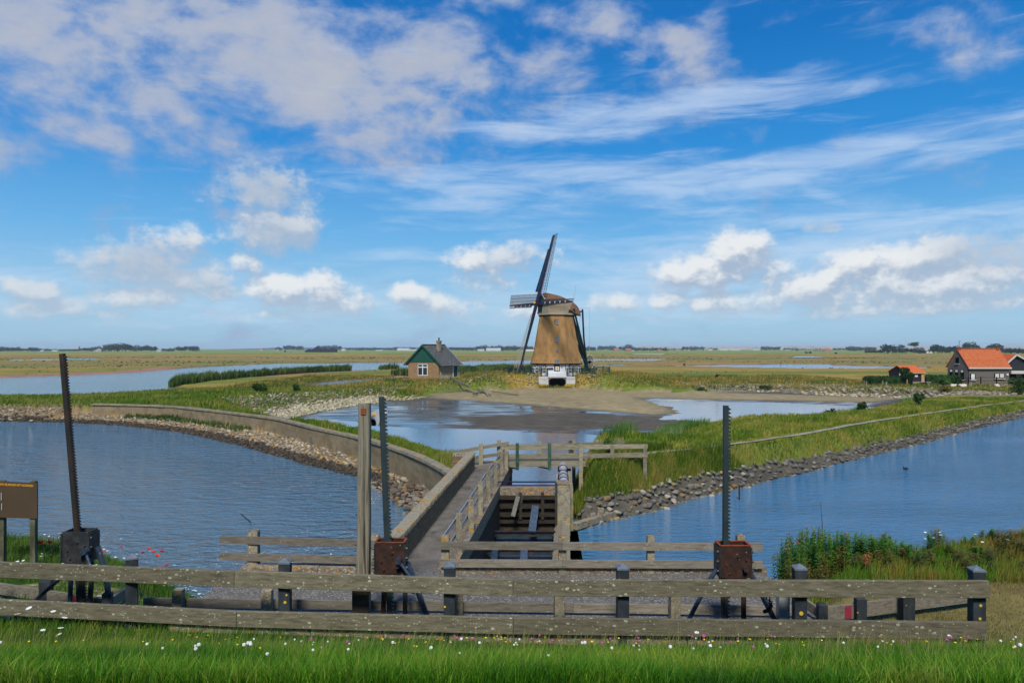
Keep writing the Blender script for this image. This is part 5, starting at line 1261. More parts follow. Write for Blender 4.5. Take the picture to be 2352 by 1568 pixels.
# ---- lock chamber: right wall, pillar, gate, struts, planks
cr = lambda y: 1.03+.0735*(y-18.9)
def chamber():
    t = thing('divider_wall', 'low wall with pointed herringbone brick cap between lock chamber and canal', 'wall', (1.4, 19, .4))
    y0, y1 = 15.16, 23.6; w = .5
    mb = MB(); quad_prism(mb, (cr(y0), cr(y0)+w, y0), (cr(y1), cr(y1)+w, y1), .4, 2.16); mb.build('wall_body', M_sluice_brick, t)
    mb = MB(); a, b = Vector((cr(y0), y0, 2.16)), Vector((cr(y1), y1, 2.16)); n = 44
    for i in range(n):                           # slanting rowlocks on both pitches
        p0, p1 = a.lerp(b, i/n), a.lerp(b, (i+.9)/n)
        m0 = p0+Vector((w/2, .12, .26)); m1 = p1+Vector((w/2, .12, .26)); j = R_.uniform(-.008, .008)
        up = Vector((0, 0, j))
        mb.add([p0+up, p1+up, m1+up, m0+up, p0-Vector((0, 0, .06)), p1-Vector((0, 0, .06))], [(0, 1, 2, 3), (0, 4, 5, 1), (1, 5, 2), (0, 3, 4)])
        q0, q1 = p0+Vector((w, 0, 0)), p1+Vector((w, 0, 0)); mb.add([q0+up, q1+up, m1+up, m0+up, q0-Vector((0, 0, .06)), q1-Vector((0, 0, .06))], [(3, 2, 1, 0), (1, 5, 4, 0), (2, 5, 1), (4, 3, 0)])
    mb.add([a+Vector((.01, 0, 0)), b+Vector((.01, 0, 0)), b+Vector((w-.01, 0, 0)), a+Vector((w-.01, 0, 0)), a+Vector((w/2, .1, .245)), b+Vector((w/2, .1, .245))], [(0, 4, 5, 1), (3, 2, 5, 4), (0, 3, 4), (1, 5, 2)])
    mb.build('brick_cap', M_brick_top, t)
    t = thing('sluice_pillar', 'tall square concrete pillar at the right end of the lock gate', 'pillar', (1.75, 24, .4))
    mb = MB(); mb.box((1.67, 23.95, 1.98), (.42, .66, 3.16), .07); p = mb.build('shaft', M_conc, t, bevel=.015); mb = MB(); mb.box((1.67, 23.95, 3.585), (.44, .68, .05), .07); mb.build('top_stone', M_conc_orange, t)
    t = thing('abutment_wall', 'concrete wall with brick patches carrying the strapped rolls toward the footbridge', 'wall', (1.9, 26, .4))
    mb = MB(); quad_prism(mb, (1.60, 2.05, 24.29), (1.86, 2.32, 28.6), .4, 3.28); mb.build('wall_body', M_conc, t)
    mb = MB(); quad_prism(mb, (1.60, 2.05, 26.3), (1.66, 2.11, 27.0), 3.283, 3.36); mb.build('brick_patch', M_brick_top, t)
    for i, (ya, yb, lb) in enumerate([(24.4, 26.2, 'long grey striped roll strapped with black bands on the sluice wall'), (26.9, 28.1, 'short grey striped roll with black bands nearest the footbridge')]):
        r = thing('strapped_roll', lb, 'roll', (1.75, ya, 3.3), 'strapped grey rolls on the sluice wall'); X = lambda y: 1.73+.06*(y-24.3); z = 3.50
        mb = MB(); mb.tube([(X(ya), ya, z), (X(ya+.18), ya+.18, z), (X(yb-.18), yb-.18, z), (X(yb), yb, z)], [.075, .155, .155, .07], 14); mb.build('canvas', M_net, r, smooth=False)
        for y in np.linspace(ya+.2, yb-.2, 3 if i == 0 else 2): mb = MB(); mb.tube([(X(y), y-.03, z), (X(y), y+.03, z)], .168, 14); mb.build('strap', M_black, r)
        mb = MB(); mb.tube([(X(ya+.1)-.165, ya+.1, z-.06), (X(yb)-.165, yb, z-.06)], .02, 6); mb.tube([(X(ya+.1)+.165, ya+.1, z-.06), (X(yb)+.165, yb, z-.06)], .02, 6); mb.build('side_rod', M_black, r)
    g = thing('lock_gate', 'dark brick and timber weir wall across the far end of the lock chamber', 'gate', (.6, 24.5, .4))
    xa, xb = wr(24.3)+.0, cr(24.3)+.12
    mb = MB(); mb.box(((xa+xb)/2, 24.55, 1.75), (xb-xa+.06, .4, 3.1), .0); mb.build('brick_face', M_sluice_brick, g)
    mb = MB(); mb.box(((xa+xb)/2, 24.47, 3.21), (xb-xa+.04, .36, .24)); mb.build('top_ledge', M_conc_orange, g)
    for z, h in ((3.03, .13), (2.72, .11), (2.45, .12), (2.22, .1)): mb = MB(); mb.box(((xa+xb)/2, 24.28, z), (xb-xa+.02, .14, h)); mb.build('waling', M_dark_timber, g)
    for x in (.28, 1.02): mb = MB(); mb.box((x, 24.22, 2.75), (.10, .10, .9)); mb.build('upright', M_dark_timber, g)
    mb = MB(); mb.box(((xa+xb)/2, 24.95, 3.42), (xb-xa+.2, .06, .04)); mb.build('safety_bar', M_stockcol, g)
    mb = MB(); mb.box(((xa+xb)/2, 24.70, 3.345), (xb-xa+.1, .07, .03)); mb.build('edge_bar', M_stockcol, g)
    mb = MB(); mb.tube([(.33, 24.2, 3.3), (.33, 24.2, 2.85)], .012, 5); mb.build('gauge_rod', M_pipe, g)
    for i, (D, z) in enumerate([(22.9, 2.17), (20.9, 2.17), (18.75, 2.17), (16.9, 2.17)]):
        a, b = wr(D)-.1, cr(D)+.05
        mb = MB(); mb.box(((a+b)/2, D, z+.07), (b-a, .14, .022)); mb.box(((a+b)/2, D, z-.07), (b-a, .14, .022)); mb.box(((a+b)/2, D, z), (b-a, .022, .12)); o = mb.build('steel_strut', M_iron)
        setp(o, ['black steel beam across the lock nearest the brick gate', 'second black steel beam across the lock from the gate', 'black steel beam across the lock just beyond the board fence', 'black steel beam across the lock nearest the road'][i], 'beam', 'steel beams spanning the lock')
    def plank(p, q, w, t_, m, lb):
        mb = MB(); p, q = Vector(p), Vector(q); d = (q-p).normalized(); sd = Vector((1, 0, 0)); up = sd.cross(d).normalized(); mb.bar(p, q, t_, w, up); o = mb.build('plank', m); setp(o, lb, 'plank', 'loose planks in the lock')
    a, b = Q(1190, 1140, 24.15), Q(1178, 1186, 23.55); plank(a, b, .14, .05, M_grey_plank, 'short mossy plank leaning on the brick gate')
    a, b = Q(1230, 1164, 24.05), Q(1222, 1226, 22.8); plank(a+Vector((0, 0, .04)), b+Vector((0, 0, .08)), .235, .05, M_blue_plank, 'bluish wet plank leaning from the gate to the first steel beam')
    z = 2.29
    plank((Q(1139, 1250, 21.1).x, 21.1, z), (Q(1112, 1319, 17.0).x+.13, 16.7, z), .17, .05, M_iron_blue, 'narrow blue black plank lying across the beams at the left of the lock')
    plank((Q(1205, 1250, 21.1).x, 21.1, z), (Q(1195, 1319, 17.0).x+.02, 16.7, z), .20, .05, M_blue_plank, 'wide blue plank lying across the beams in the middle of the lock')
chamber()

# ---- footbridge
def bridge():
    t = thing('footbridge', 'grey wooden footbridge with board railings over the sluice mouth', 'bridge', (1, 28.5, 3.4))
    D = 27.9
    mb = MB(); a, b = Q(1164, 1066, D), Q(1345, 1064.5, D); mb.bar(a, b, .20, .10); mb.build('edge_beam', M_bridgew, t)
    mb = MB(); a2, b2 = a+Vector((0, 1.45, 0)), b+Vector((.2, 1.45, 0)); mb.bar(a2, b2, .20, .10); mb.build('edge_beam', M_bridgew, t)
    mb = MB(); n = 22
    for i in range(n):
        p = a.lerp(b, (i+.5)/n)+Vector((0, .72, .10)); mb.box((p.x, p.y, p.z), (.14, 1.5, .05))
    mb.build('deck', M_bridgew, t)
    for i, dx in enumerate((1188, 1262)):        # green painted uprights with struts below
        p = Q(dx, 1048, D-.09); mb = MB(); mb.box((p.x, D-.10, p.z), (.125, .11, 1.02)); mb.build('bridge_post', M_green_post, t)
        mb = MB(); mb.bar((p.x-.02, D-.03, p.z-.48), (p.x-.75, D, p.z-.32), .05, .07); mb.build('strut', M_dkgreen, t)
    for dx in (1334, 1406, 1481):
        p = Q(dx, 1020, D-.05+.002*(dx-1334)); zb = gz(p.x, p.y)-.1; mb = MB(); mb.box((p.x, p.y, (p.z+zb)/2), (.15, .12, p.z-zb), taper=.95); mb.build('bridge_post', M_bridgew, t)
    for (y0, y1, y2, h) in ((1027.5, 1026, 1024.5, .17), (1048, 1046.5, 1044.5, .175)):
        for p, q in ((Q(1150, y0, D-.03), Q(1330, y1, D-.03)), (Q(1330.5, y1, D-.03), Q(1487, y2, D+.22))):
            mb = MB(); mb.bar(p, q, h, .045); mb.build('bridge_rail', M_bridgew, t)
    # far railing
    for dx, ty, DD, m in ((1158, 1016, 29.6, M_bridgew), (1240, 1014, 29.6, M_bridgew), (1310, 1012, 29.6, M_green_post), (1318, 1011, 29.9, M_bridgew), (1371, 1009.5, 30.6, M_bridgew), (1420, 1007.4, 31.3, M_bridgew)):
        p = Q(dx, ty, DD); zb = 3.2 if dx < 1312 else gz(p.x, p.y)-.1; mb = MB(); mb.box((p.x, p.y, (p.z+zb)/2), (.13, .12, p.z-zb)); mb.build('bridge_post', m, t)
    for (y0, y1, y2) in ((1025, 1021.5, 1015), (1047, 1044.5, 1035)):
        for p, q in ((Q(1150, y0, 29.5), Q(1318, y1, 29.55)), (Q(1318.6, y1, 29.8), Q(1434, y2, 31.4))):
            mb = MB(); mb.bar(p, q, .15, .045); mb.build('bridge_rail', M_bridgew, t)
    f = thing('wing_fence', 'short two rail wooden fence left of the footbridge behind the parapet end', 'fence', (-1.5, 28.8, 3.4))
    for dx, ty, DD in ((1105, 1018, 28.6), (1146, 1010, 29.3)):
        p = Q(dx, ty, DD); mb = MB(); mb.box((p.x, DD, (p.z+3.2)/2), (.17, .14, p.z-3.2), taper=.93); mb.build('post', M_bridgew, f)
    for y0, y1 in ((1036, 1017), (1055, 1040)):
        mb = MB(); mb.bar(Q(1057, y0, 28.2), Q(1168, y1, 29.4), .13, .045); mb.build('rail_board', M_bridgew, f)
    mb = MB(); mb.bar(Q(1090, 1074, 28.3), Q(1150, 1066, 29.2), .2, .05); mb.build('kick_board', M_bridgew, f)
bridge()

# ---- concrete quay wall
def quay():
    t = thing('quay_wall', 'long curved rendered concrete wall with cracked coping between stone slope and grass strip', 'wall', (-15, 42, 2))
    P0 = [Vector((a, b, 0)) for a, b in WALLPTS]; L = []
    for a, b in zip(P0[:-1], P0[1:]):
        n = max(2, int((b-a).length/1.2)); L += [a.lerp(b, i/n) for i in range(n)]
    L.append(P0[-1])
    for _ in range(3): L = [L[0]]+[(L[i-1]+L[i]*2+L[i+1])/4 for i in range(1, len(L)-1)]+[L[-1]]
    N = []
    for i in range(len(L)):
        d = (L[min(i+1, len(L)-1)]-L[max(i-1, 0)]).normalized(); N.append(Vector((d.y, -d.x, 0)) if d.y > 0 else Vector((-d.y, d.x, 0)))
    N = [n if n.x > 0 or True else -n for n in N]
    # N must point to the pond side (right / away)
    N = [(-n if (n.x < 0) else n) for n in N]
    zt = lambda i: 3.30-.10*max(0, (i/len(L)-.55))*2
    mb = MB(); rings = []
    for i, (p, n) in enumerate(zip(L, N)):
        z = zt(i); rings.append([p-n*.14+Vector((0, 0, 1.8)), p+n*.16+Vector((0, 0, 1.8)), p+n*.16+Vector((0, 0, z)), p-n*.14+Vector((0, 0, z))])
    mb.loft(rings); mb.build('wall_face', M_quay, t)
    i = 0; seg = [0, 9, 14, 23, 31, 44, len(L)-1]; seg = sorted(set([min(s, len(L)-1) for s in seg]))
    for a, b in zip(seg[:-1], seg[1:]):
        mb = MB(); rings = []; dz = R_.uniform(-.02, .03); do = R_.uniform(-.02, .02)
        for i in range(a, b+1):
            p, n = L[i], N[i]; z = zt(i)+.002+dz*.5; e = .0
            if i == a: p = p+(L[i+1]-L[i]).normalized()*.03
            j = R_.uniform(-.012, .012)
            rings.append([p-n*(.21+do+j)+Vector((0, 0, z)), p+n*.22+Vector((0, 0, z)), p+n*.21+Vector((0, 0, z+.125+j)), p-n*(.20+do+j)+Vector((0, 0, z+.12+j))])
        mb.loft(rings); mb.build('coping', M_quay_cap, t)
    # low retaining edge on the pond side of the strip
    t2 = thing('pond_edging', 'low brown edging along the pond side of the grass strip', 'wall', (-8, 40, 2))
    E = [Vector(p) for p in ((-1.35, 30.3, 0), (-2.3, 31.7, 0), (-4.2, 35, 0), (-7.2, 40.2, 0), (-11.6, 45, 0), (-17.9, 52, 0))]
    mb = MB()
    for a, b in zip(E[:-1], E[1:]): mb.bar(a+Vector((0, .05, 2.3)), b+Vector((0, .05, 2.3)), 2.0, .14)
    mb.build('edging', M_quay_cap, t2)
quay()
mb = MB(); mb.box((Q(1376, 0, 25.4).x, 25.4, 2.05), (.20, .18, .75), .2, Matrix.Rotation(.12, 3, 'Y')); o = mb.build('stub_post', M_conc_orange, bevel=.01); setp(o, 'short broken concrete post leaning on the stones at the canal edge', 'post')
mb = MB(); mb.bar(P(1318, 1212, 6.0)+Vector((0, 0, .05)), P(1462, 1165, 6.0)+Vector((0, 0, .05)), .2, .28); o = mb.build('sunken_beam', M_quay_cap); setp(o, 'fallen concrete beam lying along the foot of the canal stones', 'beam')
a = P(1699, 1147, 6.1); mb = MB(); mb.tube([(a.x, a.y, 1.4), (a.x-.02, a.y, 2.45)], .035, 6); mb.box((a.x+.02, a.y, 2.45), (.12, .05, .07)); o = mb.build('mooring_stake', M_iron); setp(o, 'thin dark stake standing in the canal right of the toothed bar', 'stake')
a = Vector((Q(1887, 0, 20).x, 20, 0)); mb = MB(); mb.tube([(a.x+.05, 20, 1.5), (a.x+.02, 20, 3.2), (a.x-.03, 20, ZC-(1151-HY)/F*20)], [.013, .012, .006], 5); o = mb.build('reed_stalk', M_bark); setp(o, 'single tall bare stalk rising above the green willowherb', 'stalk')
a = P(580, 1199, 6.1); mb = MB(); mb.tube([(a.x, a.y, 1.85), (a.x-.42, a.y, 2.2)], [.02, .012], 5); o = mb.build('floating_twig', M_black); setp(o, 'thin black twig poking out of the left basin', 'twig')

# ---- lifting gears
def gear(label, D, bx0, bx1, bt, bb, rk, mats, teeth_p, legs, foot, crank=None, chain=False, sd=1):
    cx = (bx0+bx1)/2; O = Q(cx, 0, D); g0 = gz(O.x, D) if D > 12.2 else 3.4
    g0 = max(g0, 3.15)
    t = thing('lifting_gear', label, 'lifting gear', (O.x, D, g0), 'rack and pinion lifting gears')
    V = lambda dx, dy, o=0.0: Q(dx, dy, D+o)
    m_box, m_rack, m_leg = mats; w = (bx1-bx0)/F*D; zt, zb = V(0, bt).z, V(0, bb).z; dp = .28; th = .02
    mb = MB(); x = O.x; h = zt-zb
    mb.box((x, D-dp/2, (zt+zb)/2), (w, th, h)); mb.box((x, D+dp/2, (zt+zb)/2), (w, th, h))
    mb.box((x-w/2+th/2, D, (zt+zb)/2), (th, dp-th, h-.01)); mb.box((x+w/2-th/2, D, (zt+zb)/2), (th, dp-th, h-.01)); mb.box((x, D, zb+.03), (w-.05, dp-.05, .05))
    # scalloped lower lip of the casting
    for k, (u, r) in enumerate(((-.25, .05), (0, .075), (.27, .055))): mb.tube([(x+u*w, D-dp/2-.005, zb), (x+u*w, D-dp/2+.03, zb)], r, 10)
    b = mb.build('gearbox', m_box, t)
    for sx in (-1, 1):
        mb = MB(); mb.box((x+sx*(w/2+.012), D, (zt+zb)/2-.01), (.024, dp+.05, h*.92))
        for k in range(3): mb.tube([(x+sx*(w/2+.02), D-dp/2+.02, zb+h*(.2+.3*k)), (x+sx*(w/2+.055), D-dp/2+.02, zb+h*(.2+.3*k))], .024, 6)
        mb.build('side_flange', M_iron, b)
    for (u, v) in ((-.3, -.1), (.08, .16), (.28, -.3), (-.2, -.36), (.36, .05)):
        mb = MB(); mb.tube([(x+u*w, D-dp/2-.01, (zt+zb)/2+v*h), (x+u*w, D-dp/2-.032, (zt+zb)/2+v*h)], [.024, .016], 8); mb.build('rivet', m_box, b)
    if m_box is M_rust:
        mb = MB()
        for p, q in (((-w/2, -dp/2), (w/2, -dp/2)), ((w/2, -dp/2), (w/2, dp/2)), ((w/2, dp/2), (-w/2, dp/2)), ((-w/2, dp/2), (-w/2, -dp/2))): mb.bar((x+p[0], D+p[1], zt+.002), (x+q[0], D+q[1], zt+.002), .012, .035)
        mb.build('rim', M_rust_in, b)
    mb = MB(); mb.tube([(x+w*.3, D-dp/2, zb+h*.30), (x+w*.3, D-dp/2-.10, zb+h*.30)], .04, 8); mb.build('pinion_shaft', M_iron, b)
    # rack: bar with teeth on its right edge
    (tx, ty), (qx, qy), bw = rk; top, low = V(tx, ty), V(qx, qy); d = (top-low).normalized(); bot = low-d*(low.z-g0+.25)/d.z
    bwm = bw/F*D; mb = MB(); mb.bar(bot, top, .075, bwm, (0, 1, 0)); bar = mb.build('rack_bar', m_rack, t)
    sd_ = Vector((d.z, 0, -d.x)); mb = MB(); n = int((top-bot).length/teeth_p)
    for i in range(n):
        c = bot+d*((i+.5)*teeth_p)+sd_*(bwm/2); hh = teeth_p*.40; tl = teeth_p*.62
        y = Vector((0, .033, 0))
        mb.add([c-d*hh-y, c+d*hh-y, c+d*hh*.35+sd_*tl-y-d*hh*.3, c-d*hh*.35+sd_*tl-y-d*hh*.3, c-d*hh+y, c+d*hh+y, c+d*hh*.35+sd_*tl+y-d*hh*.3, c-d*hh*.35+sd_*tl+y-d*hh*.3],
               [(0, 3, 2, 1), (4, 5, 6, 7), (0, 1, 5, 4), (1, 2, 6, 5), (2, 3, 7, 6), (3, 0, 4, 7)])
    mb.build('rack_teeth', m_rack, bar)
    for (pts, r, mm) in legs:
        mb = MB(); P_ = [V(a, b, o) for a, b, o in pts]
        if P_[-1].z > g0-.05: e = (P_[-1]-P_[-2]).normalized(); P_.append(P_[-1]+e*min(1.5, (P_[-1].z-g0+.1)/max(.2, -e.z)))
        mb.tube(P_, r, 8); mb.build('leg', mm, t)
    for fx, fy in foot: 
        p = V(fx, fy, 0); mb = MB(); mb.box((p.x, D-.05, g0+.05), (.24, .2, .14), R_.uniform(-.3, .3), taper=.6); mb.build('foot', M_iron_blue, t)
    if crank:
        mb = MB(); pts = [V(a, b, o) for a, b, o in crank]; mb.tube(pts, .026, 8); mb.tube([pts[0]+Vector((0, .06, 0)), pts[0]-Vector((0, .06, 0))], .05, 10); mb.build('crank', M_iron_blue, t)
    if chain:
        A = V(*chain[0]); B = V(*chain[1]); n = 16; mb = MB()
        for i in range(n):
            s = i/(n-1); c = A.lerp(B, s)+Vector((.09*sin(s*pi*1.4), -.06, -.10*sin(s*pi))); r = .026; k = i % 2
            ring = [c+(Vector((cos(a), 0, sin(a))) if k else Vector((0, cos(a), sin(a))))*r*(1 if k else 1.0) for a in [2*pi*j/8 for j in range(9)]]
            mb.tube(ring, .010, 5, caps=False)
        mb.build('chain', M_rack_rust, t)
    return t
gear('black lifting gear with tall rust topped toothed bar beside the info board', 12.65, 155, 214, 1216, 1287, ((143, 812), (184, 1300), 9.5), (M_iron, M_rack_rust, M_iron_blue), .0505,
     [([(168, 1282, 0), (163, 1330, 0), (160, 1400, 0)], .04, M_iron_blue), ([(178, 1285, .05), (178, 1330, .05), (180, 1410, .05)], .03, M_iron), ([(208, 1275, 0), (212, 1310, 0), (205, 1400, 0)], .045, M_iron),
      ([(224, 1255, 0), (238, 1300, 0), (247, 1345, 0), (252, 1400, 0)], .05, M_iron_blue), ([(160, 1280, 0), (135, 1330, .0), (78, 1380, .0)], .035, M_iron)],
     [(162, 1400), (250, 1400)], crank=[(196, 1265, -.24), (206, 1295, -.28), (210, 1302, -.3)])
gear('rusty lifting gear with dark green toothed bar beside the wooden pole', 12.2, 866, 931, 1240, 1312, ((876, 911), (892, 1330), 11.0), (M_rust, M_rack, M_iron_blue), .0640,
     [([(883, 1308, -.05), (882, 1360, -.05), (880, 1410, -.05)], .042, M_rust), ([(932, 1305, 0), (931, 1350, 0), (930, 1410, 0)], .04, M_iron),
      ([(872, 1308, 0), (848, 1352, .0), (812, 1408, .0)], .035, M_iron_blue), ([(936, 1290, 0), (950, 1330, 0), (968, 1380, 0), (990, 1440, 0)], .048, M_iron_blue)],
     [(845, 1450), (905, 1455), (930, 1455), (990, 1455)], crank=[(915, 1287, -.24), (938, 1318, -.28), (956, 1345, -.32), (948, 1362, -.36)])
gear('rusty riveted lifting gear with straight black toothed bar and hanging chain', 11.78, 1649, 1717, 1247, 1320, ((1667, 931), (1665, 1330), 10.5), (M_rust, M_rack, M_iron_blue), .0610,
     [([(1655, 1316, -.05), (1660, 1360, -.05), (1662, 1410, -.05)], .040, M_iron), ([(1708, 1312, 0), (1708, 1350, 0), (1708, 1410, 0)], .042, M_rust),
      ([(1650, 1300, 0), (1622, 1345, .0), (1584, 1418, .0)], .038, M_iron_blue), ([(1716, 1300, 0), (1742, 1350, 0), (1778, 1420, 0)], .042, M_iron_blue)],
     [(1570, 1460), (1660, 1462), (1708, 1462), (1800, 1462)], chain=[(1748, 1352, -.1), (1766, 1400, -.12)])

# ---- weathered pole and the lamp behind it
t = thing('wooden_pole', 'tall cracked weathered timber pole with dark split standing beside the rusty gear', 'pole', (Q(836, 0, 12.3).x, 12.3, 3.4))
a, b = Q(834.5, 1420, 12.3), Q(838, 926, 12.3); a.z = 3.3
mb = MB(); n = 9
rings = []
for i in range(n):
    s = i/(n-1); c = a.lerp(b, s); w = lerp(.222, .188, s)/2; o = .004*sin(i*2.1)
    rings.append([c+Vector((x*w+o, y*w, (0 if i < n-1 else zj))) for x, y, zj in ((-1, -.8, 0), (-.8, -1, .01), (-.1, -1, -.015), (0, -.9, -.03), (.1, -1, .0), (.8, -1, .012), (1, -.8, 0), (1, .8, .01), (.8, 1, 0), (-.8, 1, -.01), (-1, .8, 0))])
mb.loft(rings); mb.build('timber', M_pole, t)
mb = MB(); p = Q(834, 945, 12.18); mb.box((p.x, 12.2, p.z), (.085, .02, .10)); mb.build('rusty_bracket', M_rust_in, t)
for y in (1120, 1180, 1250, 1300, 1010): mb = MB(); p = Q(821+.0*y, y, 12.3); mb.tube([(p.x+.02, 12.25, p.z), (p.x-.025, 12.25, p.z)], .01, 5); mb.build('nail', M_rust, t)
mb = MB(); mb.box((Q(826, 0, 12.1).x, 12.18, 3.72), (.28, .05, .75)); mb.build('base_board', M_dark_timber, t)
t = thing('floodlight', 'pale grey floodlight with yellow warning triangle fixed behind the wooden pole', 'lamp', Q(868, 960, 12.7))
D = 12.6; X = lambda c: (1450+c/10.453)/1.7415; Y = lambda c: (1600+c/10.453)/1.7415; LQ = lambda a, b, o=0: Q(X(a), Y(b), D+o)
mb = MB(); mb.prism([LQ(300, 520), LQ(560, 430), LQ(760, 400), LQ(760, 800), LQ(640, 1090), LQ(300, 1060)], (0, 0, 0), (0, .12, 0)); mb.build('housing', M_grey_metal, t)
mb = MB(); mb.prism([LQ(700, 470, -.03), LQ(820, 385, -.03), LQ(910, 395, -.03), LQ(975, 480, -.03), LQ(1000, 560, -.03), LQ(840, 820, -.03), LQ(700, 800, -.03)], (0, 0, 0), (0, .16, 0)); mb.build('lamp_head', M_lampwhite, t)
mb = MB(); mb.bar(LQ(835, 800, -.04), LQ(985, 590, -.04), .012, .012); mb.build('glass_edge', M_dkgreen, t)
mb = MB(); mb.prism([LQ(390, 645, -.006), LQ(545, 645, -.006), LQ(545, 525, -.006), LQ(500, 525, -.006)], (0, 0, 0), (0, .004, 0)); tr = mb.build('warning_triangle', M_yellow, t)
mb = MB(); mb.bar(LQ(470, 605, -.010), LQ(525, 600, -.010), .006, .003); mb.build('warning_mark', M_black, tr)
mb = MB(); mb.tube([LQ(420, 930, -.03), LQ(420, 930, .02)], .06, 14); mb.build('round_socket', M_black, t)
mb = MB(); mb.bar(LQ(440, 1000, .05), LQ(250, 1000, -.1), .05, .05); mb.build('bracket', M_grey_metal, t)

# ---- information board with lettering
t = thing('info_board', 'brown information board with a line of orange capitals on two mossy posts', 'sign', (Q(40, 0, 15.4).x, 15.4, 3.3))
D = 15.4
for dx in (5, 77):
    a = Q(dx, 1103 if dx < 50 else 1104, D+.06); mb = MB(); mb.box((a.x, D+.07, (a.z+2.9)/2), (.115, .10, a.z-2.9)); mb.build('post', M_signpost, t, bevel=.005)
p0, p1, p2, p3 = Q(-52, 1186, D-.06), Q(85.5, 1190.5, D), Q(85.5, 1109, D), Q(-52, 1102, D-.06)
mb = MB(); mb.prism([p0, p1, p2, p3], (0, 0, 0), (0, .03, 0)); bd = mb.build('panel', M_brown_board, t)
cu = bpy.data.curves.new('lettering', 'FONT'); cu.body = 'NATUURONTWIKKELING BIJ MOLEN HET NOORDEN'; cu.size = .062; cu.extrude = .001; cu.align_x = 'RIGHT'; cu.offset = .0012
tx = bpy.data.objects.new('lettering_tmp', cu); COL.objects.link(tx); e = Q(76.5, 1117.5, D-.012); tx.location = e
dg = bpy.context.evaluated_depsgraph_get(); me = bpy.data.meshes.new_from_object(tx.evaluated_get(dg))
wd = max(v.co.x for v in me.vertices)-min(v.co.x for v in me.vertices); sc_ = (76.5+48)/F*D/wd
dirx = (p2-p3).normalized()
M4 = Matrix(((dirx.x*sc_, 0, 0, 0), (dirx.y*sc_, 0, -1, 0), (dirx.z*sc_, 1.0, 0, 0), (0, 0, 0, 1)))
me.transform(M4); me.transform(Matrix.Translation(e-Vector((0, 0, .0))-ORG[bd.name])); bpy.data.objects.remove(tx)
me.materials.clear(); me.materials.append(M_text); o = bpy.data.objects.new('lettering', me); COL.objects.link(o); o.parent = bd
mb = MB(); c = Q(3, 1148, D-.05); mb.box((c.x, c.y-.0, c.z+.08), (.012, .01, .16)); mb.box((c.x+.01, c.y, c.z-.14), (.012, .01, .14)); mb.build('scratch', M_gutter, bd)

# ---- coot on the canal and a crow over the marsh
p = P(2079, 1078, 6.1); t = thing('coot', 'small black coot swimming on the right hand canal', 'bird', (p.x, p.y, Z_W)); k = 1.0
mb = MB(); w = lambda a, h: (p.x+a, p.y, Z_W+h)
mb.tube([w(.16, .05), w(.12, .055), w(.04, .05), w(-.05, .05), w(-.085, .09), w(-.095, .14), w(-.115, .155), w(-.135, .145)], [.01, .05, .075, .062, .03, .026, .03, .012], 10); mb.build('body', M_bird, t, smooth=True)
mb = MB(); mb.tube([w(-.125, .15), w(-.165, .135)], [.014, .003], 6); mb.build('bill', M_whitefr, t)
p = Q(1645, 864, 112); t = thing('crow', 'dark crow flying low over the golden marsh right of the mill', 'bird', p)
mb = MB(); mb.tube([p+Vector((-.3, 0, -.02)), p+Vector((-.15, 0, 0)), p+Vector((.1, 0, 0)), p+Vector((.4, 0, .02))], [.02, .09, .1, .02], 8); mb.build('body', M_bird, t)
for s in (-1, 1): mb = MB(); mb.prism([p+Vector((-.15, 0, .05)), p+Vector((.15, 0, .05)), p+Vector((.45, s*.7, .28)), p+Vector((.2, s*.75, .3))], (0, 0, 0), (0, 0, .03)); mb.build('wing', M_bird, t)
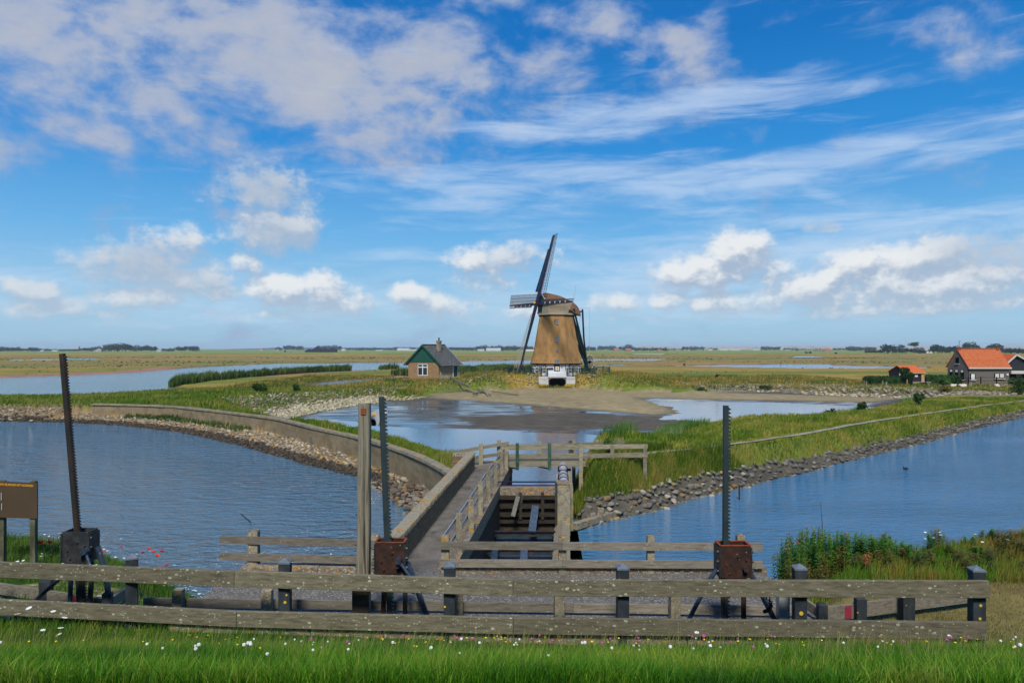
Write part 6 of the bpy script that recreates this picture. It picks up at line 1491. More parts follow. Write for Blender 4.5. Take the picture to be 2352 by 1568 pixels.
# ================================================================ grass, stones, plants
def blades(name, n, box, test, ln, wd, cols, lean=.35, zoff=-.02, label=None, seed=1, patch=(.35, .6), dens=None, kind='stuff', windx=.12):
    rs = np.random.RandomState(seed); X = []; got = 0; tries = 0; Z = []; Qs = []
    x0, x1, y0, y1 = box
    while got < n and tries < 12:
        m = int(n*1.6); x = rs.uniform(x0, x1, m); y = rs.uniform(y0, y1, m)
        if 'near' in (dens or ''):                # more blades close to the viewer, where they show
            y = y0+(y1-y0)*rs.uniform(0, 1, m)**1.5
        z, q = height(x, y); k = test(x, y, z, q)
        if patch is not None:
            k &= (fbm(x*patch[0], y*patch[0], 3, seed+40)+rs.uniform(-.2, .2, m)) > patch[1]-.25
        X.append(np.stack([x[k], y[k], z[k]], -1)); got += k.sum(); tries += 1
    Pp = np.concatenate(X)[:n]; n = len(Pp)
    if n == 0: return None
    f = fbm(Pp[:, 0]*.45, Pp[:, 1]*.45, 3, seed+9)
    f2 = fbm(Pp[:, 0]*1.7, Pp[:, 1]*1.7, 2, seed+19); L = rs.uniform(ln[0], ln[1], n)*(0.30+.75*f+.65*f2); a = rs.uniform(0, 2*pi, n)
    D = np.maximum(4, Pp[:, 1]); W = (wd[0]+wd[1]*D)*rs.uniform(.6, 1.4, n)
    sx, sy = np.cos(a), np.sin(a); le = rs.uniform(.1, 1, n)*lean*L; la = rs.uniform(0, 2*pi, n)
    dx, dy = np.cos(la)*le+windx*L, np.sin(la)*le
    b = Pp+np.array([0, 0, zoff]); V = np.empty((n, 5, 3))
    V[:, 0] = b-np.stack([sx*W/2, sy*W/2, 0*W], -1); V[:, 1] = b+np.stack([sx*W/2, sy*W/2, 0*W], -1)
    mid = b+np.stack([dx*.35, dy*.35, L*.55], -1); V[:, 2] = mid+np.stack([sx*W*.4, sy*W*.4, 0*W], -1); V[:, 3] = mid-np.stack([sx*W*.4, sy*W*.4, 0*W], -1)
    V[:, 4] = b+np.stack([dx, dy, L*.95], -1)
    i = (np.arange(n)*5)[:, None]; T = np.concatenate([i+np.array([0, 1, 2]), i+np.array([0, 2, 3]), i+np.array([3, 2, 4])])
    C = np.array(cols); pk = np.clip((fbm(Pp[:, 0]*.3, Pp[:, 1]*.3, 3, seed+3)-.5)*2.0+(f2-.5)*1.3+.46+rs.normal(0, .25, n), 0, .999)*(len(C)-1)
    i0 = pk.astype(int); t = (pk-i0)[:, None]; c = C[i0]*(1-t)+C[np.minimum(i0+1, len(C)-1)]*t; c *= rs.uniform(.75, 1.25, (n, 1))
    tint = np.repeat(c, 5, axis=0)
    o = big_mesh(name, V.reshape(-1, 3), T, M_blade, tint, ngon=3); setp(o, label, None, None, kind)
    if label: o['category'] = 'grass'
    return o
GR = [(.022, .085, .004), (.05, .175, .006), (.10, .26, .010), (.22, .29, .035)]
GM = [(.075, .14, .010), (.14, .22, .016), (.24, .27, .026), (.34, .28, .06)]
GY = [(.10, .12, .03), (.17, .16, .045), (.25, .20, .075), (.33, .26, .11)]
inplat = lambda x, y: (x > -5.75) & (x < 5.2) & (y > 12.1-(x+5.7)*.0822) & (y < 15.3)
blades('foreground_grass', 250000, (-14, 14, 4.0, 12.4), lambda x, y, z, q: (np.abs(x) < .88*y+1.8) & (y < 12.05-(x+5.7)*.0822+.5*(x < -5.7)), (.05, .19), (.0042, .0002), GR, .8, label='thick green grass with seed heads on the slope below the guardrail', seed=2, patch=None, dens='near', windx=.08)
blades('foreground_grass_stalks', 5000, (-10, 9, 6.0, 12.1), lambda x, y, z, q: (np.abs(x) < .78*y+.8) & (y < 11.95-(x+5.7)*.0822), (.16, .40), (.003, .0002), [(.20, .22, .05), (.34, .30, .12), (.14, .22, .03)], .35, label='thin pale seed stalks standing above the foreground grass', seed=3, patch=None, windx=.2)
blades('lawn_grass', 34000, (5.2, 13.5, 11.3, 15.2), lambda x, y, z, q: ~inplat(x, y) & (q['sc'] > .2), (.03, .085), (.006, .0003), [(.08, .10, .022), (.16, .15, .045), (.25, .19, .08)], .5, label='short dry lawn right of the road', seed=4, patch=None)
blades('bank_grass', 42000, (-18, -5.6, 11.1, 20), lambda x, y, z, q: (q['sb'] > .02) & ((y > 14.4) | (fbm(x*1.6, y*1.6, 2, 8) > .56)), (.08, .26), (.006, .0003), [(.045, .13, .010), (.08, .19, .014), (.15, .22, .03)], .45, label='flowery green grass on the left bank behind the gear', seed=5, patch=None)
blades('bank_grass', 44000, (4.9, 15.5, 14.5, 19.8), lambda x, y, z, q: (q['sc'] > .02), (.12, .42), (.007, .0003), [(.05, .16, .008), (.10, .24, .014), (.18, .24, .03), (.27, .19, .04)], .4, label='tall mixed grass and weeds on the right bank', seed=6, patch=None)
blades('dyke_grass', 125000, (2.0, 60, 24.5, 82), lambda x, y, z, q: (q['sc'] > .5) & (q['sp'] > .1) & (q['sc'] < 14) & (dline(x, y, PATHPTS) > .85) & (x > 2.25), (.11, .36), (.004, .00085), GM, .45, label='long green and straw coloured grass on the dyke right of the footbridge', seed=7, patch=(.5, .55))
blades('knoll_grass', 22000, (2.3, 11, 25.5, 33), lambda x, y, z, q: (q['sc'] > .46) & (q['sp'] > .2) & (dline(x, y, PATHPTS) > .7), (.22, .50), (.004, .0006), [(.07, .13, .010), (.14, .20, .018), (.24, .23, .04), (.33, .25, .07)], .4, label='tall golden green grass at the right end of the footbridge', seed=77, patch=None)
blades('path_verge_grass', 26000, (3, 60, 28, 82), lambda x, y, z, q: (q['sp'] > .2) & (q['sc'] > .8) & (dline(x, y, PATHPTS) > .24) & (dline(x, y, PATHPTS) < 1.0), (.03, .10), (.004, .00085), GM, .5, label='short trodden grass beside the dyke path', seed=78, patch=None)
blades('strip_grass', 52000, (-30, -1.6, 26.5, 62), lambda x, y, z, q: (q['sp'] > .1) & (sdp(x, y, [(-2.0, 26.3)]+list(WALLPTS)+[(-36, 64), (-60, 40), (-10, 20)]) > .28) & (x < wl(np.minimum(y, 27.7))-.9*(y < 27.8)-.3-.0*y+(y > 28)*.6), (.12, .38), (.004, .0008), [(.08, .17, .010), (.16, .25, .018), (.26, .26, .05)], .45, label='grass strip behind the curved quay wall', seed=8, patch=None)
blades('apron_grass', 9000, (-32, -2.4, 25, 60), lambda x, y, z, q: q['front'] & (q['sb'] > 1.7) & (((y < 33) & (dline(x, y, WALLPTS) < 1.3)) | (y > 50)), (.14, .45), (.004, .0008), [(.045, .10, .015), (.08, .14, .025)], .4, label='green grass growing along the foot of the quay wall', seed=9, patch=(.6, .55))
blades('marsh_grass', 46000, (-85, -10, 58, 104), lambda x, y, z, q: (q['sb'] > 2.2) & (q['sl'] > .4) & (q['sp'] > 1.0) & ~q['front'], (.18, .5), (.01, .0009), [(.08, .16, .012), (.15, .22, .02), (.25, .25, .045)], .4, label='green marsh grass on the land tongue left of the cottage', seed=10, patch=(.2, .5))
blades('mound_grass', 70000, (-45, 100, 98, 160), lambda x, y, z, q: (q['sp'] > .8) & (q['sl'] > .5) & (np.hypot(x-8.07, y-133) > 4.9) & ~((x > 5) & (x < 11.3) & (y > 126) & (y < 134)) & ~((x > -19) & (x < -9) & (y > 125.5) & (y < 134)) & ~((x > 64) & (y > 119)), (.2, .55), (.02, .0008), [(.075, .13, .014), (.15, .17, .022), (.28, .22, .045), (.36, .26, .07)], .4, label='golden and green rough grass around cottage and mill', seed=11, patch=(.12, .5))
blades('reeds', 15000, (4, 60, 37, 84), lambda x, y, z, q: (q['sp'] > -.5) & (q['sp'] < 1.9) & (q['sc'] > 3) & (fbm(x*.10, y*.10, 2, 4)+.25*(y < 52) > .52), (.5, 1.0), (.005, .00075), [(.06, .15, .02), (.11, .21, .04), (.20, .27, .09)], .16, label='pale green reeds along the pond side of the right dyke', seed=12, patch=None, windx=.16)
blades('reeds', 26000, (-70, 20, 88, 215), lambda x, y, z, q: (q['sl'] > -.6) & (q['sl'] < 3.2) & (q['sp'] > 4) & (fbm(x*.05, y*.03, 2, 14) > .40), (1.0, 1.9), (.02, .0009), [(.04, .085, .014), (.075, .13, .022), (.15, .19, .04)], .15, label='dark reeds edging the lake behind the cottage', seed=13, patch=None)
blades('marsh_tussocks', 3500, (-330, 330, 165, 520), lambda x, y, z, q: (q['sl'] > 2) & (fbm(x*.02, y*.05, 3, 15) > .56), (.2, .45), (.05, .0022), [(.06, .10, .015), (.10, .14, .02)], .3, label='dark tussocks scattered in the far marsh', seed=14, patch=None)

# ---------------------------------------------------------------- stones
def ico(sub):
    bm = bmesh.new(); bmesh.ops.create_icosphere(bm, subdivisions=sub, radius=1.0); bm.verts.ensure_lookup_table()
    V = np.array([v.co[:] for v in bm.verts]); Fc = np.array([[v.index for v in f.verts] for f in bm.faces]); bm.free(); return V, Fc
ICO1, ICF1 = ico(1); ICO2, ICF2 = ico(2)
def stone_shape(rs, V0, flat=.6):
    V = V0.copy()
    for _ in range(11):                           # chop flat facets off a ball
        n = rs.normal(size=3); n /= np.linalg.norm(n); d = rs.uniform(.42, .78); s = V @ n; V -= np.outer(np.maximum(0, s-d)*.98, n)
    V *= np.array([1.15, rs.uniform(.5, .9), flat*rs.uniform(.75, 1.2)])
    return V
def stones(name, label, pts, size, cols, seed, cat='stones', flat=.55, V0=None, F0=None, kind='stuff', lift=.25):
    rs = np.random.RandomState(seed); V0 = ICO1 if V0 is None else V0; F0 = ICF1 if F0 is None else F0
    shapes = [stone_shape(rs, V0, flat) for _ in range(10)]; n = len(pts); nv = len(V0)
    V = np.empty((n, nv, 3)); tint = np.empty((n, nv, 3)); C = np.array(cols)
    for i, p in enumerate(pts):
        s = rs.uniform(*size)*(p[3] if len(p) > 3 else 1); a = rs.uniform(0, 2*pi); c_, s_ = cos(a), sin(a); W = shapes[rs.randint(10)]*s; t1 = rs.normal(0, .22)
        W = np.stack([W[:, 0]*c_-W[:, 1]*s_, W[:, 0]*s_+W[:, 1]*c_, W[:, 2]+W[:, 0]*t1], -1)
        V[i] = W+np.array([p[0], p[1], p[2]+s*flat*lift])
        cc = p[4] if len(p) > 4 else C[rs.randint(len(C))]; tint[i] = np.array(cc)*rs.uniform(.7, 1.3)
    Fq = (F0[None]+(np.arange(n)*nv)[:, None, None]).reshape(-1, 3)
    o = big_mesh(name, V.reshape(-1, 3), Fq, M_stone, tint.reshape(-1, 3), ngon=3); setp(o, label, cat, None, kind); return o
def sample(n, box, test, seed, gap):
    rs = np.random.RandomState(seed); m = n*60; x = rs.uniform(box[0], box[1], m); y = rs.uniform(box[2], box[3], m); z, q = height(x, y); k = test(x, y, z, q)
    x, y, z = x[k], y[k], z[k]; qq = {a: b[k] for a, b in q.items()}; grid = {}; out = []
    for i in range(len(x)):
        g = (int(x[i]/gap), int(y[i]/gap)); ok = True
        for a in (-1, 0, 1):
            for b in (-1, 0, 1):
                for j in grid.get((g[0]+a, g[1]+b), ()):
                    if (x[i]-x[j])**2+(y[i]-y[j])**2 < gap*gap: ok = False
        if ok: grid.setdefault(g, []).append(i); out.append(i)
        if len(out) >= n: break
    return [(x[i], y[i], z[i]) for i in out], [{a: b[i] for a, b in qq.items()} for i in out]
DK = [(.055, .045, .032), (.08, .062, .042), (.045, .04, .034)]
LT = [(.24, .20, .145), (.30, .26, .19), (.19, .155, .105), (.25, .20, .13), (.34, .30, .235)]
BR = [(.16, .12, .08), (.22, .15, .10), (.20, .18, .15), (.27, .24, .19), (.30, .20, .08)]
GC = [(.09, .085, .075), (.13, .12, .105), (.17, .16, .135), (.11, .095, .07)]
TN = [(.20, .17, .115), (.25, .215, .15), (.30, .26, .18), (.15, .125, .08)]
# near stones as things of their own
def single_stones(name, label, group, cat, pts, seed, sets, size):
    rs = np.random.RandomState(seed); base = []
    for k in range(14):
        Vv = stone_shape(rs, ICO2, .62); col = np.array(sets[k % len(sets)])*rs.uniform(.85, 1.15)
        o = big_mesh(name, Vv, ICF2, M_stone, np.tile(col, (len(Vv), 1)), ngon=3); base.append(o)
    for i, p in enumerate(pts):
        o = base[i] if i < len(base) else base[rs.randint(len(base))].copy()
        if i >= len(base): COL.objects.link(o)
        s = rs.uniform(*size); o.location = (p[0], p[1], p[2]+s*.14); o.scale = (s, s, s); o.rotation_euler = (rs.normal(0, .2), rs.normal(0, .2), rs.uniform(0, 6.28))
        setp(o, label, cat, group)
pr, _ = sample(230, (2.0, 10.5, 23.8, 33.0), lambda x, y, z, q: (q['sc'] > -.22) & (q['sc'] < .55) & (x > 2.2), 21, .165)
single_stones('dyke_stone', 'rough stone in the heap edging the canal next to the sluice pillar', 'stones at the near end of the canal bank', 'stone', pr, 5, GC+[(.20, .14, .07), (.17, .155, .13), (.15, .14, .12), (.13, .12, .10), (.30, .27, .21), (.27, .20, .09)], (.12, .22))
plf, _ = sample(165, (-7.6, -2.2, 23.4, 33), lambda x, y, z, q: (q['sb'] > -.2) & (q['sb'] < 2.2) & q['front'] & (x < wl(y)-.35), 22, .235)
single_stones('basin_stone', 'boulder in the reddish heap between left basin and brick parapet', 'boulders beside the brick parapet', 'stone', plf, 6, [tuple(v*.7 for v in c) for c in BR]+[(.10, .08, .06), (.26, .22, .16)], (.14, .26))
pts, qs = sample(2900, (-47, -5, 31.5, 66), lambda x, y, z, q: (q['sb'] > -.25) & (q['sb'] < 2.35) & (q['front'] | (y > 56)), 23, .20)
rs = np.random.RandomState(3)
pts = [(a, b, c, 1.0, (DK[rs.randint(3)] if q['sb'] < .8+.3*rs.rand() else (LT[rs.randint(5)] if rs.rand() < .9 else (.34, .20, .06)))) for (a, b, c), q in zip(pts, qs)]
stones('riprap', 'pale rubble slope with dark wet foot below the quay wall', pts, (.11, .21), LT, 31)
pts, qs = sample(1500, (-120, -40, 55, 74), lambda x, y, z, q: (q['sb'] > -.3) & (q['sb'] < 1.8), 24, .42)
stones('riprap', 'rubble edge of the basin at the far left', [(a, b, c, 1.0, (DK+LT)[np.random.RandomState(i).randint(8)]) for i, (a, b, c) in enumerate(pts)], (.2, .34), LT, 32)
pts, qs = sample(3200, (6, 75, 31, 95), lambda x, y, z, q: (q['sc'] > -.22) & (q['sc'] < .62) & ((y > 33.0) | (x > 10.5)), 25, .205)
stones('riprap', 'dark grey rubble lining the dyke along the canal', pts, (.14, .26), GC+[(.08, .075, .065), (.15, .135, .11)], 33)
pts, qs = sample(1500, (-40, -8, 70, 112), lambda x, y, z, q: (sdp(x, y, ROCKS_BACK_L) < .4) | ((q['sp'] > -.2) & (q['sp'] < 1.3) & (y < 100)), 26, .38)
pts = [(a, b, c, 1.0, (.34, .30, .19) if q['sp'] < 1.2 else TN[i % 4]) for i, ((a, b, c), q) in enumerate(zip(pts, qs))]
stones('riprap', 'rubble and pale foot stones along the far left shore of the mud pond', pts, (.2, .42), TN, 34)
pts, qs = sample(2600, (24, 88, 90, 122), lambda x, y, z, q: (q['sp'] > -.2) & (q['sp'] < 13) & (fbm(x*.2, y*.2, 2, 6) > .36) & (x > 24+rs.rand()*8), 27, .50)
pts = [(a, b, c, 1.0, (.36, .31, .21) if q['sp'] < 1.2 else TN[i % 4]) for i, ((a, b, c), q) in enumerate(zip(pts, qs))]
stones('riprap', 'wide rubble bank below the sheep pasture at the right', pts, (.26, .60), TN, 35)
pts, qs = sample(70, (px(425), px(500), 122, 127.5), lambda x, y, z, q: (q['sp'] > .3), 28, .4)
stones('riprap', 'scattered pale rocks on the bank left of the mill culvert', pts, (.2, .5), TN+LT, 36)
pts, qs = sample(60, (px(760), px(1000), 118, 127), lambda x, y, z, q: (q['sp'] > .1) & (q['sp'] < 4), 29, .6)
stones('riprap', 'few pale rocks on the shore right of the mill culvert', pts, (.15, .4), TN+LT, 37)
pts, qs = sample(120, (-12, 2, 105, 124), lambda x, y, z, q: (q['sp'] > -.1) & (q['sp'] < 7), 30, .5)
stones('riprap', 'pale stones among driftwood below the cottage', pts, (.15, .45), TN+LT, 38)

# ---------------------------------------------------------------- leafy things
def leaf_cloud(blobs_, n, size, seed, up=.3, thin=.5):
    """quads spread through a set of ellipsoids (cx, cy, cz, rx, ry, rz)"""
    rs = np.random.RandomState(seed); B = np.array(blobs_, float); vol = (B[:, 3]*B[:, 4]*B[:, 5])**.66; k = rs.choice(len(B), n, p=vol/vol.sum())
    d = rs.normal(size=(n, 3)); d /= np.linalg.norm(d, axis=1)[:, None]; r = rs.uniform(.25, 1, (n, 1))**.42
    c = B[k, :3]+d*r*B[k, 3:6]*rs.uniform(.85, 1.12, (n, 1))
    a = rs.normal(size=(n, 3)); a[:, 2] *= .6; a /= np.linalg.norm(a, axis=1)[:, None]; b = np.cross(a, d+rs.normal(0, .5, (n, 3))); b /= np.linalg.norm(b, axis=1)[:, None]+1e-9
    s = size*rs.uniform(.55, 1.3, (n, 1)); V = np.stack([c-a*s-b*s*thin*.4, c+b*s*thin, c+a*s+b*s*thin*.2, c-b*s*thin], 1)
    return V.reshape(-1, 3), np.arange(n*4).reshape(n, 4)
def leafy(name, blobs_, n, size, m, seed, parent=None, thin=.5):
    V, Fc = leaf_cloud(blobs_, n, size, seed, thin=thin); o = big_mesh(name, V, Fc, m)
    if parent is not None: o.parent = parent
    return o
def tree_proto(seed, h, w, kind='round', m=None, n=420, ls=.9):
    rs = random.Random(seed); root = thing('tree', 'tree', 'tree', (0, 0, 0))
    mb = MB()
    if kind == 'pine':
        mb.tube([(0, 0, -.3), (.1*h*.2, 0, h*.35), (.02*h, 0, h*.62), (.05*h, 0, h*.8)], [.03*h, .022*h, .018*h, .01*h], 6)
        for k in range(5): a = k*1.3; mb.tube([(.02*h, 0, h*(.5+.05*k)), (.02*h+cos(a)*w*.3, sin(a)*w*.3, h*(.62+.05*k))], [.012*h, .005*h], 5)
        bl = [(rs.uniform(-.3, .35)*w, rs.uniform(-.3, .3)*w, h*rs.uniform(.66, .92), w*.28, w*.28, h*.07) for _ in range(8)]
    else:
        mb.tube([(0, 0, -.3), (.01*h, 0, h*.25), (.03*h, .01*h, h*.6)], [.035*h, .026*h, .01*h], 6)
        for k in range(5): a = k*1.26; mb.tube([(0, 0, h*(.22+.05*k)), (cos(a)*w*.28, sin(a)*w*.28, h*(.42+.07*k))], [.015*h, .005*h], 5)
        bl = []
        for _ in range(11):
            a = rs.uniform(0, 6.28); r = w*.5*rs.uniform(.1, .72); zz = h*rs.uniform(.25, .82); s = w*rs.uniform(.16, .28)*(1.1-.35*abs(zz/h-.5))
            bl.append((cos(a)*r, sin(a)*r, zz, s, s, s*rs.uniform(.6, .9)))
        bl.append((0, 0, h*.55, w*.3, w*.3, h*.3))
    mb.build('trunk', M_bark, root); leafy('crown', bl, n, ls, m or M_tree_far, seed, root, thin=.7)
    return root
PROT = [reg(tree_proto(100+i, 1.0, w, k, n=nn, ls=l)) for i, (w, k, nn, l) in enumerate([(1.1, 'round', 420, .085), (1.4, 'round', 460, .085), (.9, 'round', 380, .085), (1.7, 'round', 520, .08), (1.25, 'round', 420, .09)])]
PINE = reg(tree_proto(120, 1.0, 1.0, 'pine', M_tree, 420, .05))
used = set()
def put_tree(proto, dx, top, base, label, group, wf=1.0, h=6.0, name='tree', D=None):
    D = D or h*F/(base-HY); D *= R_.uniform(.97, 1.03); x = (dx-CX)/F*D; hh = (base-top)/F*D*1.1; g = 2.0
    if proto.name in used: o = copy_tree(proto)
    else: o = proto; used.add(proto.name)
    o.location = (x, D, g-.2); o.scale = (hh*wf, hh*wf, hh*1.05); o.rotation_euler = (0, 0, R_.uniform(0, 6.28)); setp(o, label, 'tree', group)
    return o
SEG = [ # x0, x1, top, base, step, label
 (-40, 48, 797.5, 806.6, 5.5, 'low dark tree in the wood line at the far left edge'), (48, 112, 800.5, 806.4, 5, 'small tree in the low wood line above the left toothed bar'), (66, 84, 798, 806.6, 6, 'taller tree in the low wood line left of the barn'),
 (112, 182, 801.5, 806.4, 5, 'small tree in the thin line left of the thatched barn'), (182, 216, 798.8, 806.6, 6, 'tree next to the far thatched barn'), (218, 234, 796.6, 806.5, 7, 'dark tree behind the far thatched barn'),
 (240, 300, 790.5, 807.4, 9, 'big round tree in the largest clump on the left horizon'), (300, 366, 794.5, 807.2, 9, 'big tree in the right half of the large left clump'), (372, 402, 800.5, 806.6, 5, 'low tree between the two left clumps'), (406, 458, 795.2, 807.0, 9, 'round tree in the small clump left of the blue horizon gap'),
 (633, 646, 797.5, 804.5, 5, 'pale tree left of the tarred sheds'), (652, 694, 793.8, 804.5, 8, 'pale green tree behind the tarred sheds'), (730, 782, 794.5, 804.5, 8, 'pale green tree behind the right end of the tarred sheds'), (784, 905, 798.5, 804.6, 6, 'small tree in the line between sheds and cottage'),
 (905, 952, 797.2, 804.2, 6, 'tree behind the long barn beside the cottage roof'), (1030, 1092, 797.8, 805.3, 6, 'tree in the wood line right of the cottage'), (1092, 1222, 795.0, 805.4, 7, 'dark tree in the wood line between cottage and mill'),
 (1322, 1370, 796.5, 805.6, 7, 'dark tree in the wood just right of the mill'), (1374, 1412, 795, 804.5, 7, 'pale tree behind the farm right of the mill'), (1421, 1437, 796.2, 805.6, 7, 'dark tree between the two farms right of the mill'), (1436, 1452, 792.8, 805.2, 8, 'highest tree above the farm right of the mill'),
 (1451, 1530, 798.5, 806, 6, 'tree in the dense dark row beside the red roofed farm'), (1534, 1568, 800.2, 804.2, 5, 'faint tree in the far line right of the dark row'), (1568, 1616, 796, 804.4, 7, 'tree in the pale clump above the middle marsh'), (1626, 1652, 799, 804.5, 6, 'tree left of the white sheds'),
 (1750, 1794, 796, 804.7, 7, 'pale tree in the clump beside the cream building'), (1800, 1832, 799, 804.2, 6, 'dark tree by the far cottage right of the cream building'), (1832, 1900, 800.5, 804.0, 5, 'low far tree left of the big red barn roof'), (1913, 1945, 799, 804.6, 6, 'tree right of the big red barn roof'),
 (1945, 2010, 796.6, 806, 7, 'dark tree in the long wood left of the umbrella pine'), (2028, 2054, 792.5, 811, 9, 'dark broad tree left of the umbrella pine'), (2054, 2116, 799.5, 811, 9, 'dark bushy tree under the umbrella pine'), (2141, 2160, 790.5, 812, 10, 'dark tall tree right of the open barn'),
 (2160, 2212, 796, 812, 9, 'dark tree behind the left end of the orange roof'), (2218, 2242, 790.5, 812, 9, 'tree rising behind the middle of the orange roof'), (2272, 2302, 792, 812, 9, 'tree rising behind the right end of the orange roof'), (2306, 2400, 799.5, 812, 8, 'dark tree in the wood at the right edge')]
for x0, x1, tp, bs, st, lb in SEG:
    x = x0+st*.4
    while x < x1:
        put_tree(PROT[R_.randrange(5)], x, tp+R_.uniform(-.3, 1.8)*(bs-tp)/12, bs, lb, 'trees along the horizon', 1.05); x += st*R_.uniform(.75, 1.2)
put_tree(PINE, 2101, 787.5, 811, 'tall umbrella pine standing out above the right hand wood', None, 1.05, name='pine_tree'); put_tree(PINE, 2070, 793.5, 811, 'smaller pine left of the umbrella pine', None, .9)
for x0, x1, tp, bs, lb in ((1990, 2026, 804.5, 810, 'low dark hedge bush left of the far right wood'),):
    x = x0
    while x < x1: put_tree(PROT[3], x, tp, bs, lb, 'bushes left of the right wood', 1.2); x += 5
for dx, tp, bs, lb in ((1852, 807.5, 812.2, 'left one of two dark bushes in the far marsh'), (1861, 807.2, 812.2, 'right one of two dark bushes in the far marsh'), (1920, 809, 813.3, 'small lone bush in the marsh right of the two dark ones'), (1831, 801.5, 806.2, 'lone pointed tree in the pale far field'), (655, 805, 808.8, 'low dark hut shaped bush left of the tarred sheds'), (1385, 814.5, 817.5, 'small round bush in the field right of the mill'), (1572, 833.6, 838, 'dark bush left of the blue marsh pool')):
    put_tree(PROT[1], dx, tp, bs, lb, None, 1.2)

# ---- bushes near the farm and on the banks
def bush(name, label, p, rx, ry, h, n, ls, m, seed, trunk=0, group=None, cat='bush', boxy=False):
    rs = random.Random(seed); root = thing(name, label, cat, p, group)
    bl = []
    if boxy:
        k = int(rx*2/.9)
        for i in range(k+1):
            for j in (-.35, .35): 
                for zz in (.3, .62): bl.append((-rx+2*rx*i/k, j*ry, h*zz, .75, ry*.6, h*.36))
    else:
        for _ in range(9):
            a = rs.uniform(0, 6.28); r = rs.uniform(.1, .62); bl.append((cos(a)*r*rx, sin(a)*r*ry, trunk+(h-trunk)*rs.uniform(.25, .78), rx*.42, ry*.42, (h-trunk)*.26))
    leafy('foliage', bl, n, ls, m, seed, root, thin=.6)
    if boxy:
        mb = MB(); mb.box((0, 0, h*.42), (rx*2.1, ry*1.5, h*.8)); o = mb.build('inner_twigs', M_hedge, None, origin=(0, 0, 0)); o.parent = root
    else:
        mb = MB()
        for k in range(4): a = k*1.7; mb.tube([(0, 0, -.2), (.04*cos(a)*rx, .04*sin(a)*ry, max(trunk, h*.3)), (cos(a)*rx*.4, sin(a)*ry*.4, trunk+(h-trunk)*.6)], [h*.03, h*.02, h*.008], 5)
        o = mb.build('branches', M_bark, None, origin=(0, 0, 0)); o.parent = root
    return root
def atg(dx, D): x = (dx-CX)/F*D; return (x, D, gz(x, D))
bush('hedge', 'thick clipped hedge left of the garden shed', atg(2038, 119.5), 3.1, 1.3, 1.65, 5200, .16, M_hedge, 41, cat='hedge', boxy=True)
bush('hedge', 'long clipped hedge between garden shed and grey house', atg(2157, 123), 2.8, 1.2, 1.7, 4200, .16, M_hedge, 42, cat='hedge', boxy=True)
bush('bush', 'loose green shrub behind the left hedge', atg(2066, 123), 1.0, .8, 2.0, 700, .15, M_bush, 43)
bush('round_tree', 'small round crowned tree on a leaning trunk before the shed', atg(2084, 118.5), 1.35, 1.2, 3.05, 1500, .16, M_hedge, 44, trunk=1.1, cat='tree')
bush('bush', 'bright green round bush among the sheep', atg(2168, 112.5), 1.35, 1.1, 1.75, 1300, .15, M_bush, 45, trunk=.4)
bush('bush', 'dark shrub at the right edge below the annex', atg(2341, 92), 1.5, 1.2, 2.2, 1700, .13, M_hedge, 46)
bush('bush', 'dark green shrub on the marsh left of the cottage', atg(597, 90), 1.3, 1.0, 1.3, 900, .14, M_hedge, 47)
bush('bush', 'small dark shrub beside the wide marsh shrub', atg(679, 93), .7, .6, 1.2, 500, .14, M_hedge, 48)
bush('bush', 'leafy elder bush on the grass strip behind the toothed bar', atg(977, 36.3), .65, .5, .85, 700, .07, M_bush, 49)
bush('bush', 'green clump at the pillar end of the canal stones', atg(1330, 25.3), .42, .4, .95, 700, .05, M_bush, 50)
bush('bush', 'yellow green bush beside the footbridge rail', atg(1402, 30.2), .35, .35, .8, 420, .05, M_bush, 51)
for i, (dx, D, r, h) in enumerate([(1905, 62, .6, 1.1), (1980, 60, .5, .9), (2168, 92, .9, 1.2), (2110, 66, .6, 1.3), (1610, 112, 1.3, .7), (1760, 113, 1.6, .7)]):
    bush('bush', ['dark weedy bush on the pond side of the dyke path', 'low bush just right of the dark weedy one on the dyke', 'brownish bush under the round bush of the sheep pasture', 'upright bush in the pale reeds by the path', 'low dark bush on the shore middle right of the mill', 'wide low bush above the left end of the rubble bank'][i], atg(dx, D), r, r*.8, h, 500, .11, M_hedge if i not in (2,) else M_will_br, 60+i)

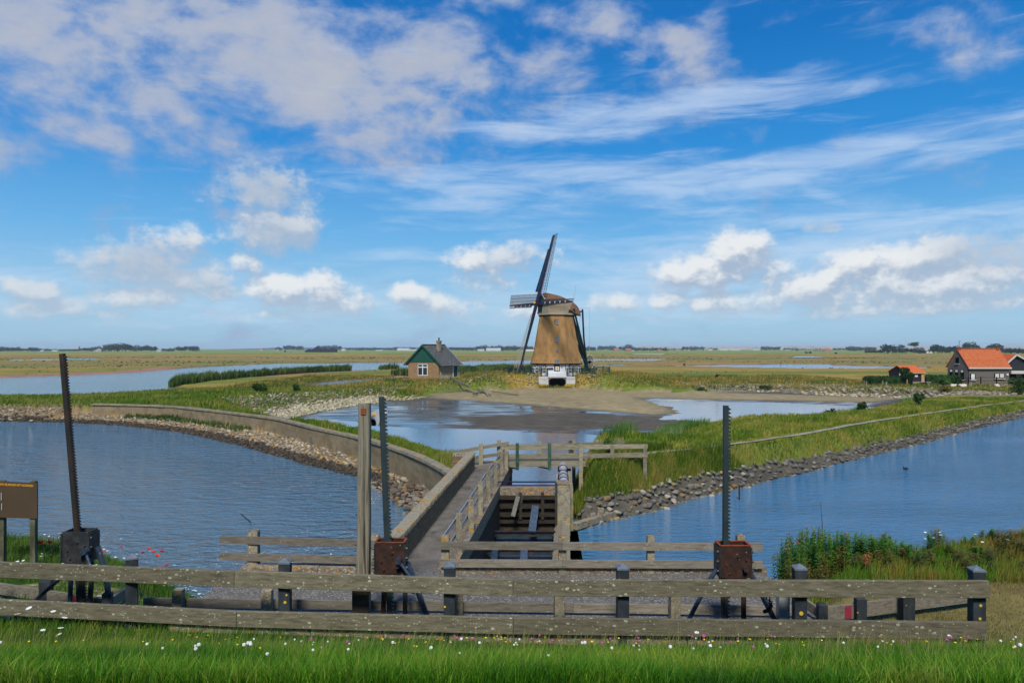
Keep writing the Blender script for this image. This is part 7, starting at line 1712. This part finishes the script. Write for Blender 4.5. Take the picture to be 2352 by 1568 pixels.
# ---- willowherb stand on the right bank
def herb_proto(seed, h, pink, m, dn=1.0):
    rs = random.Random(seed); root = thing('willowherb', 'x', 'plant', (0, 0, 0)); V = []; Fq = []; mb = MB(); pk = MB()
    for s in range(3):
        ox, oy = rs.uniform(-.08, .08), rs.uniform(-.08, .08); hh = h*rs.uniform(.8, 1.0); lx, ly = rs.uniform(-.08, .08), rs.uniform(-.05, .05)
        mb.tube([(ox, oy, -.1), (ox+lx*.4, oy+ly*.4, hh*.5), (ox+lx, oy+ly, hh)], [.008, .006, .003], 4)
        nl = int(78*hh*dn)
        for i in range(nl):
            t = .12+.88*i/nl; a = i*2.4+rs.uniform(-.3, .3); L = .15*(1.6-dn*.6)*(1.15-t*.75)*rs.uniform(.7, 1.2); c = Vector((ox+lx*t, oy+ly*t, hh*t)); d = Vector((cos(a), sin(a), rs.uniform(.15, .9))).normalized(); w = d.cross(Vector((0, 0, 1))).normalized()*.022*(1.2-t*.4)
            b = len(V); m1 = c+d*L*.5; e = c+d*L+Vector((0, 0, -.02)); V += [c, m1+w, e, m1-w]; Fq.append((b, b+1, b+2, b+3))
        if pink:
            for k in range(3):
                t = rs.uniform(.9, 1.02); a = rs.uniform(0, 6.28); c = Vector((ox+lx*t+cos(a)*.04, oy+ly*t+sin(a)*.04, hh*t)); pk.box(c, (.016, .016, .010), a)
    mb.build('stem', M_stem, None, origin=(0, 0, 0)).parent = root; o = big_mesh('leaves', np.array([v[:] for v in V]), np.array(Fq), m); o.parent = root
    if pink: pk.build('blossom', M_pinkfl, None, origin=(0, 0, 0)).parent = root
    return root
HP = [reg(herb_proto(200+i, 1.0, i == 0, M_will)) for i in range(4)]; HB = [reg(herb_proto(210+i, 1.0, False, M_will_br, .45)) for i in range(3)]
usedh = set()
def put_herb(pr, dx, top, D, lb, grp):
    x, y, z = atg(dx, D); hh = Q(dx, top, D).z-z+.05
    o = pr if pr.name not in usedh else copy_tree(pr); usedh.add(pr.name)
    o.location = (x, y, z-.05); o.scale = (1.0, 1.0, hh); o.rotation_euler = (0, 0, R_.uniform(0, 6.28)); setp(o, lb, 'plant', grp)
for i in range(92):
    dx = lerp(1788, 2125, (i+R_.uniform(0, .8))/92); env = np.interp(dx, [1785, 1800, 1850, 1900, 1960, 2010, 2060, 2100, 2130], [1262, 1232, 1204, 1208, 1214, 1216, 1232, 1250, 1270]); put_herb(HP[i % 4], dx, env+R_.uniform(-2, 26), R_.uniform(15.7, 17.0), 'upright green willowherb stem in the tall stand beside the canal', 'green willowherb stand on the right bank')
for i in range(42):
    dx = lerp(2120, 2400, (i+R_.uniform(0, .8))/42); env = np.interp(dx, [2120, 2140, 2160, 2190, 2230, 2290, 2352], [1262, 1202, 1204, 1245, 1222, 1205, 1208]); put_herb(HP[i % 4] if R_.random() < .45 else HB[i % 3], dx, env+R_.uniform(-2, 40), R_.uniform(16.0, 17.6), 'dark seeding willowherb stem in the right edge thicket', 'willowherb thicket at the right edge')
for i in range(46):
    dx = lerp(1800, 2400, (i+R_.random())/46); put_herb(HB[i % 3], dx, R_.uniform(1250, 1285) if dx > 1900 else R_.uniform(1268, 1295), R_.uniform(15.0, 16.2), 'low reddish brown weed in front of the willowherb', 'brown weeds before the willowherb')
for i, (dx, tp, D) in enumerate([(1988, 1268, 14.9), (1997, 1262, 14.9)]):
    x, y, z = atg(dx, D); t = thing('orange_dock', ['left orange seeding dock plant among brown weeds', 'right orange seeding dock plant among brown weeds'][i], 'plant', (x, y, z), 'orange docks on the right bank')
    hh = Q(dx, tp, D).z-z; o = leafy('seed_head', [(0, 0, hh*k, .05, .05, hh*.14) for k in (.55, .7, .85)], 90, .014, M_orangeplant, 300+i, t); mb = MB(); mb.tube([(0, 0, -.05), (0, 0, hh*.9)], [.008, .004], 4); mb.build('stem', M_stem, None, origin=(0, 0, 0)).parent = t

# ---- flowers
def head_mesh(kind):
    mb = MB()
    if kind == 'clover':
        for k in range(16): a = k*2.4; zz = k/16; r = .011*sin(pi*(.15+.8*zz)); mb.box((cos(a)*r, sin(a)*r, .018*zz), (.007, .007, .010), a)
    elif kind == 'daisy':
        for k in range(10): a = k*2*pi/10; mb.bar((cos(a)*.008, sin(a)*.008, 0), (cos(a)*.030, sin(a)*.030, .004), .010, .003, (-sin(a), cos(a), 0))
    elif kind == 'poppy':
        for k in range(4): a = k*pi/2; mb.bar((0, 0, 0), (cos(a)*.035, sin(a)*.035, .022), .05, .006, (-sin(a), cos(a), 0))
    else:
        for k in range(5): a = k*2*pi/5; mb.bar((0, 0, 0), (cos(a)*.010, sin(a)*.010, .004), .009, .003, (-sin(a), cos(a), 0))
    return mb
def flower_proto(name, kind, m, h, s=1.0):
    root = thing(name, 'x', 'flower', (0, 0, 0)); mb = head_mesh(kind); mb.v = [(a*s, b*s, c*s+h) for a, b, c in mb.v]; mb.build('flower_head', m, None, origin=(0, 0, 0)).parent = root
    if kind == 'daisy': mb = MB(); mb.tube([(0, 0, h-.002), (0, 0, h+.006*s)], [.010*s, .006*s], 8); mb.build('centre', M_yellowfl, None, origin=(0, 0, 0)).parent = root
    mb = MB(); mb.tube([(0, 0, -.03), (.006, 0, h*.5), (0, 0, h)], [.0022, .002, .0016], 4); mb.build('stem', M_stem, None, origin=(0, 0, 0)).parent = root
    return reg(root)
def put_flowers(pr, spots, label, group):
    for i, (x, y, z) in enumerate(spots):
        o = pr if i == 0 else copy_tree(pr); o.location = (x, y, z); o.rotation_euler = (R_.uniform(-.35, .35), R_.uniform(-.3, .3), R_.uniform(0, 6.28)); k = R_.uniform(.85, 1.25); o.scale = (k, k, k); setp(o, label, 'flower', group)
def meadow(n, y0, y1, seed, x0=-1, x1=1):
    rs = random.Random(seed); out = []
    for _ in range(n): y = rs.uniform(y0, y1); x = rs.uniform(x0, x1)*.72*y; out.append((x, y, gz(x, y)))
    return out
put_flowers(flower_proto('clover', 'clover', M_whitefl, .17, .75), meadow(60, 5.2, 10.2, 71), 'white clover head in the grass below the guardrail', 'white clover in the foreground grass')
put_flowers(flower_proto('clover', 'clover', M_pinkfl, .20, .9), meadow(26, 6.5, 10.6, 72, -.4, .9), 'pink clover head in the grass below the guardrail', 'pink clover in the foreground grass')
put_flowers(flower_proto('buttercup', 'cup', M_yellowfl, .19, .9), meadow(80, 6.5, 10.8, 73), 'small yellow flower in the grass below the guardrail', 'yellow flowers in the foreground grass')
dz = []
for (a, b) in ((84, 1399), (126, 1401), (97, 1447), (131, 1427), (135, 1450), (150, 1446), (43, 1420), (2173, 1449), (1600, 1447)): D = 10.6 if a < 300 else 10.2; q = Q(a, b, D); dz.append((q.x, D, q.z-.27))
put_flowers(flower_proto('ox_eye_daisy', 'daisy', M_whitefl, .27, 1.1), dz, 'tall ox eye daisy in front of the lower guardrail board', 'ox eye daisies before the guardrail')
pp = []
for (a, b) in ((243, 365), (325, 358), (403, 374), (370, 380), (455, 378), (394, 400), (523, 398), (555, 385), (920, 440), (1015, 402), (1227, 428), (1352, 466), (1327, 437), (1308, 485), (1378, 565), (1400, 572), (1208, 487)):
    D = R_.uniform(16.0, 17.2); q = Q(a/2.138/1.7415, (2000+b/2.138)/1.7415, D); D2 = D; pp.append((q.x, D, q.z-.36))
put_flowers(flower_proto('poppy', 'poppy', M_poppyfl, .36, 1.1), pp, 'red poppy on the left bank above the basin', 'red poppies on the left bank')
dd = []
for _ in range(110):
    x = R_.uniform(-13.5, -6.6); y = R_.uniform(14.8, 18.0); 
    if height(np.array([x]), np.array([y]))[1]['sb'][0] > .1: dd.append((x, y, gz(x, y)))
put_flowers(flower_proto('daisy', 'daisy', M_whitefl, .24, .85), dd, 'small white daisy on the flowery left bank', 'white daisies on the left bank')
um = []
for _ in range(16): dx = R_.uniform(2080, 2330); D = R_.uniform(15.6, 16.6); q = Q(dx, R_.uniform(1222, 1262), D); um.append((q.x, D, q.z-.5))
put_flowers(flower_proto('yarrow', 'daisy', M_whitefl, .5, .8), um, 'flat white umbel among the dark willowherb at the right', 'white umbels on the right bank')
# ================================================================ buildings on the horizon
def farm(label, dx0, dx1, ridge, eave, base, m_roof, m_wall, name='farmhouse', gable=False, chim=False, D=None, dep=9, hip=0.0, cat='building', windows=0):
    D = D or 6.0*F/(base-HY); X = lambda c: (c-CX)/F*D; Z = lambda r: ZC-(r-HY)/F*D
    x0, x1 = X(dx0), X(dx1); t = thing(name, label, cat, ((x0+x1)/2, D, 2.0)); zb = 1.8; ze, zr = Z(eave), Z(ridge); dep = min(dep, max(4, (x1-x0)))
    mb = MB(); mb.box(((x0+x1)/2, D+dep/2, (zb+ze)/2), (x1-x0, dep, ze-zb)); mb.build('wall', m_wall, t)
    o = .35; h = (x1-x0)*hip; mb = MB()
    if gable:
        xm = (x0+x1)/2; mb.add([(x0-o, D-o, ze), (x1+o, D-o, ze), (xm, D-o, zr), (x0-o, D+dep+o, ze), (x1+o, D+dep+o, ze), (xm, D+dep+o, zr)], [(0, 1, 2), (5, 4, 3), (0, 2, 5, 3), (1, 4, 5, 2), (0, 3, 4, 1)])
    else:
        ym = D+dep/2; mb.add([(x0-o, D-o, ze), (x1+o, D-o, ze), (x1+o, D+dep+o, ze), (x0-o, D+dep+o, ze), (x0-o+h, ym, zr), (x1+o-h, ym, zr)], [(0, 1, 5, 4), (1, 2, 5), (2, 3, 4, 5), (3, 0, 4), (0, 3, 2, 1)])
    rf = mb.build('roof', m_roof, t)
    if chim: mb = MB(); mb.box((lerp(x0, x1, .7), D+dep/2, zr+.4), (.9, .9, 1.6)); mb.build('chimney', m_wall, rf)
    for i in range(windows):
        mb = MB(); c = lerp(x0, x1, (i+.5)/windows); mb.box((c, D-.03, lerp(zb, ze, .6)), ((x1-x0)/windows*.35, .08, (ze-zb)*.35)); mb.build('window', M_glass, t)
    return t
farm('far thatched pyramid roofed barn beside the dark tree on the left horizon', 214, 232, 800.0, 805.4, 807.2, M_farthatch, M_barnwall, 'barn', hip=.42, dep=16, windows=2)
farm('tiny white house in the wood line near the left toothed bar', 67, 75, 802.6, 804.5, 806.6, M_barnroof, M_barnwall, 'house')
farm('tiny white house with low roof in the left wood line', 92, 100, 803.8, 805.2, 806.8, M_barnroof, M_barnwall, 'house')
farm('long low grey barn in the left wood line', 119, 132, 803.6, 804.8, 806.6, M_barnroof, M_barnwall, 'barn')
farm('small pale shed right of the large left clump', 360, 370, 804.2, 805.4, 807.4, M_barnroof, M_barnwall, 'shed')
farm('tiny red roofed house in the middle of the left horizon gap', 596, 604, 801.2, 803.5, 804.8, M_farroof, M_barnwall, 'house')
farm('small house with red gable left of the tarred sheds', 634, 640, 801.0, 803.4, 805.0, M_farroof, M_barnwall, 'house', gable=True)
for i, (a, b, r, e) in enumerate([(700, 718, 800.8, 805.6), (716, 738, 795.4, 803.2), (736, 752, 799.4, 804.8), (749, 757, 801.5, 805.2), (754, 771, 798.6, 804.0)]):
    farm(['low left gable of the tarred shed group', 'tallest black gabled shed of the tarred group', 'black shed right of the tallest one', 'narrow black link between the tarred sheds', 'rightmost black gabled shed of the tarred group'][i], a, b, r, e, 808.8, M_darkshed, M_darkshed, 'tarred_shed', gable=True, cat='shed', dep=14)
farm('white gabled house between tarred sheds and cottage', 784, 793, 799.8, 802.4, 805.4, M_barnroof, M_barnwall, 'house', gable=True)
farm('small pale hut between the sheds and the cottage', 862, 878, 803.2, 804.2, 805.4, M_barnroof, M_barnwall, 'house')
farm('long pale roofed barn just left of the cottage', 912, 940, 799.4, 802.6, 805.2, M_barnroof, M_barnwall, 'barn', dep=16)
farm('lower cream barn touching the cottage gable', 938, 960, 801.4, 802.8, 805.4, M_farthatch, M_barnwall, 'barn')
farm('pale barn roof in the wood between cottage and mill', 1117, 1150, 799.2, 802.8, 805.8, M_barnroof, M_barnwall, 'barn', dep=16)
farm('small white farmhouse left of the pale barn roof', 1097, 1112, 801.6, 803.8, 806.2, M_barnroof, M_barnwall, 'house', windows=2)
farm('cream gabled hut just left of the mill sail', 1204, 1232, 802.2, 803.8, 806.4, M_cream, M_barnwall, 'barn')
farm('brown long farm with grey red roof right of the mill', 1410, 1423, 799.8, 803.0, 806.0, M_farroof, M_farbrick, 'farmhouse')
farm('red brown gabled farmhouse under the highest tree', 1437, 1450, 800.0, 803.6, 807.2, M_farroof, M_farbrick, 'farmhouse', windows=2)
farm('low pale shed beside the gabled farmhouse', 1450, 1458, 804.0, 805.2, 806.8, M_barnroof, M_farbrick, 'shed')
farm('orange red pyramid roof at the end of the dark tree row', 1510, 1520, 801.8, 804.8, 806.6, M_orange, M_farbrick, 'farmhouse', hip=.35)
farm('tiny white house with red roof in the pale far line', 1553, 1562, 801.0, 802.6, 804.2, M_farroof, M_barnwall, 'house')
farm('second tiny red roofed house right in the pale far line', 1577, 1586, 800.8, 802.8, 804.4, M_farroof, M_barnwall, 'house')
farm('farm with steep red roof right of the pale clump', 1627, 1636, 798.8, 801.6, 804.6, M_farroof, M_barnwall, 'farmhouse', gable=True)
farm('white sheds on the horizon left of the cream building', 1652, 1672, 801.6, 802.8, 804.4, M_barnroof, M_barnwall, 'barn')
farm('second row of white sheds left of the cream building', 1676, 1700, 801.8, 803.0, 804.4, M_barnroof, M_barnwall, 'barn')
farm('long cream building on the horizon', 1729, 1750, 801.4, 802.6, 804.6, M_barnroof, M_cream, 'barn', windows=4)
farm('dark roofed cottage with white wall by the far trees', 1803, 1815, 799.8, 802.8, 804.6, M_plinth, M_barnwall, 'house', windows=2)
farm('low red roofed stable left of the big red barn', 1873, 1888, 803.6, 804.6, 806.0, M_farroof, M_farbrick, 'stable')
farm('big barn with pyramid shaped red roof on the right horizon', 1894, 1914, 799.2, 804.4, 806.0, M_farroof, M_farbrick, 'barn', hip=.36, dep=18)
farm('grey blue roofed shed right of the umbrella pine', 2115, 2128, 800.8, 804.4, 811.0, M_barnroof, M_darkshed, 'shed')
farm('open barn with white beams right of the umbrella pine', 2128, 2142, 800.6, 806.0, 811.0, M_barnroof, M_barnwall, 'barn', gable=True)
farm('flat roofed barn behind the trees left of the orange roof', 2163, 2182, 796.6, 799.0, 811.0, M_barnroof, M_farbrick, 'barn', D=1050)
for dx, tp, lb in ((272/1.0*.667+.3, 794.8, 'thin distant church tower above the left wood line'),):
    D = 1900; x = (dx-CX)/F*D; t = thing('church_tower', lb, 'tower', (x, D, 2)); z = ZC-(tp-HY)/F*D
    mb = MB(); mb.box((x, D, (z+2)/2-1), (3, 3, z-3)); mb.build('shaft', M_farbrick, t); mb = MB(); mb.box((x, D, z), (2.6, 2.6, 3), taper=.05); mb.build('spire', M_farroof, t)
# streetlamp-like flue beside the grey house ridge
p = Q(2203, 800, 140); mb = MB(); mb.tube([(p.x, 140, 2), (p.x, 140, ZC-(783.5-HY)/F*140)], [.05, .04], 6); mb.box((p.x+.1, 140, ZC-(783.5-HY)/F*140), (.3, .1, .1)); o = mb.build('lamp_mast', M_rust); setp(o, 'thin red brown mast rising behind the left end of the orange roof', 'mast')

# ---------------------------------------------------------------- air
mb = MB(); mb.box((0, 3500, 24.5), (14000, 7600, 52)); hz = mb.build('haze', M_glass, origin=(0, 3500, 0))
m = bpy.data.materials.new('haze_air'); m.use_nodes = True; T = NT(m.node_tree); T.n.clear(); out = T.node('ShaderNodeOutputMaterial'); v = T.node('ShaderNodeVolumePrincipled', {'Color': (.72, .84, 1.0, 1), 'Density': .00011, 'Anisotropy': 0.0}); T.l.new(v.outputs[0], out.inputs['Volume'])
hz.data.materials.clear(); hz.data.materials.append(m); hz['kind'] = 'stuff'
